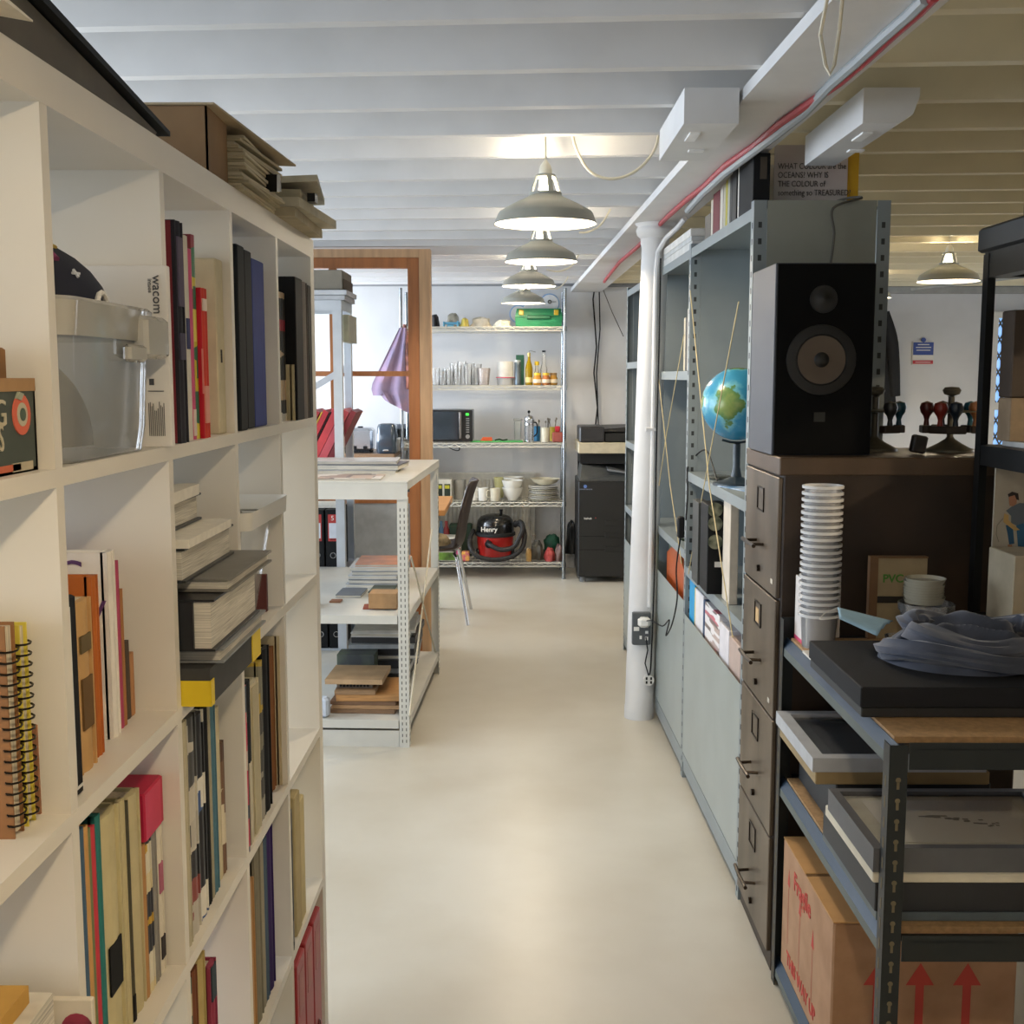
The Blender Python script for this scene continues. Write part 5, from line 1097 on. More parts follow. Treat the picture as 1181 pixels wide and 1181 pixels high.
blob(640, 651, 628, 8.87, z, M('#7a5f58', .4, var=.2), 'brown_bag', 'crumpled brownish clear bag in the corner of the bottom wire shelf', 'bag', 6.1, depth=.08)
p = AY(657, 628, 9.2); b = MB(); loft(b, lump(.43, 9.18, .14, .045, .05, .26, 5.1, amp=.3), True, True); b.build('bin_liner', M('#1c1e20', .35), label='black bin liner bundle hanging between wire rack and printer', cat='bag', smooth=True)
# radiator behind lower shelves
x0, x1 = AY(470, 560, 9.27).x, AY(617, 560, 9.27).x; zt, zb = AY(600, 545, 9.27).z, .16
ra = thing('radiator', ((x0+x1)/2, 9.27, zb), 'white ribbed panel radiator on the back wall behind the lower wire shelves', 'radiator')
b = MB(); b.box(x0, x1, 9.262, 9.30, zb, zt-.012)
n = int((x1-x0)/.033)
for i in range(n): xx_ = x0+.008+i*.033; b.bbox(xx_, xx_+.02, 9.252, 9.2622, zb+.03, zt-.05, .003)
b.build('panel', M('#c9c7bd', .4), ra)
b = MB(); b.box(x0-.004, x1+.004, 9.255, 9.305, zt-.0115, zt)
b.build('top_grille', M('#d4d2c8', .4), ra)
# tea towel on left post of wire rack
b = MB(); q0 = AY(463, 378, 8.76); n = 14; m = 14; vs = []
for j in range(m+1):
    v = j/m
    for i in range(n+1):
        u = i/n
        if True:
            z_ = q0.z-v*.64; w_ = .05+.30*min(1, v*1.15)*(1-.55*max(0, v-.68)/.32)
            x_ = AY(472, 400, 8.76).x-.02 - w_*(1-u) + .02*v
            y_ = 8.745+.018*math.sin(u*13+v*2)*min(1, v*2+.2)
            vs.append((x_, y_, z_+(.10*(1-u) if v > .85 else 0)))
fs = [(j*(n+1)+i, j*(n+1)+i+1, (j+1)*(n+1)+i+1, (j+1)*(n+1)+i) for j in range(m) for i in range(n)]
b.add(vs, fs); nn = len(vs); b.add([(x, y+.004, z_) for x, y, z_ in vs], [tuple(reversed(f)) for f in fs])
b.build('tea_towel', M('#9b7f93', .9, var=.25, scale=5, c2='#76708c', bump=.1), label='mauve tea towel hanging from the left post of the wire rack', cat='towel', smooth=True)
b = MB(); b.tube(sm([(WX0+.03, 8.77, 1.93), (WX0+.05, 8.76, 1.75), (WX0+.06, 8.755, 1.55), (WX0+.05, 8.76, 1.45)]), lambda t: .012+.014*math.sin(t*PI), 8); b.build('hanging_cloth', M('#a8695a', .8, var=.3), label='narrow rusty pink cloth hanging right of the mauve towel', cat='cloth', smooth=True)
# kitchen worktop left with toaster, kettle
zk = AY(440, 523, 8.75).z
kt = thing('kitchen_counter', (-1.7, 8.95, 0), 'kitchen base unit with wooden worktop left of the wire rack', 'counter')
b = MB(); b.bbox(-3.1, -.92, 8.66, 9.3, zk-.03, zk, .004); b.build('worktop', M('#8a6c50', .5, var=.1, scale=8, stretch=(.4, 5, 5)), kt)
b = MB(); b.box(-3.1, -.94, 8.7, 9.29, .0, zk-.031); b.build('cabinet_body', WHITE, kt)
for i in range(4): b = MB(); b.bbox(-3.09+.54*i, -3.09+.54*i+.53, 8.682, 8.6995, .1, zk-.04, .003); b.build('cabinet_door', WHITE, kt)
x0, x1 = kx(435, 8.8), kx(458, 8.8); kh = AY(446, 489, 8.8).z-zk
b = MB(); xm = (x0+x1)/2; w_ = (x1-x0)/2
ke = thing('blue_toaster', (xm, 8.82, zk), 'shiny slate blue electric toaster standing on the wooden worktop', 'toaster')
rings = [rr(xm-w_*s, xm+w_*s, 8.82-.12*s, 8.82+.12*s, .04*s, zk+h) for s, h in ((.92, .001), (1, .02), (.98, kh*.6), (.9, kh*.92), (.8, kh))]
loft(b, rings, True, True); b.build('toaster_shell', M('#263747', .15, spec=.8, coat=.5), ke, smooth=True)
b = MB(); b.bbox(xm-.02, xm+.02, 8.69, 8.7035, zk+.02, zk+.035, .003); b.build('lever', CHROME, ke)
b = MB(); b.bbox(xm-.05, xm+.05, 8.76, 8.78, zk+kh-.001, zk+kh+.0015, .0005); b.bbox(xm-.05, xm+.05, 8.85, 8.87, zk+kh-.001, zk+kh+.0015, .0005); b.build('toast_slot', BLACK, ke)
x0, x1 = kx(405, 8.85), kx(431, 8.85)
ts = thing('chrome_toaster', ((x0+x1)/2, 8.88, zk), 'chrome four slice toaster left of the blue toaster', 'toaster')
b = MB(); b.bbox(x0-.1, x1, 8.78, 8.98, zk+.015, zk+.19, .02); b.build('toaster_shell', M('#b9bdc2', .15, .9, var=0), ts)
for i in range(3): b = MB(); b.bbox(x0-.06+.08*i, x0-.03+.08*i, 8.765, 8.7798, zk+.03, zk+.055, .004); b.build('knob', BLACK, ts)
for i in range(2): b = MB(); b.bbox(x0-.02+.07*i, x0+.02+.07*i, 8.84, 8.87, zk+.1905, zk+.2, .004); b.build('lever', BLACK, ts)
b = MB(); b.box(x0-.08, x1-.02, 8.785, 8.97, zk, zk+.0149); b.build('base', BLACK, ts)
q = AY(462, 497, 9.3); so = thing('twin_socket', q, 'dark twin wall socket with black plugs behind the blue toaster', 'socket')
b = MB(); b.bbox(q.x-.09, q.x+.075, 9.295, 9.319, q.z-.05, q.z+.055, .003); b.build('face_plate', M('#6a6f76', .4, .4), so)
for dx in (-.04, .04): b = MB(); b.bbox(q.x+dx-.028, q.x+dx+.028, 9.255, 9.2948, q.z-.05, q.z+.02, .006); b.build('plug', BLACK, so)
for dx in (-.04, .04): b = MB(); b.tube(sm([(q.x+dx, 9.26, q.z-.05), (q.x+dx+.01, 9.25, q.z-.12), (q.x+dx*.3, 9.22, zk+.02), (q.x+dx*2-.05, 9.15, zk+.005)]), .0035, 6); b.build('flex', BLACK, so)
p = K(462, 9.12, zk); b = MB(); b.lathe([(.05, 0), (.055, .02), (.05, .09), (.02, .1), (0, .1)], p, 20); b.build('ceramic_pot', M('#c9c0b0', .4), label='small beige pot on the worktop beside the blue toaster', cat='pot', smooth=True)
# ================================================================== TABLE AND CHAIR
tp = thing('dining_table', (-1.1, 7.3, 0), 'dining table with light orange wooden top behind the partition post', 'table')
b = MB(); b.bbox(-1.8, -.435, 6.90, 7.73, .715, .75, .003); b.build('table_top', M('#c18a4e', .45, var=.08, scale=8, stretch=(.5, 6, 6)), tp)
for x, y in ((-1.74, 6.96), (-.56, 6.96), (-1.74, 7.66), (-.56, 7.66)): b = MB(); b.box(x-.02, x+.02, y-.02, y+.02, 0, .7145); b.build('leg', M('#8a8d8f', .3, .6), tp)
ch = thing('dining_chair', (-.45, 7.38, 0), 'dark brown moulded chair on slim chrome legs at the table', 'chair')
BRW = M('#33261f', .45, var=.12, scale=20, spec=.5)
# shell profile in X-Z (chair faces -X): seat then back
prof = [(-.68, .455), (-.62, .448), (-.52, .44), (-.42, .445), (-.365, .47), (-.34, .53), (-.325, .62), (-.30, .74), (-.265, .86), (-.25, .89)]
pp = [Vector((p[0], 0, p[1])) for p in prof]; pp = sm(pp, 4); n = 12; vs = []; fs = []
N_ = len(pp)
for j, p in enumerate(pp):
    t = j/(N_-1); w = .21*(1-.14*max(0, t-.6)/.4); 
    if t > .93: w *= 1-(t-.93)*3
    if t < .06: w *= .85+t*2.5
    for i in range(n+1):
        u = -1+2*i/n; lift = .03*u*u
        dz = lift if t < .45 else 0; dx = -lift*1.6 if t > .45 else -lift*.2
        vs.append((p.x+dx, 7.38+u*w, p.z+dz))
for j in range(N_-1):
    for i in range(n): fs.append((j*(n+1)+i, j*(n+1)+i+1, (j+1)*(n+1)+i+1, (j+1)*(n+1)+i))
b = MB(); b.add(vs, fs); o = b.build('seat_shell', BRW, ch, smooth=True)
sd = o.modifiers.new('solid', 'SOLIDIFY'); sd.thickness = .012; sd.offset = 0
for s in (-1, 1):
    b = MB(); b.tube([(-.40, 7.38+s*.12, .43), (-.385, 7.38+s*.16, .415), (-.31, 7.38+s*.255, .0)], .0105, 10); b.build('leg', CHROME, ch, smooth=True)
    b = MB(); b.tube([(-.58, 7.38+s*.12, .43), (-.60, 7.38+s*.16, .41), (-.67, 7.38+s*.25, .0)], .0105, 10); b.build('leg', CHROME, ch, smooth=True)
b = MB(); b.cyl((-.40, 7.26, .43), (-.40, 7.50, .43), .009, n=8); b.cyl((-.58, 7.26, .43), (-.58, 7.50, .43), .009, n=8); b.cyl((-.40, 7.38, .43), (-.58, 7.38, .43), .009, n=8); b.build('under_frame', CHROME, ch, smooth=True)
b = MB(); loft(b, lump(-.54, 7.36, .478, .10, .13, .07, 3.7, amp=.3), True, True); b.build('pale_cloth', M('#b8a98a', .8, var=.2), label='crumpled pale cloth lying on the brown chair seat', cat='cloth', smooth=True)
# ================================================================== PRINTERS
PYf = 8.64; x0, x1 = AY(667, 600, PYf).x, AY(735, 600, PYf).x
pr = thing('office_printer', ((x0+x1)/2, 8.9, 0), 'large dark floor standing office printer at the back wall', 'printer')
PRM = M('#141618', .45, var=.02); zt = AY(690, 555, PYf).z; 
b = MB(); b.bbox(x0, x1, PYf, 9.2, .045, zt, .006); b.build('printer_body', PRM, pr)
for z_ in (AY(690, 618.5, PYf).z, AY(690, 634, PYf).z): b = MB(); b.box(x0+.002, x1-.002, PYf-.0012, PYf-.0002, z_-.0025, z_+.0025); b.build('panel_gap', BLACK, pr)
for py in (603, 617, 633): z_ = AY(690, py, PYf).z; b = MB(); b.bbox(x0+.20, x1-.05, PYf-.006, PYf-.0013, z_-.02, z_+.02, .003); b.build('drawer_grip', M('#141618', .4), pr)
b = MB(); b.frus(((x0+.01, PYf+.02, zt+.0005), (x1-.02, PYf+.02, zt+.0005), (x1-.02, 9.1, zt+.0005), (x0+.01, 9.1, zt+.0005)), ((x0+.03, PYf+.10, zt+.115), (x1-.06, PYf+.10, zt+.06), (x1-.06, 9.1, zt+.1), (x0+.03, 9.1, zt+.115))); b.build('output_tray', M('#4a4c4b', .45), pr)
b = MB(); b.frus(((x0+.22, PYf+.03, zt+.075), (x1-.01, PYf+.03, zt+.045), (x1-.01, PYf+.2, zt+.045), (x0+.22, PYf+.2, zt+.085)), ((x0+.22, PYf+.03, zt+.09), (x1-.01, PYf+.03, zt+.055), (x1-.01, PYf+.2, zt+.055), (x0+.22, PYf+.2, zt+.1))); b.build('control_panel', M('#7c8084', .4), pr)
b = MB(); b.box(x0, x0+.06, PYf+.1, 9.2, zt+.0005, zt+.16) if False else b.box(x0+.02, x1-.02, 9.11, 9.19, zt+.0005, zt+.25); b.build('rear_column', BLACK, pr)
zs = AY(690, 523, PYf).z; zs1 = AY(690, 510.5, PYf).z
b = MB(); b.bbox(x0-.003, x1, PYf-.01, 9.2, zs, zs1, .004); b.build('scanner_lid', M('#c4baa0', .5), pr, label='cream scanner slab')
b = MB(); b.box(x0+.02, x1-.02, PYf+.14, 9.1, zt+.12, zs-.001); b.build('upper_housing', M('#0e0f10', .6), pr)
b = MB(); b.cyl((x0+.035, PYf-.0008, zt-.045), (x0+.035, PYf-.0001, zt-.045), .001, n=8)
q = AY(675, 561, PYf); b = MB(); b.cyl((q.x, PYf-.0012, q.z), (q.x, PYf-.0002, q.z), .013, n=20); b.build('logo_disc', M('#5b78b8', .4, var=0), pr)
text('KONICA MINOLTA', .011, (q.x+.006, PYf-.0008, q.z-.022), RX_FRONT, M('#a9b4cc', .5, var=0), pr)
q = AY(678, 598, PYf); text('bizhub', .022, (q.x, PYf-.0008, q.z), RX_FRONT, M('#c9c9c9', .5, var=0), pr, bold=.0004)
b = MB(); b.box(q.x+.055, q.x+.062, PYf-.0012, PYf-.0002, q.z, q.z+.008); b.build('red_tick', REDL, pr)
for x in (x0+.04, x1-.04):
    for y in (PYf+.05, 9.13): b = MB(); b.cyl((x, y, 0), (x, y, .0448), .022, n=14); b.build('foot', M('#6a6d6f', .5), pr)
sp_ = thing('desktop_printer', ((x0+x1)/2, 8.85, zs1), 'small black desktop printer sitting on the cream scanner slab', 'printer')
xm = AY(697, 500, PYf).x; zt2 = AY(680, 492, PYf).z
b = MB(); b.bbox(x0+.005, xm, PYf+.005, 9.05, zs1+.0005, zt2, .01); b.build('printer_body', M('#2c2c2e', .4), sp_)
b = MB(); b.bbox(xm+.001, x1-.01, PYf+.03, 9.05, zs1+.0005, zt2-.045, .01); b.frus(((xm+.001, PYf+.03, zt2-.04), (x1-.01, PYf+.03, zt2-.035), (x1-.01, 9.0, zt2-.04), (xm+.001, 9.0, zt2-.04)), ((xm+.001, PYf+.04, zt2-.02), (x1-.01, PYf+.04, zt2), (x1-.01, 9.0, zt2+.005), (xm+.001, 9.0, zt2))); b.build('paper_tray', M('#1b1c1e', .4), sp_)
# ================================================================== GREY STEEL SHELVING ALONG THE RIGHT
GO = (.655, 3.30, 0); GM = rotz(.0165, GO); GD = .38; GH = 2.03
def gm(x, y, z): return GM @ Vector((x, y, z))
GS = M('#87909300'[:7], .4, .1, var=.03, scale=8); HOLE = M('#2c2f30', .6, var=0)
gs = thing('steel_shelving', gm(GD/2, 1.6, 0), 'tall grey steel shelving bays with slotted posts along the right of the aisle', 'shelving unit')
GY = [0, 1.06, 2.13, 3.20]
for i, y in enumerate(GY):
    for x, sx in ((0, 1), (GD, -1)):
        b = MB(GM); Lpost(b, x, y, 0, GH, sx, -1 if i == 3 else 1, .036, .002, True, .045, (.010, .016)); b.build('post', [GS, HOLE], gs)
for i in range(3):
    y0, y1 = GY[i]+.038, GY[i+1]-.002
    zs_ = [[.10, .47, .83, 1.19, 2.012], [.10, .50, .885, 1.565, 2.012], [.10, .47, .83, 1.19, 1.62, 2.012]][i]
    for z in zs_:
        b = MB(GM); b.box(.003, GD-.003, y0, y1, z-.002, z); b.box(.001, .003, y0, y1, z-.034, z); b.box(GD-.003, GD-.001, y0, y1, z-.034, z); b.build('shelf', GS, gs)
    b = MB(GM); b.box(GD+.0, GD+.0015, GY[i]+.001, GY[i+1]-.001, .05, GH); b.build('back_panel', GS, gs)
    b = MB(GM); b.box(.0001, .0009, y0, y1, .105, [.645, .69, .64][i]); b.build('front_panel', M('#9aa29f', .35, .1, var=.03, scale=6), gs)
    b = MB(GM); b.box(.0042, .006, y0, y1, .03, .098); b.build('plinth', GS, gs)
for y in (GY[1]+.001, GY[2]+.001, GY[3]-.003):
    b = MB(GM); b.box(.037, GD-.037, y+.0005, y+.002, .05, GH-.02); b.build('side_panel', GS, gs)
b = MB(GM); b.box(.038, GD-.038, .0005, .002, .05, GH); b.build('end_panel', M('#8d8f86', .4, .1, var=.04, scale=6), gs)
def twine(pts, lab=None):
    b = MB(); b.tube(pts, .0019, 6); b.build('cross_brace', TWINE, gs)
T = lambda px, py, X=.63: AX(px, py, X)
twine([T(796, 335), T(818, 560), T(845, 735)]); twine([T(852, 348), T(812, 560), T(794, 662)]); twine([T(760, 438, .617), T(773, 560, .617), T(786, 650, .617)]); twine([T(789, 386, .617), T(768, 505, .617), T(760, 560, .617)])
# items: top of shelving
zt = 2.0125
g = 'books on top of the grey shelving'
def gbox(name, x0, x1, y0, y1, z0, z1, mat, lab, cat, grp=None, r=.002):
    b = MB(GM); b.bbox(x0, x1, y0, y1, z0, z1, r); return b.build(name, mat, label=lab, cat=cat, group=grp)
z = zt
for i, (h, c, lab) in enumerate(((.03, '#cfcfcb', 'white board lying lowest on the far part of the grey shelving top'), (.02, '#c0c2c1', 'pale grey board second in the flat stack on the shelving top'), (.03, '#dedcd6', 'cream white board on top of the flat stack on the shelving top'))):
    gbox('flat_board', .004, .33, 1.07+.02*i, 1.95, z, z+h-.001, M(c, .5), lab, 'board', 'boards lying on the grey shelving'); z += h
gy = [.98, .80, .70, .655, .615, .575, .53, .47, .38, .30]
bks = [(.93, 1.04, '#6e665c', .11, 'short grey brown book at the far end of the shelving top row'), (.885, .92, '#d0c8b8', .15, 'cream book standing left of the dark red one on the shelving top'), (.76, .88, '#6d1f28', .165, 'wide dark red book on top of the grey shelving'), (.70, .75, '#cfc8bb', .17, 'white book right of the dark red one on the shelving top'),
       (.655, .69, '#b9b4a4', .17, 'stone book on the shelving top next to the yellow spine'), (.625, .65, '#c2b52c', .175, 'slim yellow book on top of the grey shelving'), (.585, .62, '#a9ab9f', .178, 'grey book right of the slim yellow one on the shelving top'), (.55, .58, '#2c2c2c', .18, 'slim black book on the shelving top'), (.48, .545, '#20211f', .185, 'black book on the shelving top nearest the white frame edge'), (.435, .455, '#dcd9cf', .19, 'slim white framed board standing on the shelving top')]
for y0, y1, c, h, lab in bks:
    b = MB(GM); t = min(.003, (y1-y0)*.2); b.box(.05, .25, y0, y0+t, zt, zt+h); b.box(.05, .25, y1-t, y1, zt, zt+h); b.box(.046, .05, y0, y1, zt, zt+h); o = b.build('book', M(c, .5), label=lab, cat='book', group=g)
    b = MB(GM); b.box(.0503, .246, y0+t+.0002, y1-t-.0002, zt+.0005, zt+h-.004); b.build('pages', PAGES, o)
q = AY(868, 232, 3.5); q1 = AY(889, 176, 3.5)
bf2 = thing('binder', (q.x+.03, 3.52, zt), 'black lever arch binder numbered 6 on top of the grey shelving', 'binder')
b = MB(); b.bbox(q.x, q1.x, 3.5, 3.72, zt, q1.z, .002); b.build('binder_case', BLACK, bf2)
b = MB(); b.box(q.x+.02, q1.x-.01, 3.4985, 3.4998, q1.z-.075, q1.z-.012); b.build('paper_label', M('#4a4034', .7), bf2)
text('6', .022, (q.x+.024, 3.499, zt+.035), RX_FRONT, M('#d5d5d0', .5, var=0), bf2)
Yp = 3.56; a = AY(892, 231, Yp); c = AY(979, 155, Yp)
po = thing('handwritten_poster', ((a.x+c.x)/2, Yp, zt), 'white poster with handwriting about the colour of oceans, on top of grey shelving', 'poster')
b = MB(); b.box(a.x, c.x, Yp, Yp+.004, zt, ZJ-.012); b.build('poster_sheet', M('#b9b4ae', .7, var=.08, scale=5, c2='#b3a29f'), po)
ink = M('#4a453f', .7, var=0)
for i, s in enumerate(('WHAT COLOUR are the', 'OCEANS? WHY IS', 'THE COLOUR of', 'something so TREASURED?')):
    q = AY(897, 192+10.2*i, Yp); text(s, .0245, (q.x, Yp-.001, q.z), RX_FRONT, ink, po, align='LEFT', sx=.78)
yb = thing('yellow_board', ((c.x+.02), Yp+.02, zt), 'mustard yellow board standing behind the handwritten poster', 'board')
b = MB(); b.box(c.x-.004, AY(991, 200, Yp).x, Yp+.005, Yp+.012, zt, ZJ-.012); b.build('board_edge', M('#c99a14', .6), yb)
b = MB(); b.tube(sm([AY(958, 303, 3.285), AY(962, 270, 3.285), AY(961, 240, 3.285), gm(.30, .004, 2.037), gm(.26, .05, 2.04), gm(.2, .12, 2.018)]), .0035, 6); b.build('grey_flex', M('#57544c', .6), label='grey flex hanging over the end of the shelving down to the speaker', cat='cable', smooth=True)
# globe
gc = AY(851, 466, 3.80); gr = .118
gl = thing('desk_globe', (gc.x, gc.y, 1.1905), 'blue desk globe with green continents on the grey shelving', 'globe')
gmt = bpy.data.materials.new('globe_map'); gmt.use_nodes = True; nt = gmt.node_tree; bs = nt.nodes['Principled BSDF']
tc = nt.nodes.new('ShaderNodeTexCoord'); nz = nt.nodes.new('ShaderNodeTexNoise'); nz.inputs['Scale'].default_value = 7; nz.inputs['Detail'].default_value = 6
mp = nt.nodes.new('ShaderNodeMapping'); mp.inputs['Location'].default_value = (1.3, .55, .2)
cr = nt.nodes.new('ShaderNodeValToRGB'); e = cr.color_ramp.elements; e[0].position = .0; e[0].color = (*lin('#1c5c86'), 1); e[1].position = .46; e[1].color = (*lin('#3585a8'), 1)
for p_, c_ in ((.515, '#6aa9b8'), (.53, '#4c7440'), (.60, '#7c8c4e'), (.68, '#9a8858')): x = e.new(p_); x.color = (*lin(c_), 1)
nt.links.new(tc.outputs['Object'], mp.inputs[0]); nt.links.new(mp.outputs[0], nz.inputs['Vector']); nt.links.new(nz.outputs['Fac'], cr.inputs[0]); nt.links.new(cr.outputs[0], bs.inputs['Base Color']); bs.inputs['Roughness'].default_value = .22
b = MB(); b.sph(gc, gr, 40, 24); b.build('globe_ball', gmt, gl, smooth=True)
b = MB(); ax = Vector((math.sin(.4), 0, math.cos(.4))); b.tube([gc+Vector((math.sin(t)*(gr+.008), 0, math.cos(t)*(gr+.008))) for t in [.4+k*PI/14 for k in range(15)]], .004, 8); b.build('meridian_arm', M('#2c3338', .4), gl, smooth=True)
b = MB(); zl = gc.z-gr-.012; b.lathe([(.075, 0), (.075, .008), (.05, .014), (.018, .028), (.012, .06), (.012, zl-1.1905), (0, zl-1.1905+.002)], (gc.x, gc.y, 1.1905), 28); b.build('stand', M('#23303a', .35), gl, smooth=True)
b = MB(); q = AX(826, 539, .72); b.lathe([(.03, 0), (.04, .004), (.042, .012), (.034, .014), (0, .012)], (.70, 4.02, 1.1905), 24); b.build('metal_dish', M('#8d8a80', .25, .9), label='small round metal dish left of the globe', cat='dish', smooth=True)
b = MB(rotz(.3, (.75, 3.66, 0))); b.box(-.07, .07, -.12, .12, 1.191, 1.1935); b.build('leaflet', M('#c9d6e6', .5, var=.6, scale=14, c2='#2c6a9c'), label='blue and white leaflet lying before the globe on the shelf', cat='paper')
b = MB(); b.tube(sm([(gc.x-.06, gc.y, 1.197), AX(815, 520, .68), AX(800, 528, .665), AX(793, 540, .638), AX(793, 570, .625), AX(791, 600, .615)]), .003, 6); b.build('globe_flex', BLACK, label='black flex running from the globe over the shelf edge', cat='cable', smooth=True)
q = AX(785, 608, .607); b = MB(); b.bbox(q.x-.012, q.x+.012, q.y-.018, q.y+.018, q.z-.04, q.z+.04, .004); b.build('inline_adapter', BLACK, label='black power adapter hanging on its flex in front of the shelving post', cat='adapter')
b = MB(); b.tube(sm([q-Vector((0, 0, .04)), AX(780, 655, .60), AX(781, 690, .60), AX(775, 720, .60), AX(768, 733, .60), AX(772, 715, .60), AX(764, 722, .60), AX(752, 716, .585), AX(746, 716, .57)]), .0028, 6); b.build('adapter_flex', BLACK, label='black flex looping from the adapter to the plug on the column', cat='cable', smooth=True)
b = MB(); b.tube(sm([AY(762, 298, 4.95), AY(760, 400, 4.95), AY(757, 520, 4.95), AY(755, 650, 4.95), AY(751, 760, 4.95), AY(749, 778, 5.0)]), .0035, 6); b.build('long_flex', BLACK, label='long thin black cable falling straight down beside the column', cat='cable', smooth=True)
# box with circles etc on z .83
z = .8305
q0 = AX(816, 620, .70)
bb_ = thing('photo_box', gm(.12, .62, z), 'upright black box with a column of round photo pictures on the grey shelf', 'box')
cx0, cx1 = AY(816, 620, 3.78).x, AY(840, 620, 3.78).x
h = AY(828, 583, 3.78).z
b = MB(); b.bbox(cx0, cx1, 3.78, 3.93, z, h, .002); b.build('box_body', BLACK, bb_)
for py in (588, 604, 625): q = AY(825, py, 3.78); b = MB(); b.cyl((q.x, 3.7788, q.z), (q.x, 3.7798, q.z), .024, n=28); b.build('round_picture', M('#8b8a72', .5, var=.6, scale=40, c2='#3c4430'), bb_)
q = AY(829, 651, 3.78); b = MB(); b.box(q.x-.014, q.x+.014, 3.7788, 3.7798, q.z-.009, q.z+.009); b.build('barcode_label', WHITE, bb_)
b = MB(); b.bbox(AY(805, 620, 3.95).x, AY(818, 620, 3.95).x, 3.95, 4.08, z, AY(810, 580, 3.95).z, .001); b.build('black_folder', M('#3a3c3a', .5), label='grey black folder standing behind the photo box', cat='folder')
b = MB(); b.bbox(AY(840, 620, 3.6).x+.005, AY(852, 620, 3.6).x, 3.6, 3.72, z, AY(845, 578, 3.6).z, .002); b.build('cream_stand', M('#cfc4b4', .5), label='cream coloured upright block between photo box and near post', cat='block')
# magazine files behind the panel on z .47
z = .4705; g = 'magazine files above the lower panel'
for y0, y1, c, top, lab in ((.92, 1.03, '#1f9ad0', .80, 'bright blue magazine file at the far end of the lower shelf'), (.905, .915, '#e0c02c', .775, 'slim yellow magazine between the blue and white files'), (.74, .90, '#e4e0e2', .775, 'white magazine file on the lower shelf'),
      (.71, .735, '#1f3f68', .765, 'navy magazine behind the patterned one'), (.44, .70, None, .765, 'white magazine printed with many small pictures on the lower shelf'), (.28, .43, '#dcd8dc', .75, 'pale lilac magazine file on the lower shelf'), (.10, .27, '#b9a49a', .74, 'dusky pink printed magazine file nearest the post')):
    mt = MBANDS(['#e6e2e2', '#b9a49c', '#e6e2e2', '#c26a78', '#7a6a66', '#e6e2e2'], 2, 60, .4, 3) if c is None else M(c, .45, var=.05)
    gbox('magazine_file', .012, .24, y0, y1, z, top, mt, lab, 'magazine file', g)
q = AX(806, 690, .66)
# bay 2
b = MB(GM); b.prism([(1.12, .5005), (1.75, .5005), (1.75, .78), (1.5, .86), (1.3, .78), (1.12, .76)], .03, .05, 'x')
b.build('orange_folder', M('#b5541c', .5), label='orange brown folder leaning in the second bay of the grey shelving', cat='folder')
gbox('green_folder', .06, .07, 1.15, 1.9, .5005, .84, M('#3f6a52', .5), 'dark green folder behind the orange brown one', 'folder')
gbox('book', .01, .2, 1.14, 1.175, 1.5655, 1.80, M('#d6d2c6', .5), 'tall white book standing by the post in the second bay', 'book', 'books in the second grey bay')
gbox('book', .01, .2, 1.18, 1.22, 1.5655, 1.77, M('#1c1c1c', .5), 'tall black book standing in the second bay', 'book', 'books in the second grey bay')
gbox('book', .01, .2, 1.225, 1.26, 1.5655, 1.77, M('#c9bda0', .5), 'tall cream book standing left of the black book in the second bay', 'book', 'books in the second grey bay')
q = gm(.035, 1.2, .8855)
b = MB(); 
for i in range(26):
    a = R.uniform(0, 6.28); e_ = R.uniform(.2, 1.4); l = R.uniform(.02, .05); p = q+Vector((0, 0, .02)); d = Vector((math.cos(a)*math.cos(e_), math.sin(a)*math.cos(e_), math.sin(e_)))*l
    s_ = d.orthogonal().normalized()*.007; b.add([p, p+d*.6+s_, p+d, p+d*.6-s_], [(0, 1, 2, 3)])
pl = thing('small_plant', q, 'tiny dark green plant in a yellow pot on the second bay shelf', 'plant'); b.build('leaves', M('#1e3320', .6), pl, fix=False)
b = MB(); b.shell([(.001, 0), (.016, 0), (.02, .028)], q, 16, .002); b.build('pot', M('#d6b81c', .4), pl, smooth=True)
# bay 3 odds
gbox('paper_stack', .02, .3, 2.2, 2.9, .8305, .90, M('#c9c6bc', .6), 'white paper stack on the farthest grey shelving bay', 'papers')
# ================================================================== FILING CABINET
FCX, FY0, FY1, FZ, FD = .648, 2.875, 3.285, 1.345, .62
BR = M('#57473a', .42, .35, var=.12, scale=7, stretch=(1, 1, .5), c2='#3a2e25', bump=.03); BRD = M('#36271b', .5, .2, var=.15, scale=6, c2='#261b12')
BRF = M('#6a5d4e', .4, .35, var=.14, scale=9, c2='#4f4437', stretch=(1, 1, .4))
fc = thing('filing_cabinet', (FCX+.31, (FY0+FY1)/2, 0), 'brown metal four drawer filing cabinet carrying the loudspeaker', 'filing cabinet')
b = MB(); b.bbox(FCX+.012, FCX+FD, FY0, FY1, 0, FZ-.001, .004); b.build('cabinet_body', BRD, fc)
b = MB(); b.bbox(FCX, FCX+FD+.002, FY0-.002, FY1+.002, FZ-.045, FZ, .003); b.build('top_cap', M('#5c4a39', .4, .3, var=.12, scale=6), fc)
dh = (FZ-.05-.05)/4
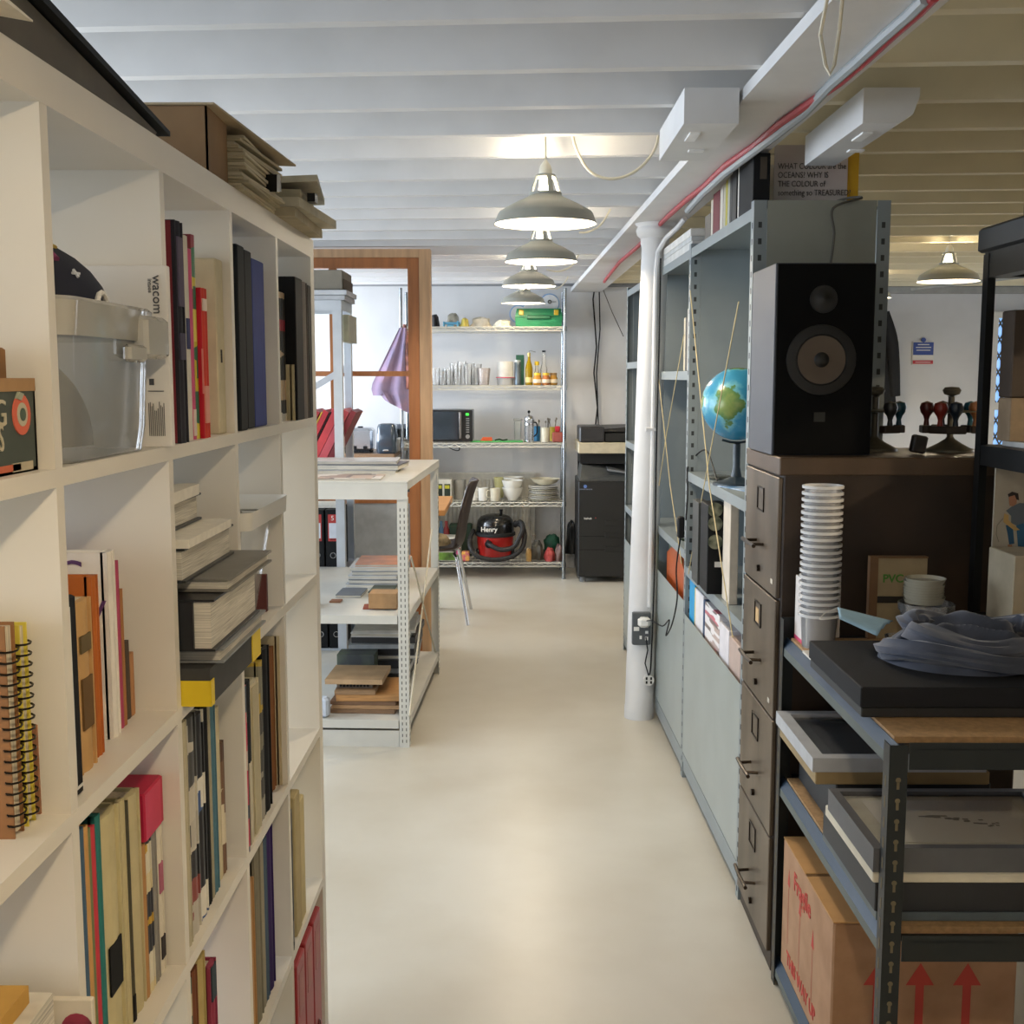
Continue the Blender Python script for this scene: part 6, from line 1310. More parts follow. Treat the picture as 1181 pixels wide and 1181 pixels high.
for i in range(4):
    z1 = FZ-.05-i*dh; z0 = z1-dh+.006
    d = MB(); d.bbox(FCX, FCX+.0115, FY0+.004, FY1-.004, z0, z1, .002); dr = d.build('drawer', BRF, fc)
    ym = (FY0+FY1)/2
    b = MB()
    for (a, c_) in ((z1-.045, z1-.041), (z1-.105, z1-.101)): b.box(FCX-.003, FCX-.0002, ym-.04, ym+.04, a, c_)
    for (a, c_) in ((ym-.04, ym-.036), (ym+.036, ym+.04)): b.box(FCX-.003, FCX-.0002, a, c_, z1-.105, z1-.041)
    b.build('label_frame', M('#2a211a', .4, .6), dr)
    if i == 1: b = MB(); b.box(FCX-.001, FCX-.0002, ym-.01, ym+.03, z1-.098, z1-.06); b.build('paper_label', M('#c9a878', .8), dr)
    b = MB(); zh = z1-.19
    for s in (-1, 1): b.tube([(FCX, ym+s*.045, zh), (FCX-.032, ym+s*.04, zh)], .0045, 8)
    b.tube([(FCX-.032, ym-.075, zh), (FCX-.034, ym, zh), (FCX-.032, ym+.075, zh)], .0055, 8); b.build('handle', M('#3f352c', .35, .7), dr, smooth=True)
    b = MB(); b.cyl((FCX-.008, ym, z0+.045), (FCX-.0002, ym, z0+.045), .009, n=14); b.build('lock_button', M('#2a211a', .35, .7), dr, smooth=True)
    if i < 2: b = MB(); b.box(FCX-.001, FCX-.0002, FY0+.04, FY0+.062, z0+.03, z0+.042); b.build('sticker', M('#cfc8b8', .6), dr)
# ================================================================== LOUDSPEAKER
a = AY(890, 515, 2.95); c = AY(1004, 515, 2.95); zt = AY(950, 303, 2.95).z; sx0, sx1 = a.x, c.x
sk_ = thing('loudspeaker', ((sx0+sx1)/2, 3.08, FZ), 'large black bookshelf loudspeaker standing on the brown filing cabinet', 'loudspeaker')
b = MB(); b.bbox(sx0, sx1, 2.953, 3.24, FZ+.0005, zt, .002); b.build('speaker_cabinet', M('#3a3d45', .5, var=.03, scale=30, stretch=(8, 8, .5)), sk_)
b = MB(); b.bbox(sx0+.003, sx1-.003, 2.944, 2.9525, FZ+.004, zt-.003, .002); b.build('front_baffle', M('#0a0a0a', .8, var=.0, spec=.15), sk_)
q = AY(947, 415, 2.944); 
b = MB(); b.lathe([(.088, 0), (.086, .004), (.078, .004), (.074, .001)], (0, 0, 0), 40)
def frontlathe(prof, q, mat, name, par, n=40):
    b = MB(Matrix.Translation(q) @ Matrix.Rotation(PI/2, 4, 'X')); b.lathe(prof, (0, 0, 0), n); return b.build(name, mat, par, smooth=True)
q = Vector((q.x, 2.9438, q.z))
frontlathe([(.088, 0), (.087, .003), (.080, .004), (.064, .0055), (.062, .002), (.0, .0021)], q, M('#0f0f0f', .5, var=0), 'driver_surround', sk_)
frontlathe([(.060, .0045), (.05, .0035), (.025, .0026), (.0, .0024)], q, M('#5e5043', .6, var=.05), 'woofer_cone', sk_)
frontlathe([(.019, .0046), (.014, .009), (.006, .0115), (0, .012)], q, M('#121212', .4, var=0), 'dust_cap', sk_)
q2 = AY(950, 345, 2.944); q2 = Vector((q2.x, 2.9438, q2.z)); frontlathe([(.035, 0), (.034, .002), (.02, .001), (.012, .006), (0, .008)], q2, M('#181818', .4, var=0), 'tweeter', sk_, 28)
q3 = AY(945, 481, 2.944); b = MB(); b.box(q3.x-.014, q3.x+.014, 2.9425, 2.9437, q3.z-.012, q3.z+.012); b.build('badge', M('#22231f', .4), sk_)
# ================================================================== STAMP CARROUSELS
STM = M('#6a6455', .45, .3, var=.05)
def rack_stamp(c, lab, stamps, h=.165):
    t = thing('stamp_rack', c, lab, 'stamp rack', 'stamp racks on the filing cabinet')
    b = MB(); b.lathe([(.062, 0), (.060, .006), (.03, .022), (.012, .034), (.0085, .04), (.0085, h-.02), (.012, h-.018)], c, 32); b.build('base_and_pole', STM, t, smooth=True)
    b = MB(); b.lathe([(.004, h-.018), (.02, h-.012), (.024, h-.002), (.018, h+.006), (0, h+.008)], c, 24); b.build('top_knob', STM, t, smooth=True)
    b = MB(); b.lathe([(.014, h*.62), (.062, h*.64), (.064, h*.66), (.014, h*.68)], c, 32); b.build('ring', STM, t, smooth=True)
    for a, col, lab2 in stamps:
        p = Vector((c[0]+.062*math.cos(a), c[1]+.062*math.sin(a), c[2]+h*.30)); s = thing('rubber_stamp', p, lab2, 'stamp', 'rubber stamps hanging on the racks')
        b = MB(); b.lathe([(.008, .02), (.006, .035), (.009, .045), (.016, .055), (.019, .068), (.015, .08), (0, .085)], p, 16); b.build('knob_handle', M(col, .3), s, smooth=True)
        b = MB(rotz(a, p)); b.bbox(-.012, .014, -.026, .026, 0, .02, .002); b.build('stamp_block', M('#3a2c20', .5), s)
c1 = AY(1095, 518, 3.12); c1.z = FZ
rack_stamp(c1, 'right hand stamp carousel with a flat knob on its pole', [(PI*.95, '#5a1f18', 'stamp with dark red brown knob, far left on the right hand carousel'), (PI*1.25, '#8e2f22', 'stamp with bright red knob, centre left of the right hand carousel'), (PI*1.45, '#1f2c3a', 'stamp with dark blue knob in front on the right hand carousel'), (-.25, '#b0764a', 'stamp with tan wooden knob, right of the carousel pole'), (.3, '#1f5a6a', 'stamp with teal knob, right rear of the carousel pole'), (PI*.5, '#3a2a1c', 'stamp with dark brown knob behind the carousel pole')])
c2 = AY(1008, 516, 3.16); c2.z = FZ
rack_stamp(c2, 'left hand stamp carousel half hidden behind the loudspeaker', [(-.2, '#1e4a58', 'stamp with dark teal knob on the left hand carousel'), (-1.2, '#2c2c2c', 'stamp with black knob on the left hand carousel')])
p = AY(1057, 515, 3.0); p.z = FZ; b = MB(Matrix.Translation(p) @ Matrix.Rotation(.18, 4, 'Y')); b.bbox(-.018, .018, -.015, .015, .004, .05, .004); b.build('loose_stamp', M('#2c2620', .4), label='dark stamp block standing loose between the two carousels', cat='stamp')
# ================================================================== BLACK RACK
BX0, BX1, BY0, BY1 = .655, 1.085, 1.985, 2.845; BZ = [.905, .548, .07]
BM = M('#1d2325', .4, .3, var=.05); BEAM = M('#46525a', .38, .3, var=.05); KEY = M('#6a5f48', .7, var=0); CHIP = M('#b08d62', .75, var=.1, scale=90)
br = thing('black_rack', ((BX0+BX1)/2, 2.4, 0), 'low black boltless steel rack with chipboard shelves at the front right', 'shelving unit')
def keypost(x, y, z1, sx, sy):
    b = MB(); b.box(x, x+sx*.033, y, y+sy*.002, 0, z1); b.box(x, x+sx*.002, y+sy*.002, y+sy*.033, 0, z1); b.cur = 1
    for k in range(int((z1-.06)/.038)):
        z = .03+k*.038
        if True:
            u = x+sx*.017; b.cyl((u, y-sy*.0006, z+.009), (u, y-sy*.0001, z+.009), .0048, n=10); b.box(u-.0024, u+.0024, y-sy*.0006, y-sy*.0001, z-.008, z+.006)
            v = y+sy*.017; b.box(x-sx*.0006, x-sx*.0001, v-.003, v+.003, z-.008, z+.012)
    b.build('post', [BM, KEY], br)
keypost(BX0, BY0, .90, 1, 1); keypost(BX1, BY0, .90, -1, 1); keypost(BX0, BY1, .95, 1, -1); keypost(BX1, BY1, .95, -1, -1)
for z in BZ:
    b = MB(); b.box(BX0+.019, BX1-.019, BY0+.036, BY1-.036, z-.012, z); b.box(BX0+.004, BX1-.004, BY0+.034, BY1-.034, z-.0119, z-.0001) if False else None
    b.build('chipboard_shelf', CHIP, br)
    for xo, d in ((BX0+.0025, 1), (BX1-.0025, -1)):
        b = MB(); b.prism([(xo, z-.046), (xo+d*.002, z-.046), (xo+d*.002, z-.026), (xo, z-.026)], BY0+.003, BY1-.003, 'y'); bl_ = b.build('side_beam', M('#596260', .5, .1, var=.04), br)
        b = MB(); b.prism([(xo, z-.0258), (xo+d*.002, z-.0258), (xo+d*.016, z-.006), (xo+d*.014, z-.005)], BY0+.003, BY1-.003, 'y'); b.build('beam_step', M('#26384a', .45, .2, var=.04), br)
    for y0_ in (BY0+.0025, BY1-.0345): b = MB(); b.box(BX0+.036, BX1-.036, y0_, y0_+.002 if y0_ < 2.4 else y0_+.032, z-.05 if z > .1 else .02, z-.001); b.box(BX0+.036, BX1-.036, y0_, y0_+.032, z-.0135, z-.0125); b.build('end_beam', BM, br)
# nested clear cups
CUP = MCLEAR('#f4f4f6', .25, .22, .15)
cb = AY(944, 730, 2.72); base = Vector((cb.x, 2.72, .9055)); topz = AY(948, 560, 2.72).z
b = MB(); b.shell([(.001, 0), (.038, 0), (.0425, .072), (.0435, .076)], base, 28, .0012)
c0_ = b.build('clear_cup', CUP, smooth=True, base=base); rb_ = MB(); rb_.shell([(.0432, .0735), (.0482, .0745), (.0485, .0805), (.0465, .0815)], base, 28, .0015); rb_.build('cup_rim', MCLEAR('#ffffff', .25, .7, .15), c0_, smooth=True); tag(c0_, 'clear plastic deli cup nested in the tall stack beside the filing cabinet', 'cup', 'nested clear cups')
n = 20; st = (topz-base.z-.08)/n
for i in range(1, n+1): dup(c0_, base+Vector((R.uniform(-.0006, .0006), 0, st*i)))
# card behind the cups, cards
b = MB(); q = AY(918, 728, 2.80); b.box(q.x, q.x+.003, 2.74, 2.815, .9055, AY(918, 664, 2.8).z); b.box(q.x+.0035, q.x+.11, 2.812, 2.8155, .9055, AY(918, 664, 2.8).z); o = b.build('folded_card', M('#dcd6d2', .5), label='white folded card with pink foot standing behind the cup stack', cat='card')
b = MB(); b.box(q.x-.0005, q.x+.0032, 2.739, 2.816, .9056, .915); b.build('pink_edge', M('#d0406c', .5), o)
b = MB(rotz(.1, (.69, 2.7, 0))); b.box(.66, .74, 2.62, 2.76, .9052, .9054); 
b = MB(); b.box(.664, .80, 2.56, 2.655, .9055, .911); b.build('flat_card', M('#ded9d0', .6), label='flat white card lying on the chipboard in front of the cup stack', cat='card')
# cup lids and deli pot
pb = Vector((AY(1068, 705, 2.66).x, 2.66, .9055))
CL = MCLEAR('#dadcdf', .25, .2, .05)
b = MB(); b.shell([(.001, 0), (.048, 0), (.058, .098), (.063, .101), (.064, .116), (.062, .118)], pb, 32, .0015); b.build('deli_pot', CL, label='wide clear deli pot under the milky lids, beside the scarf', cat='pot', smooth=True, base=pb)
LIDM = MCLEAR('#d9d6c4', .3, .55, .2)
lb = pb+Vector((-.006, .0, .1185)); lh = .0062
b = MB(); b.shell([(.001, 0), (.043, 0), (.046, .008)], lb, 28, .0015); l0 = b.build('milky_lid', LIDM, smooth=True, base=lb); tag(l0, 'milky plastic lid in the pile on top of the clear deli pot', 'lid', 'milky lids on the deli pot')
for i in range(1, 9): dup(l0, lb+Vector((R.uniform(-.002, .002), 0, lh*i)))
pb2 = Vector((AY(1040, 710, 2.58).x, 2.60, .9665)); 
b = MB(); b.shell([(.001, 0), (.03, 0), (.036, .03)], (.905, 2.70, .9055), 24, .0015); b.build('small_pot', CL, label='small clear pot left of the wide deli pot', cat='pot', smooth=True, base=(.905, 2.70, .9055))
# framed board with green writing
q = AY(1004, 642, 2.80); q2_ = AY(1052, 642, 2.80)
fb = thing('small_picture', ((q.x+q2_.x)/2, 2.80, .9055), 'small wooden frame with green handwriting leaning behind the deli pot', 'frame')
b = MB(); b.box(q.x, q.x+.02, 2.80, 2.82, .9055, q.z); b.box(q.x+.0201, q2_.x+.04, 2.80, 2.82, q.z-.004, q.z); b.build('frame_edge', M('#7a5a3c', .6), fb)
b = MB(); b.box(q.x+.0205, q2_.x+.04, 2.806, 2.818, .9055, q.z-.0045); b.build('board', M('#a89878', .7), fb)
b = MB(); zz_ = AY(1020, 692, 2.80).z; b.box(q.x+.0208, q2_.x+.04, 2.803, 2.8058, zz_-.008, zz_+.008); b.build('dark_strip', M('#26221e', .5), fb)
t_ = AY(1008+18, 668, 2.80); text('PVC', .028, (t_.x+.01, 2.8048, t_.z), RX_FRONT, M('#4f8a3a', .6, var=0), fb, bold=.0006)
# black box with scarf and face mask
bxb = thing('black_portfolio_box', (.86, 2.34, .9055), 'flat black archival box lying on the top chipboard shelf', 'box')
b = MB(); b.bbox(.648, 1.06, 2.135, 2.52, .9058, .925, .002); b.build('box_base', M('#1f2022', .6), bxb)
b = MB(); b.bbox(.645, 1.063, 2.132, 2.523, .9255, .965, .002); b.build('box_lid', M('#202124', .75, var=.03, spec=.2), bxb)
# scarf
def scarf():
    cx_, cy_, cz = AY(1108, 760, 2.33).x, 2.335, .9655
    rx, ry = .165, .125; H_ = .10; nx, ny = 84, 64; vs = []; fs = []
    for j in range(ny+1):
        for i in range(nx+1):
            a = -1+2*i/nx; c_ = -1+2*j/ny
            u = a*math.sqrt(1-c_*c_/2); v = c_*math.sqrt(1-a*a/2); r = math.sqrt(u*u+v*v); t = math.atan2(v, u)
            k = 1+.12*mnoise.noise(Vector((math.cos(t)*1.4, math.sin(t)*1.4, 7)))
            w1 = mnoise.noise(Vector((u*1.5, v*1.5, .3))); w2 = mnoise.noise(Vector((u*1.2+5, v*1.2, 2.3)))
            ph = (v*1.1+u*.35+w1*.9)*8.5; s1 = .5+.5*math.sin(ph); ph2 = (v*.9-u*.7+w2*1.2)*13; s2 = .5+.5*math.sin(ph2)
            env = max(0, 1-r**3.5)
            z = H_*env**.6*(.42+.30*math.exp(-((u-.1)**2+(v-.25)**2)*2.5)+.24*s1**1.4+.07*s2+.10*w1)
            vs.append((cx_+rx*k*u+.01+.006*s1*env, cy_+ry*k*v, cz+max(.0004, z)))
    for j in range(ny):
        for i in range(nx): q = j*(nx+1)+i; fs.append((q, q+1, q+nx+2, q+nx+1))
    b = MB(); b.add(vs, fs)
    # thick rolled loops
    def loop(cx2, cy2, ax, ay, z0, r, a0, a1, ph):
        m = 46; R0 = []
        pts = []
        for i in range(m+1):
            t = a0+(a1-a0)*i/m; pts.append((cx2+ax*math.cos(t), cy2+ay*math.sin(t), z0+.012*math.sin(2*t+ph)))
        nseg = 22; vs = []; prev = None
        for i, p in enumerate(pts):
            p = Vector(p); d = (Vector(pts[min(i+1, m)])-Vector(pts[max(i-1, 0)])).normalized(); up = Vector((0, 0, 1)); sd_ = d.cross(up).normalized(); up = sd_.cross(d)
            for k in range(nseg):
                q = 2*PI*k/nseg; rr_ = r*(1+.13*math.sin(q*5+ph+i*.12)+.08*math.sin(q*9-i*.17))*(.5+.5*min(1, min(i, m-i)/6+.2))
                vs.append(p+sd_*math.cos(q)*rr_*1.15+up*math.sin(q)*rr_*.85)
        fs = [(i*nseg+k, i*nseg+(k+1) % nseg, (i+1)*nseg+(k+1) % nseg, (i+1)*nseg+k) for i in range(m) for k in range(nseg)]
        b.add(vs, fs+[tuple(range(nseg-1, -1, -1)), tuple(m*nseg+k for k in range(nseg))])
    loop(cx_+.0, cy_-.01, .145, .105, cz+.028, .024, PI*.75, PI*1.98, 0)
    loop(cx_+.02, cy_-.02, .11, .075, cz+.05, .026, PI*.6, PI*1.8, 1.3)
    loop(cx_+.03, cy_+.02, .12, .06, cz+.062, .027, -.3, PI*1.05, 2.1)
    return b.build('scarf', M('#484f60', .95, var=.22, scale=9, c2='#333845', bump=.3, sheen=.3), label='crumpled grey blue scarf heaped on the flat black box', cat='scarf', smooth=True, fix=True)
scarf()
mk = thing('face_mask', (.80, 2.45, .966), 'light blue disposable face mask lying between cups and scarf', 'mask')
p0, p1, p2, p3 = AY(966, 701, 2.52), AY(968, 712, 2.44), AY(1012, 732, 2.38), AY(1030, 716, 2.50)
vs = []; fs = []; n = 14
for i in range(n+1):
    u = i/n; a_ = Vector(p0).lerp(p3, u); c_ = Vector(p1).lerp(p2, u)
    for j in range(9):
        v = j/8; q = a_.lerp(c_, v); q.z += .006*math.sin(v*PI)+.0022*math.sin(v*18); q.z = max(q.z, .9665); vs.append(q)
for i in range(n):
    for j in range(8): fs.append((i*9+j, i*9+j+1, (i+1)*9+j+1, (i+1)*9+j))
b = MB(); b.add(vs, fs); o = b.build('pleated_sheet', M('#9cc0d6', .8, var=.05), mk, smooth=True); s_ = o.modifiers.new('s', 'SOLIDIFY'); s_.thickness = .002
b = MB(); b.tube(sm([p0, Vector(p0)+Vector((-.03, -.01, -.01)), Vector(p1)+Vector((-.04, 0, -.005)), p1]), .0012, 5); b.build('ear_loop', WHITE, mk, smooth=True)
# frames on the second shelf
z = .5485
b = MB(); b.bbox(.70, 1.04, 2.47, 2.80, z, z+.11, .003); b.build('dark_box', M('#23262a', .6), label='dark box on the second shelf carrying the white picture frame', cat='box')
def pframe(name, x0, x1, y0, y1, z0, z1, w, mf, mg, lab, inner=True, tilt=0):
    t = thing(name, ((x0+x1)/2, (y0+y1)/2, z0), lab, 'picture frame')
    b = MB(); b.box(x0, x1, y0, y0+w, z0, z1); b.box(x0, x1, y1-w, y1, z0, z1); b.box(x0, x0+w, y0+w, y1-w, z0, z1); b.box(x1-w, x1, y0+w, y1-w, z0, z1); b.build('frame_moulding', mf, t)
    b = MB(); b.box(x0+w, x1-w, y0+w, y1-w, z1-.012, z1-.010); b.build('mount', mg, t)
    b = MB(); b.box(x0+w, x1-w, y0+w, y1-w, z1-.0085, z1-.007); b.build('glass', MCLEAR('#ffffff', .04, .02, .02), t)
    return t
f1 = pframe('picture_frame', .642, 1.02, 2.45, 2.81, z+.1405, z+.172, .028, M('#b9bcc0', .45), M('#4a5563', .4), 'white picture frame with slate blue inside lying at the back of the second shelf')
b = MB(); b.box(.672+.03, .99-.03, 2.48+.035, 2.78-.035, z+.1625, z+.1632); b.build('picture', M('#37414d', .4), f1)
b = MB(); b.bbox(.650, 1.03, 2.455, 2.80, z+.1105, z+.1403, .002); b.build('plywood_sheet', M('#a08a62', .7), label='pale wooden panel under the white picture frame', cat='panel')
zz = z
b = MB(); b.bbox(.66, 1.04, 2.04, 2.42, z, z+.02, .002); b.build('grey_board', M('#5a6468', .5), label='blue grey board at the bottom of the near frame stack', cat='board')
b = MB(); b.bbox(.655, 1.045, 2.035, 2.40, z+.0205, z+.078, .002); b.build('black_frame_box', M('#222326', .55), label='deep black box frame in the near frame stack', cat='picture frame')
b = MB(); b.bbox(.648, 1.05, 2.03, 2.36, z+.0785, z+.102, .002); b.build('white_canvas', M('#d5cdb8', .6), label='flat cream white frame under the grey frame with the drawing', cat='picture frame')
f2 = pframe('picture_frame', .645, 1.055, 2.022, 2.33, z+.1025, z+.148, .018, M('#56575a', .5), M('#aaa99c', .6), 'dark grey picture frame with a sketch of a plume, top of the near stack')
b = MB(); b.box(.645+.055, 1.055-.055, 2.022+.05, 2.33-.045, z+.1385, z+.1390); b.build('drawing_sheet', M('#b0b0aa', .6, var=.0), f2)
b = MB()
for i in range(26):
    t = i/25; x_ = .80+.13*t+R.uniform(-.006, .006); y_ = 2.20-.05*t**1.5+R.uniform(-.012, .012)*(.4+t); b.box(x_-.008*(1-t*.6), x_+.008*(1-t*.6), y_-.003, y_+.003, z+.13905, z+.1393)
b.build('ink_drawing', M('#6b6a66', .7, var=0), f2)
# cardboard carton on the bottom shelf
cx0, cx1, cy0, cy1, cz0, cz1 = .668, 1.06, 2.34, 2.80, .0705, .40
cb_ = thing('cardboard_carton', ((cx0+cx1)/2, (cy0+cy1)/2, cz0), 'large brown carton printed with red arrows on the bottom shelf of the black rack', 'carton')
CB = M('#ae8868', .8, var=.03, scale=14, c2='#a07a5a')
b = MB(); b.bbox(cx0, cx1, cy0, cy1, cz0, cz1-.003, .004); b.build('carton_body', CB, cb_)
b = MB(); b.box(cx0-.0005, cx1+.0005, cy0, (cy0+cy1)/2-.004, cz1-.0028, cz1); b.box(cx0-.0005, cx1+.0005, (cy0+cy1)/2+.012, cy1, cz1-.0028, cz1); b.build('top_flap', M('#c0935c', .8, var=.03), cb_)
b = MB(); b.box(cx0, cx1, (cy0+cy1)/2-.0038, (cy0+cy1)/2+.0118, cz1-.0028, cz1-.0012); b.build('parcel_tape', M('#80603c', .4), cb_)
RI = M('#b8453a', .8, var=.0)
b = MB()
def arrow(fn, u, v0, v1, hw, hh, sw):
    v = [fn(u-sw, v0), fn(u+sw, v0), fn(u+sw, v1-hh), fn(u+hw, v1-hh), fn(u, v1), fn(u-hw, v1-hh), fn(u-sw, v1-hh)]
    b.add(v, [tuple(range(7))])
for (y, v0, v1) in ((2.735, .15, .345), (2.62, .13, .325), (2.50, .13, .305)): b = MB(); arrow(lambda a, c: (cx0-.0006, a, c), y, v0, v1, .012, .045, .0012); b.build('red_arrow', RI, cb_, fix=False)
for x in (.765, .855, .955): b = MB(); arrow(lambda a, c: (a, cy0-.0006, c), x, .09, .31, .03, .05, .009); b.build('red_arrow', RI, cb_, fix=False)
text('Fragile', .062, (cx0-.0007, 2.605, .335), basis((0, -1, 0), (0, 0, 1)), RI, cb_, bold=.0012)
text('THIS WAY UP', .045, (cx0-.0007, 2.60, .115), basis((0, -1, 0), (0, 0, 1)), RI, cb_, bold=.0012, sx=1.0)
# ================================================================== BLACK TOWER RACK (far right)
tw = thing('tall_black_rack', (1.33, 2.35, 0), 'tall black steel rack at the right edge with dark lidded boxes on top', 'shelving unit')
TX0, TX1, TY_0, TY_1 = 1.10, 1.60, 1.75, 2.80
for x, y, sx, sy in ((TX0, TY_1, 1, -1), (TX1, TY_1, -1, -1), (TX0, TY_0, 1, 1), (TX1, TY_0, -1, 1)):
    b = MB(); b.box(x, x+sx*.030, y, y+sy*.002, 0, 1.83); b.box(x, x+sx*.002, y+sy*.002, y+sy*.030, 0, 1.83); b.cur = 1
    for k in range(44):
        z = .04+k*.04; b.box(x+sx*.02, x+sx*.026, y+sy*.0021, y+sy*.0026, z, z+.014) if False else b.box(x+sx*.012, x+sx*.0165, y-sy*.0+ (sy*-.0006), y+(sy*-.0001), z, z+.016)
    b.build('post', [M('#111314', .45, .3, var=0), M('#4a4c4c', .6, var=0)], tw)
for z in (1.835, 1.395, .985, .5):
    b = MB(); b.box(TX0+.046, TX1-.046, TY_0+.046, TY_1-.046, z-.012, z); b.build('shelf_board', M('#c9c9c6', .5) if z > 1 else CHIP, tw)
    for q in ((TX0+.0025, TX0+.0455, TY_0+.002, TY_1-.002), (TX1-.0455, TX1-.0025, TY_0+.002, TY_1-.002), (TX0+.046, TX1-.046, TY_0+.0025, TY_0+.0455), (TX0+.046, TX1-.046, TY_1-.0455, TY_1-.0025)):
        b = MB(); b.box(q[0], q[1], q[2], q[3], z-.06, z-.0121 if z < 1.8 else z); b.build('beam', M('#121415', .45, .3, var=0), tw)
b = MB(); b.bbox(1.095, 1.58, 2.2, 2.83, 1.8355, 1.893, .006); b.build('lidded_box', M('#17191b', .5), label='wide flat black lidded box on top of the tall black rack', cat='box')
b = MB(); b.bbox(1.165, 1.5, 2.25, 2.75, 1.8935, 1.955, .006); b.build('lidded_box', M('#1d1f21', .5), label='smaller black box stacked on the wide flat black box', cat='box')
# boxes on the shelf at 1.395
z = 1.3955; xa_ = AY(1165, 480, 2.68).x
b = MB(); b.bbox(xa_, xa_+.3, 2.68, 2.75, z, z+.10, .002); b.build('small_carton', M('#8f7a60', .7, var=.1), label='beige carton on the upper shelf of the tall black rack', cat='carton')
b = MB(); b.bbox(xa_, xa_+.3, 2.685, 2.752, z+.1005, z+.30, .003); b.build('brown_carton', M('#3f3226', .7), label='dark brown carton stacked on the beige carton in the tall black rack', cat='carton')
b = MB(); b.bbox(xa_-.0, xa_+.3, 2.46, 2.7, z+.365, z+.41, .002) if False else None
# picture board with seated man on the shelf at .985
z = .9855; Yb = 2.70
xl_ = TX0+.012; xr_ = 1.50; zt = 1.333
pb_ = thing('figure_drawing', ((xl_+xr_)/2, Yb, z), 'white board with a painted man in grey shirt and jeans, in the tall black rack', 'picture')
b = MB(); b.box(xl_, xr_, Yb, Yb+.006, z, zt); b.build('board', M('#a9a292', .7, var=.04), pb_)
def F(px, py): q = AY(px, py, Yb-.001); return (q.x, q.z)
lay = [0]
def flatpoly(pts, col, name):
    b = MB(); lay[0] += 1; y = Yb-.0003-.0003*lay[0]; b.prism([F(*p) for p in pts], y, y+.0002, 'y'); b.build(name, M(col, .7, var=0), pb_)
flatpoly([(1160, 606), (1168, 604), (1170, 627), (1164, 628), (1162, 615)], '#27506c', 'painted_leg')
flatpoly([(1172, 604), (1181, 603), (1184, 620), (1181, 632), (1174, 630)], '#2c5a78', 'painted_leg')
flatpoly([(1162, 628), (1167, 628), (1168, 634), (1163, 634)], '#a07458', 'painted_foot'); flatpoly([(1170, 632), (1177, 630), (1174, 637), (1169, 635)], '#a8825a', 'painted_foot')
flatpoly([(1160, 589), (1167, 584), (1176, 580), (1186, 581), (1184, 602), (1172, 606), (1166, 603), (1166, 595)], '#59626a', 'painted_shirt')
flatpoly([(1158, 592), (1163, 594), (1163, 600), (1172, 608), (1176, 611), (1170, 612), (1157, 602)], '#b5965c', 'painted_arm')
flatpoly([(1163, 573), (1167, 570), (1173, 573), (1172, 581), (1168, 584), (1164, 583)], '#a07258', 'painted_face'); flatpoly([(1162, 570), (1167, 567), (1174, 569), (1175, 577), (1172, 576), (1170, 571), (1163, 573)], '#241c18', 'painted_hair')
b = MB(); pts = [F(1157, 598), F(1150, 606), F(1149, 616), F(1152, 625)]; b.tube([(p[0], Yb-.0006, p[1]) for p in pts], .0005, 4); b.build('pencil_line', M('#4a463f', .7, var=0), pb_)
q = AY(1135, 694, 2.6); 
b = MB(); b.bbox(xl_+.001, AY(1158, 690, 2.62).x, 2.60, 2.69, z, AY(1145, 658, 2.6).z, .002); o = b.build('brown_box', M('#5e4a34', .7, var=.05), label='low brown and white box in front of the figure drawing', cat='box')
b = MB(); b.box(xl_+.001, AY(1158, 690, 2.62).x, 2.5985, 2.5998, z+.001, AY(1145, 688, 2.6).z); b.build('white_base', M('#b7ae9a', .6), o)
b = MB(); xq = AY(1161, 690, 2.58).x; b.bbox(xq, xq+.2, 2.55, 2.69, z, AY(1170, 641, 2.55).z, .002); o = b.build('cream_box', M('#b9ae96', .6), label='taller cream box with pink line right of the brown and white box', cat='box')
b = MB(); b.box(xq, xq+.2, 2.5485, 2.5498, z+.02, z+.026); b.build('pink_line', M('#c23a58', .5), o)
# ================================================================== RIGHT HAND ROOM
q = AY(1065, 405, 9.3); sg = thing('wall_sign', (q.x, 9.3, q.z-.1), 'blue and red notice sign on the back wall of the right hand room', 'sign')
b = MB(); b.box(q.x-.085, q.x+.085, 9.305, 9.318, q.z-.105, q.z+.075); b.build('white_plate', WHITE, sg)
b = MB(); b.box(q.x-.08, q.x+.08, 9.302, 9.3045, q.z-.03, q.z+.07); b.build('blue_field', M('#233f8a', .5, var=0), sg)
b = MB(); b.box(q.x-.08, q.x+.08, 9.302, 9.3045, q.z-.10, q.z-.072); b.build('red_field', M('#b5232c', .5, var=0), sg)
b = MB(); b.cyl((q.x, 9.302, q.z+.088), (q.x, 9.315, q.z+.088), .018, n=20); b.build('blue_disc', M('#233f8a', .5, var=0), sg)
b = MB()
for i, w_ in enumerate((.045, .06, .055)): b.box(q.x-w_, q.x+w_, 9.3, 9.3018, q.z+.048-.022*i, q.z+.055-.022*i)
b.box(q.x-.06, q.x+.06, 9.3, 9.3018, q.z-.089, q.z-.084); b.build('white_line', WHITE, sg)
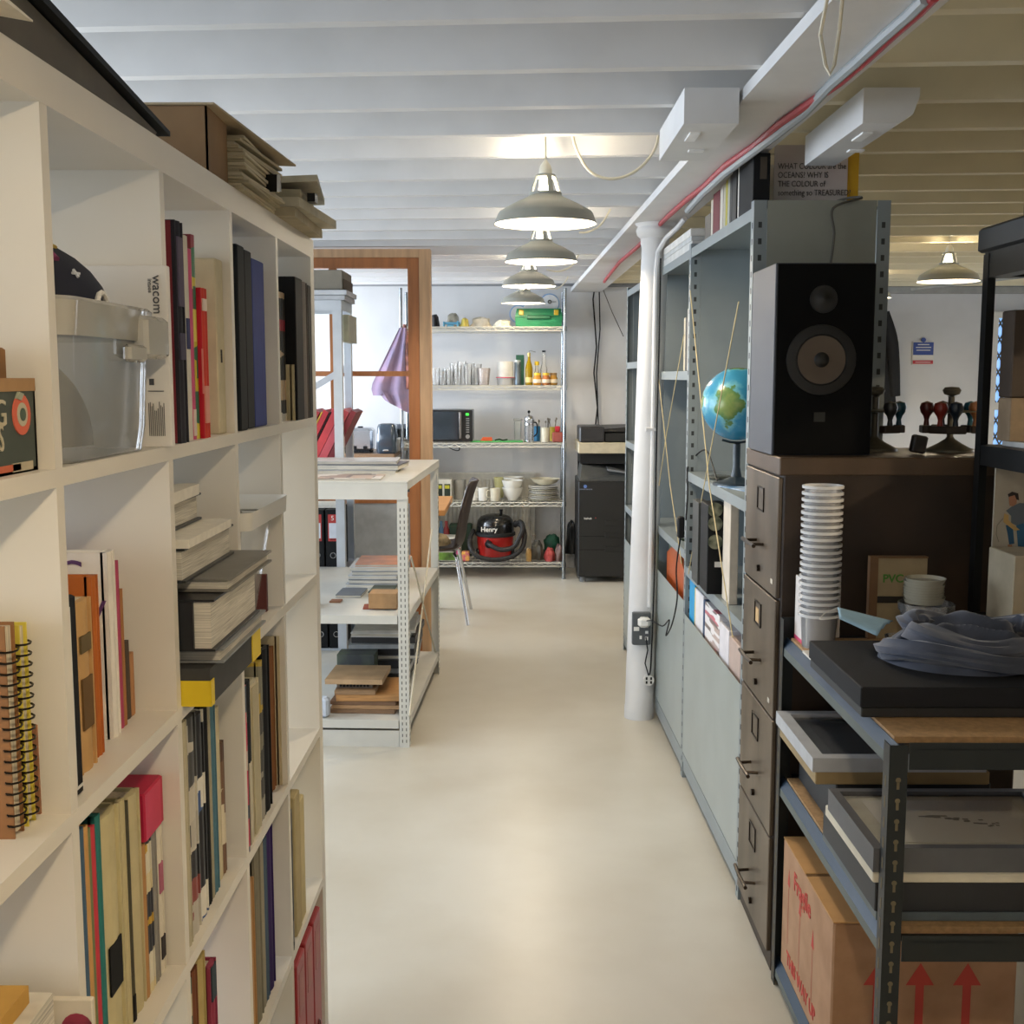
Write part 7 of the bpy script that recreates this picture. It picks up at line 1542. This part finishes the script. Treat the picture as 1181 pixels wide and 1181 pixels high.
# coats on the wall
def coat(px, w, py0, py1, col, lab, Y=9.1):
    p = AY(px, py0, Y); p1_ = AY(px, py1, Y); H_ = p.z-p1_.z; b = MB(); m = 18; n = 26; rings = []
    for j in range(m+1):
        v = j/m; ww = w*(.16+.5*min(1, v*4)+.34*v); dd = .05+.07*min(1, v*3)
        rg = []
        for i in range(n):
            t = 2*PI*i/n; k = 1+.10*math.sin(t*5+v*3)*min(1, v*2)
            rg.append((p.x+ww*.5*k*math.cos(t)+.03*v, Y+dd*k*math.sin(t), p.z-H_*v))
        rings.append(rg)
    loft(b, rings[::-1], True, True); c_ = thing('hanging_coat', p, lab, 'coat', 'coats hanging on the back wall'); b.build('coat_body', M(col, .9, var=.2, scale=6), c_, smooth=True)
    b = MB(); x = p.x+w*.40; b.tube(sm([(p.x+w*.25, Y-.03, p.z-.12), (x+.02, Y-.05, p.z-.35), (x+.06, Y-.04, p.z-.75)]), lambda t: .06-.015*t, 10); b.build('sleeve', M(col, .9, var=.2, scale=6), c_, smooth=True)
    b = MB(); b.cyl((p.x, Y, p.z+.02), (p.x, 9.31, p.z+.02), .008, n=8); b.build('hook', CHROME, c_)
coat(1002, .38, 344, 468, '#17181a', 'dark charcoal coat hanging right of the loudspeaker')
coat(940, .38, 350, 470, '#4a3a34', 'dark brown coat hanging hidden behind the loudspeaker')
# grille door at the back
xa2, xb2 = AY(1141, 400, 9.3).x, AY(1141, 400, 9.3).x+.80
dr_ = thing('door_1', ((xa2+xb2)/2, 9.27, 0), None, None, kind='structure')
b = MB(); 
for u, v in ((xa2, xa2+.05), (xb2-.05, xb2)): b.box(u, v, 9.26, 9.31, 0, 2.05)
b.box(xa2+.05, xb2-.05, 9.26, 9.31, 2.0, 2.05); b.box(xa2+.05, xb2-.05, 9.26, 9.31, 0, .9); b.box(xa2+.05, xb2-.05, 9.265, 9.305, 1.28, 1.34); b.build('door_frame', WHITE, dr_)
b = MB(); b.box(xa2+.05, xb2-.05, 9.30, 9.304, .9, 2.0); b.build('door_glass', M('#86b4ea', .15, var=0, emit=.9), dr_, label='daylit glass')
b = MB(); n = 14
for i in range(-18, 12):
    x0_ = xa2+.05+i*.07
    for s in (1, -1):
        # diagonal lattice clipped to the glass
        pa = None
        for t0, t1 in ((0, 1),):
            zz0, zz1 = .9, 2.0; run = (zz1-zz0)*.55
            xs0, xs1 = (x0_, x0_+run) if s == 1 else (x0_+run, x0_)
            lo_, hi_ = xa2+.05, xb2-.05
            ta, tb2 = 0, 1
            dx = xs1-xs0
            if dx > 0: ta = max(ta, (lo_-xs0)/dx); tb2 = min(tb2, (hi_-xs0)/dx)
            else: ta = max(ta, (hi_-xs0)/dx); tb2 = min(tb2, (lo_-xs0)/dx)
            if tb2-ta > .02: b.cyl((xs0+dx*ta, 9.285 if s > 0 else 9.281, zz0+(zz1-zz0)*ta), (xs0+dx*tb2, 9.285 if s > 0 else 9.281, zz0+(zz1-zz0)*tb2), .007, n=4, cap=False)
b.build('security_grille', M('#4a4a46', .5), dr_)
b = MB(); b.box(2.4, 4.4, 9.26, 9.31, 2.19, 2.24); b.build('trim_2', M('#a9a9a4', .6), kind='structure')
# open-plan partition: short wall stub at the kitchen / right room
b = MB(); b.cyl((3.0, 9.0, 2.205), (3.55, 7.6, 2.215), .012, n=8); b.build('ceiling_pipe', M('#9a9a94', .5), label='thin pipe slanting under the ceiling in the right hand room', cat='pipe')
# ================================================================== LIGHT
w = bpy.data.worlds.new('World'); sc.world = w; w.use_nodes = True
bg = w.node_tree.nodes['Background']; bg.inputs[0].default_value = (.72, .83, 1, 1); bg.inputs[1].default_value = .5
def area(loc, rot, sx, sy, e, col):
    d = bpy.data.lights.new('window_or_fill_light', 'AREA'); d.shape = 'RECTANGLE'; d.size = sx; d.size_y = sy; d.energy = e; d.color = col
    o = bpy.data.objects.new('window_or_fill_light', d); COL.objects.link(o); o.location = loc; o.rotation_euler = rot; return o
for i, (a, c) in enumerate(wins):
    e = [38, 42, 46, 34, 110][i]
    area((XL-.06 if False else XL+.02, (a+c)/2, 1.52), (0, -PI/2, 0), 1.3, c-a, e, (.78, .88, 1))
area((-1.7, YF+.1, 1.6), (PI/2, 0, PI), 2.4, 1.2, 6, (.86, .92, 1))
area((XR-.1, 6.5, 1.5), (0, PI/2, 0), 1.3, 2.4, 22, (.85, .9, 1))
sc.view_settings.view_transform = 'Standard'; sc.view_settings.look = 'None'; sc.view_settings.gamma = 1
sc.view_settings.use_curve_mapping = False; sc.view_settings.exposure = 0.27
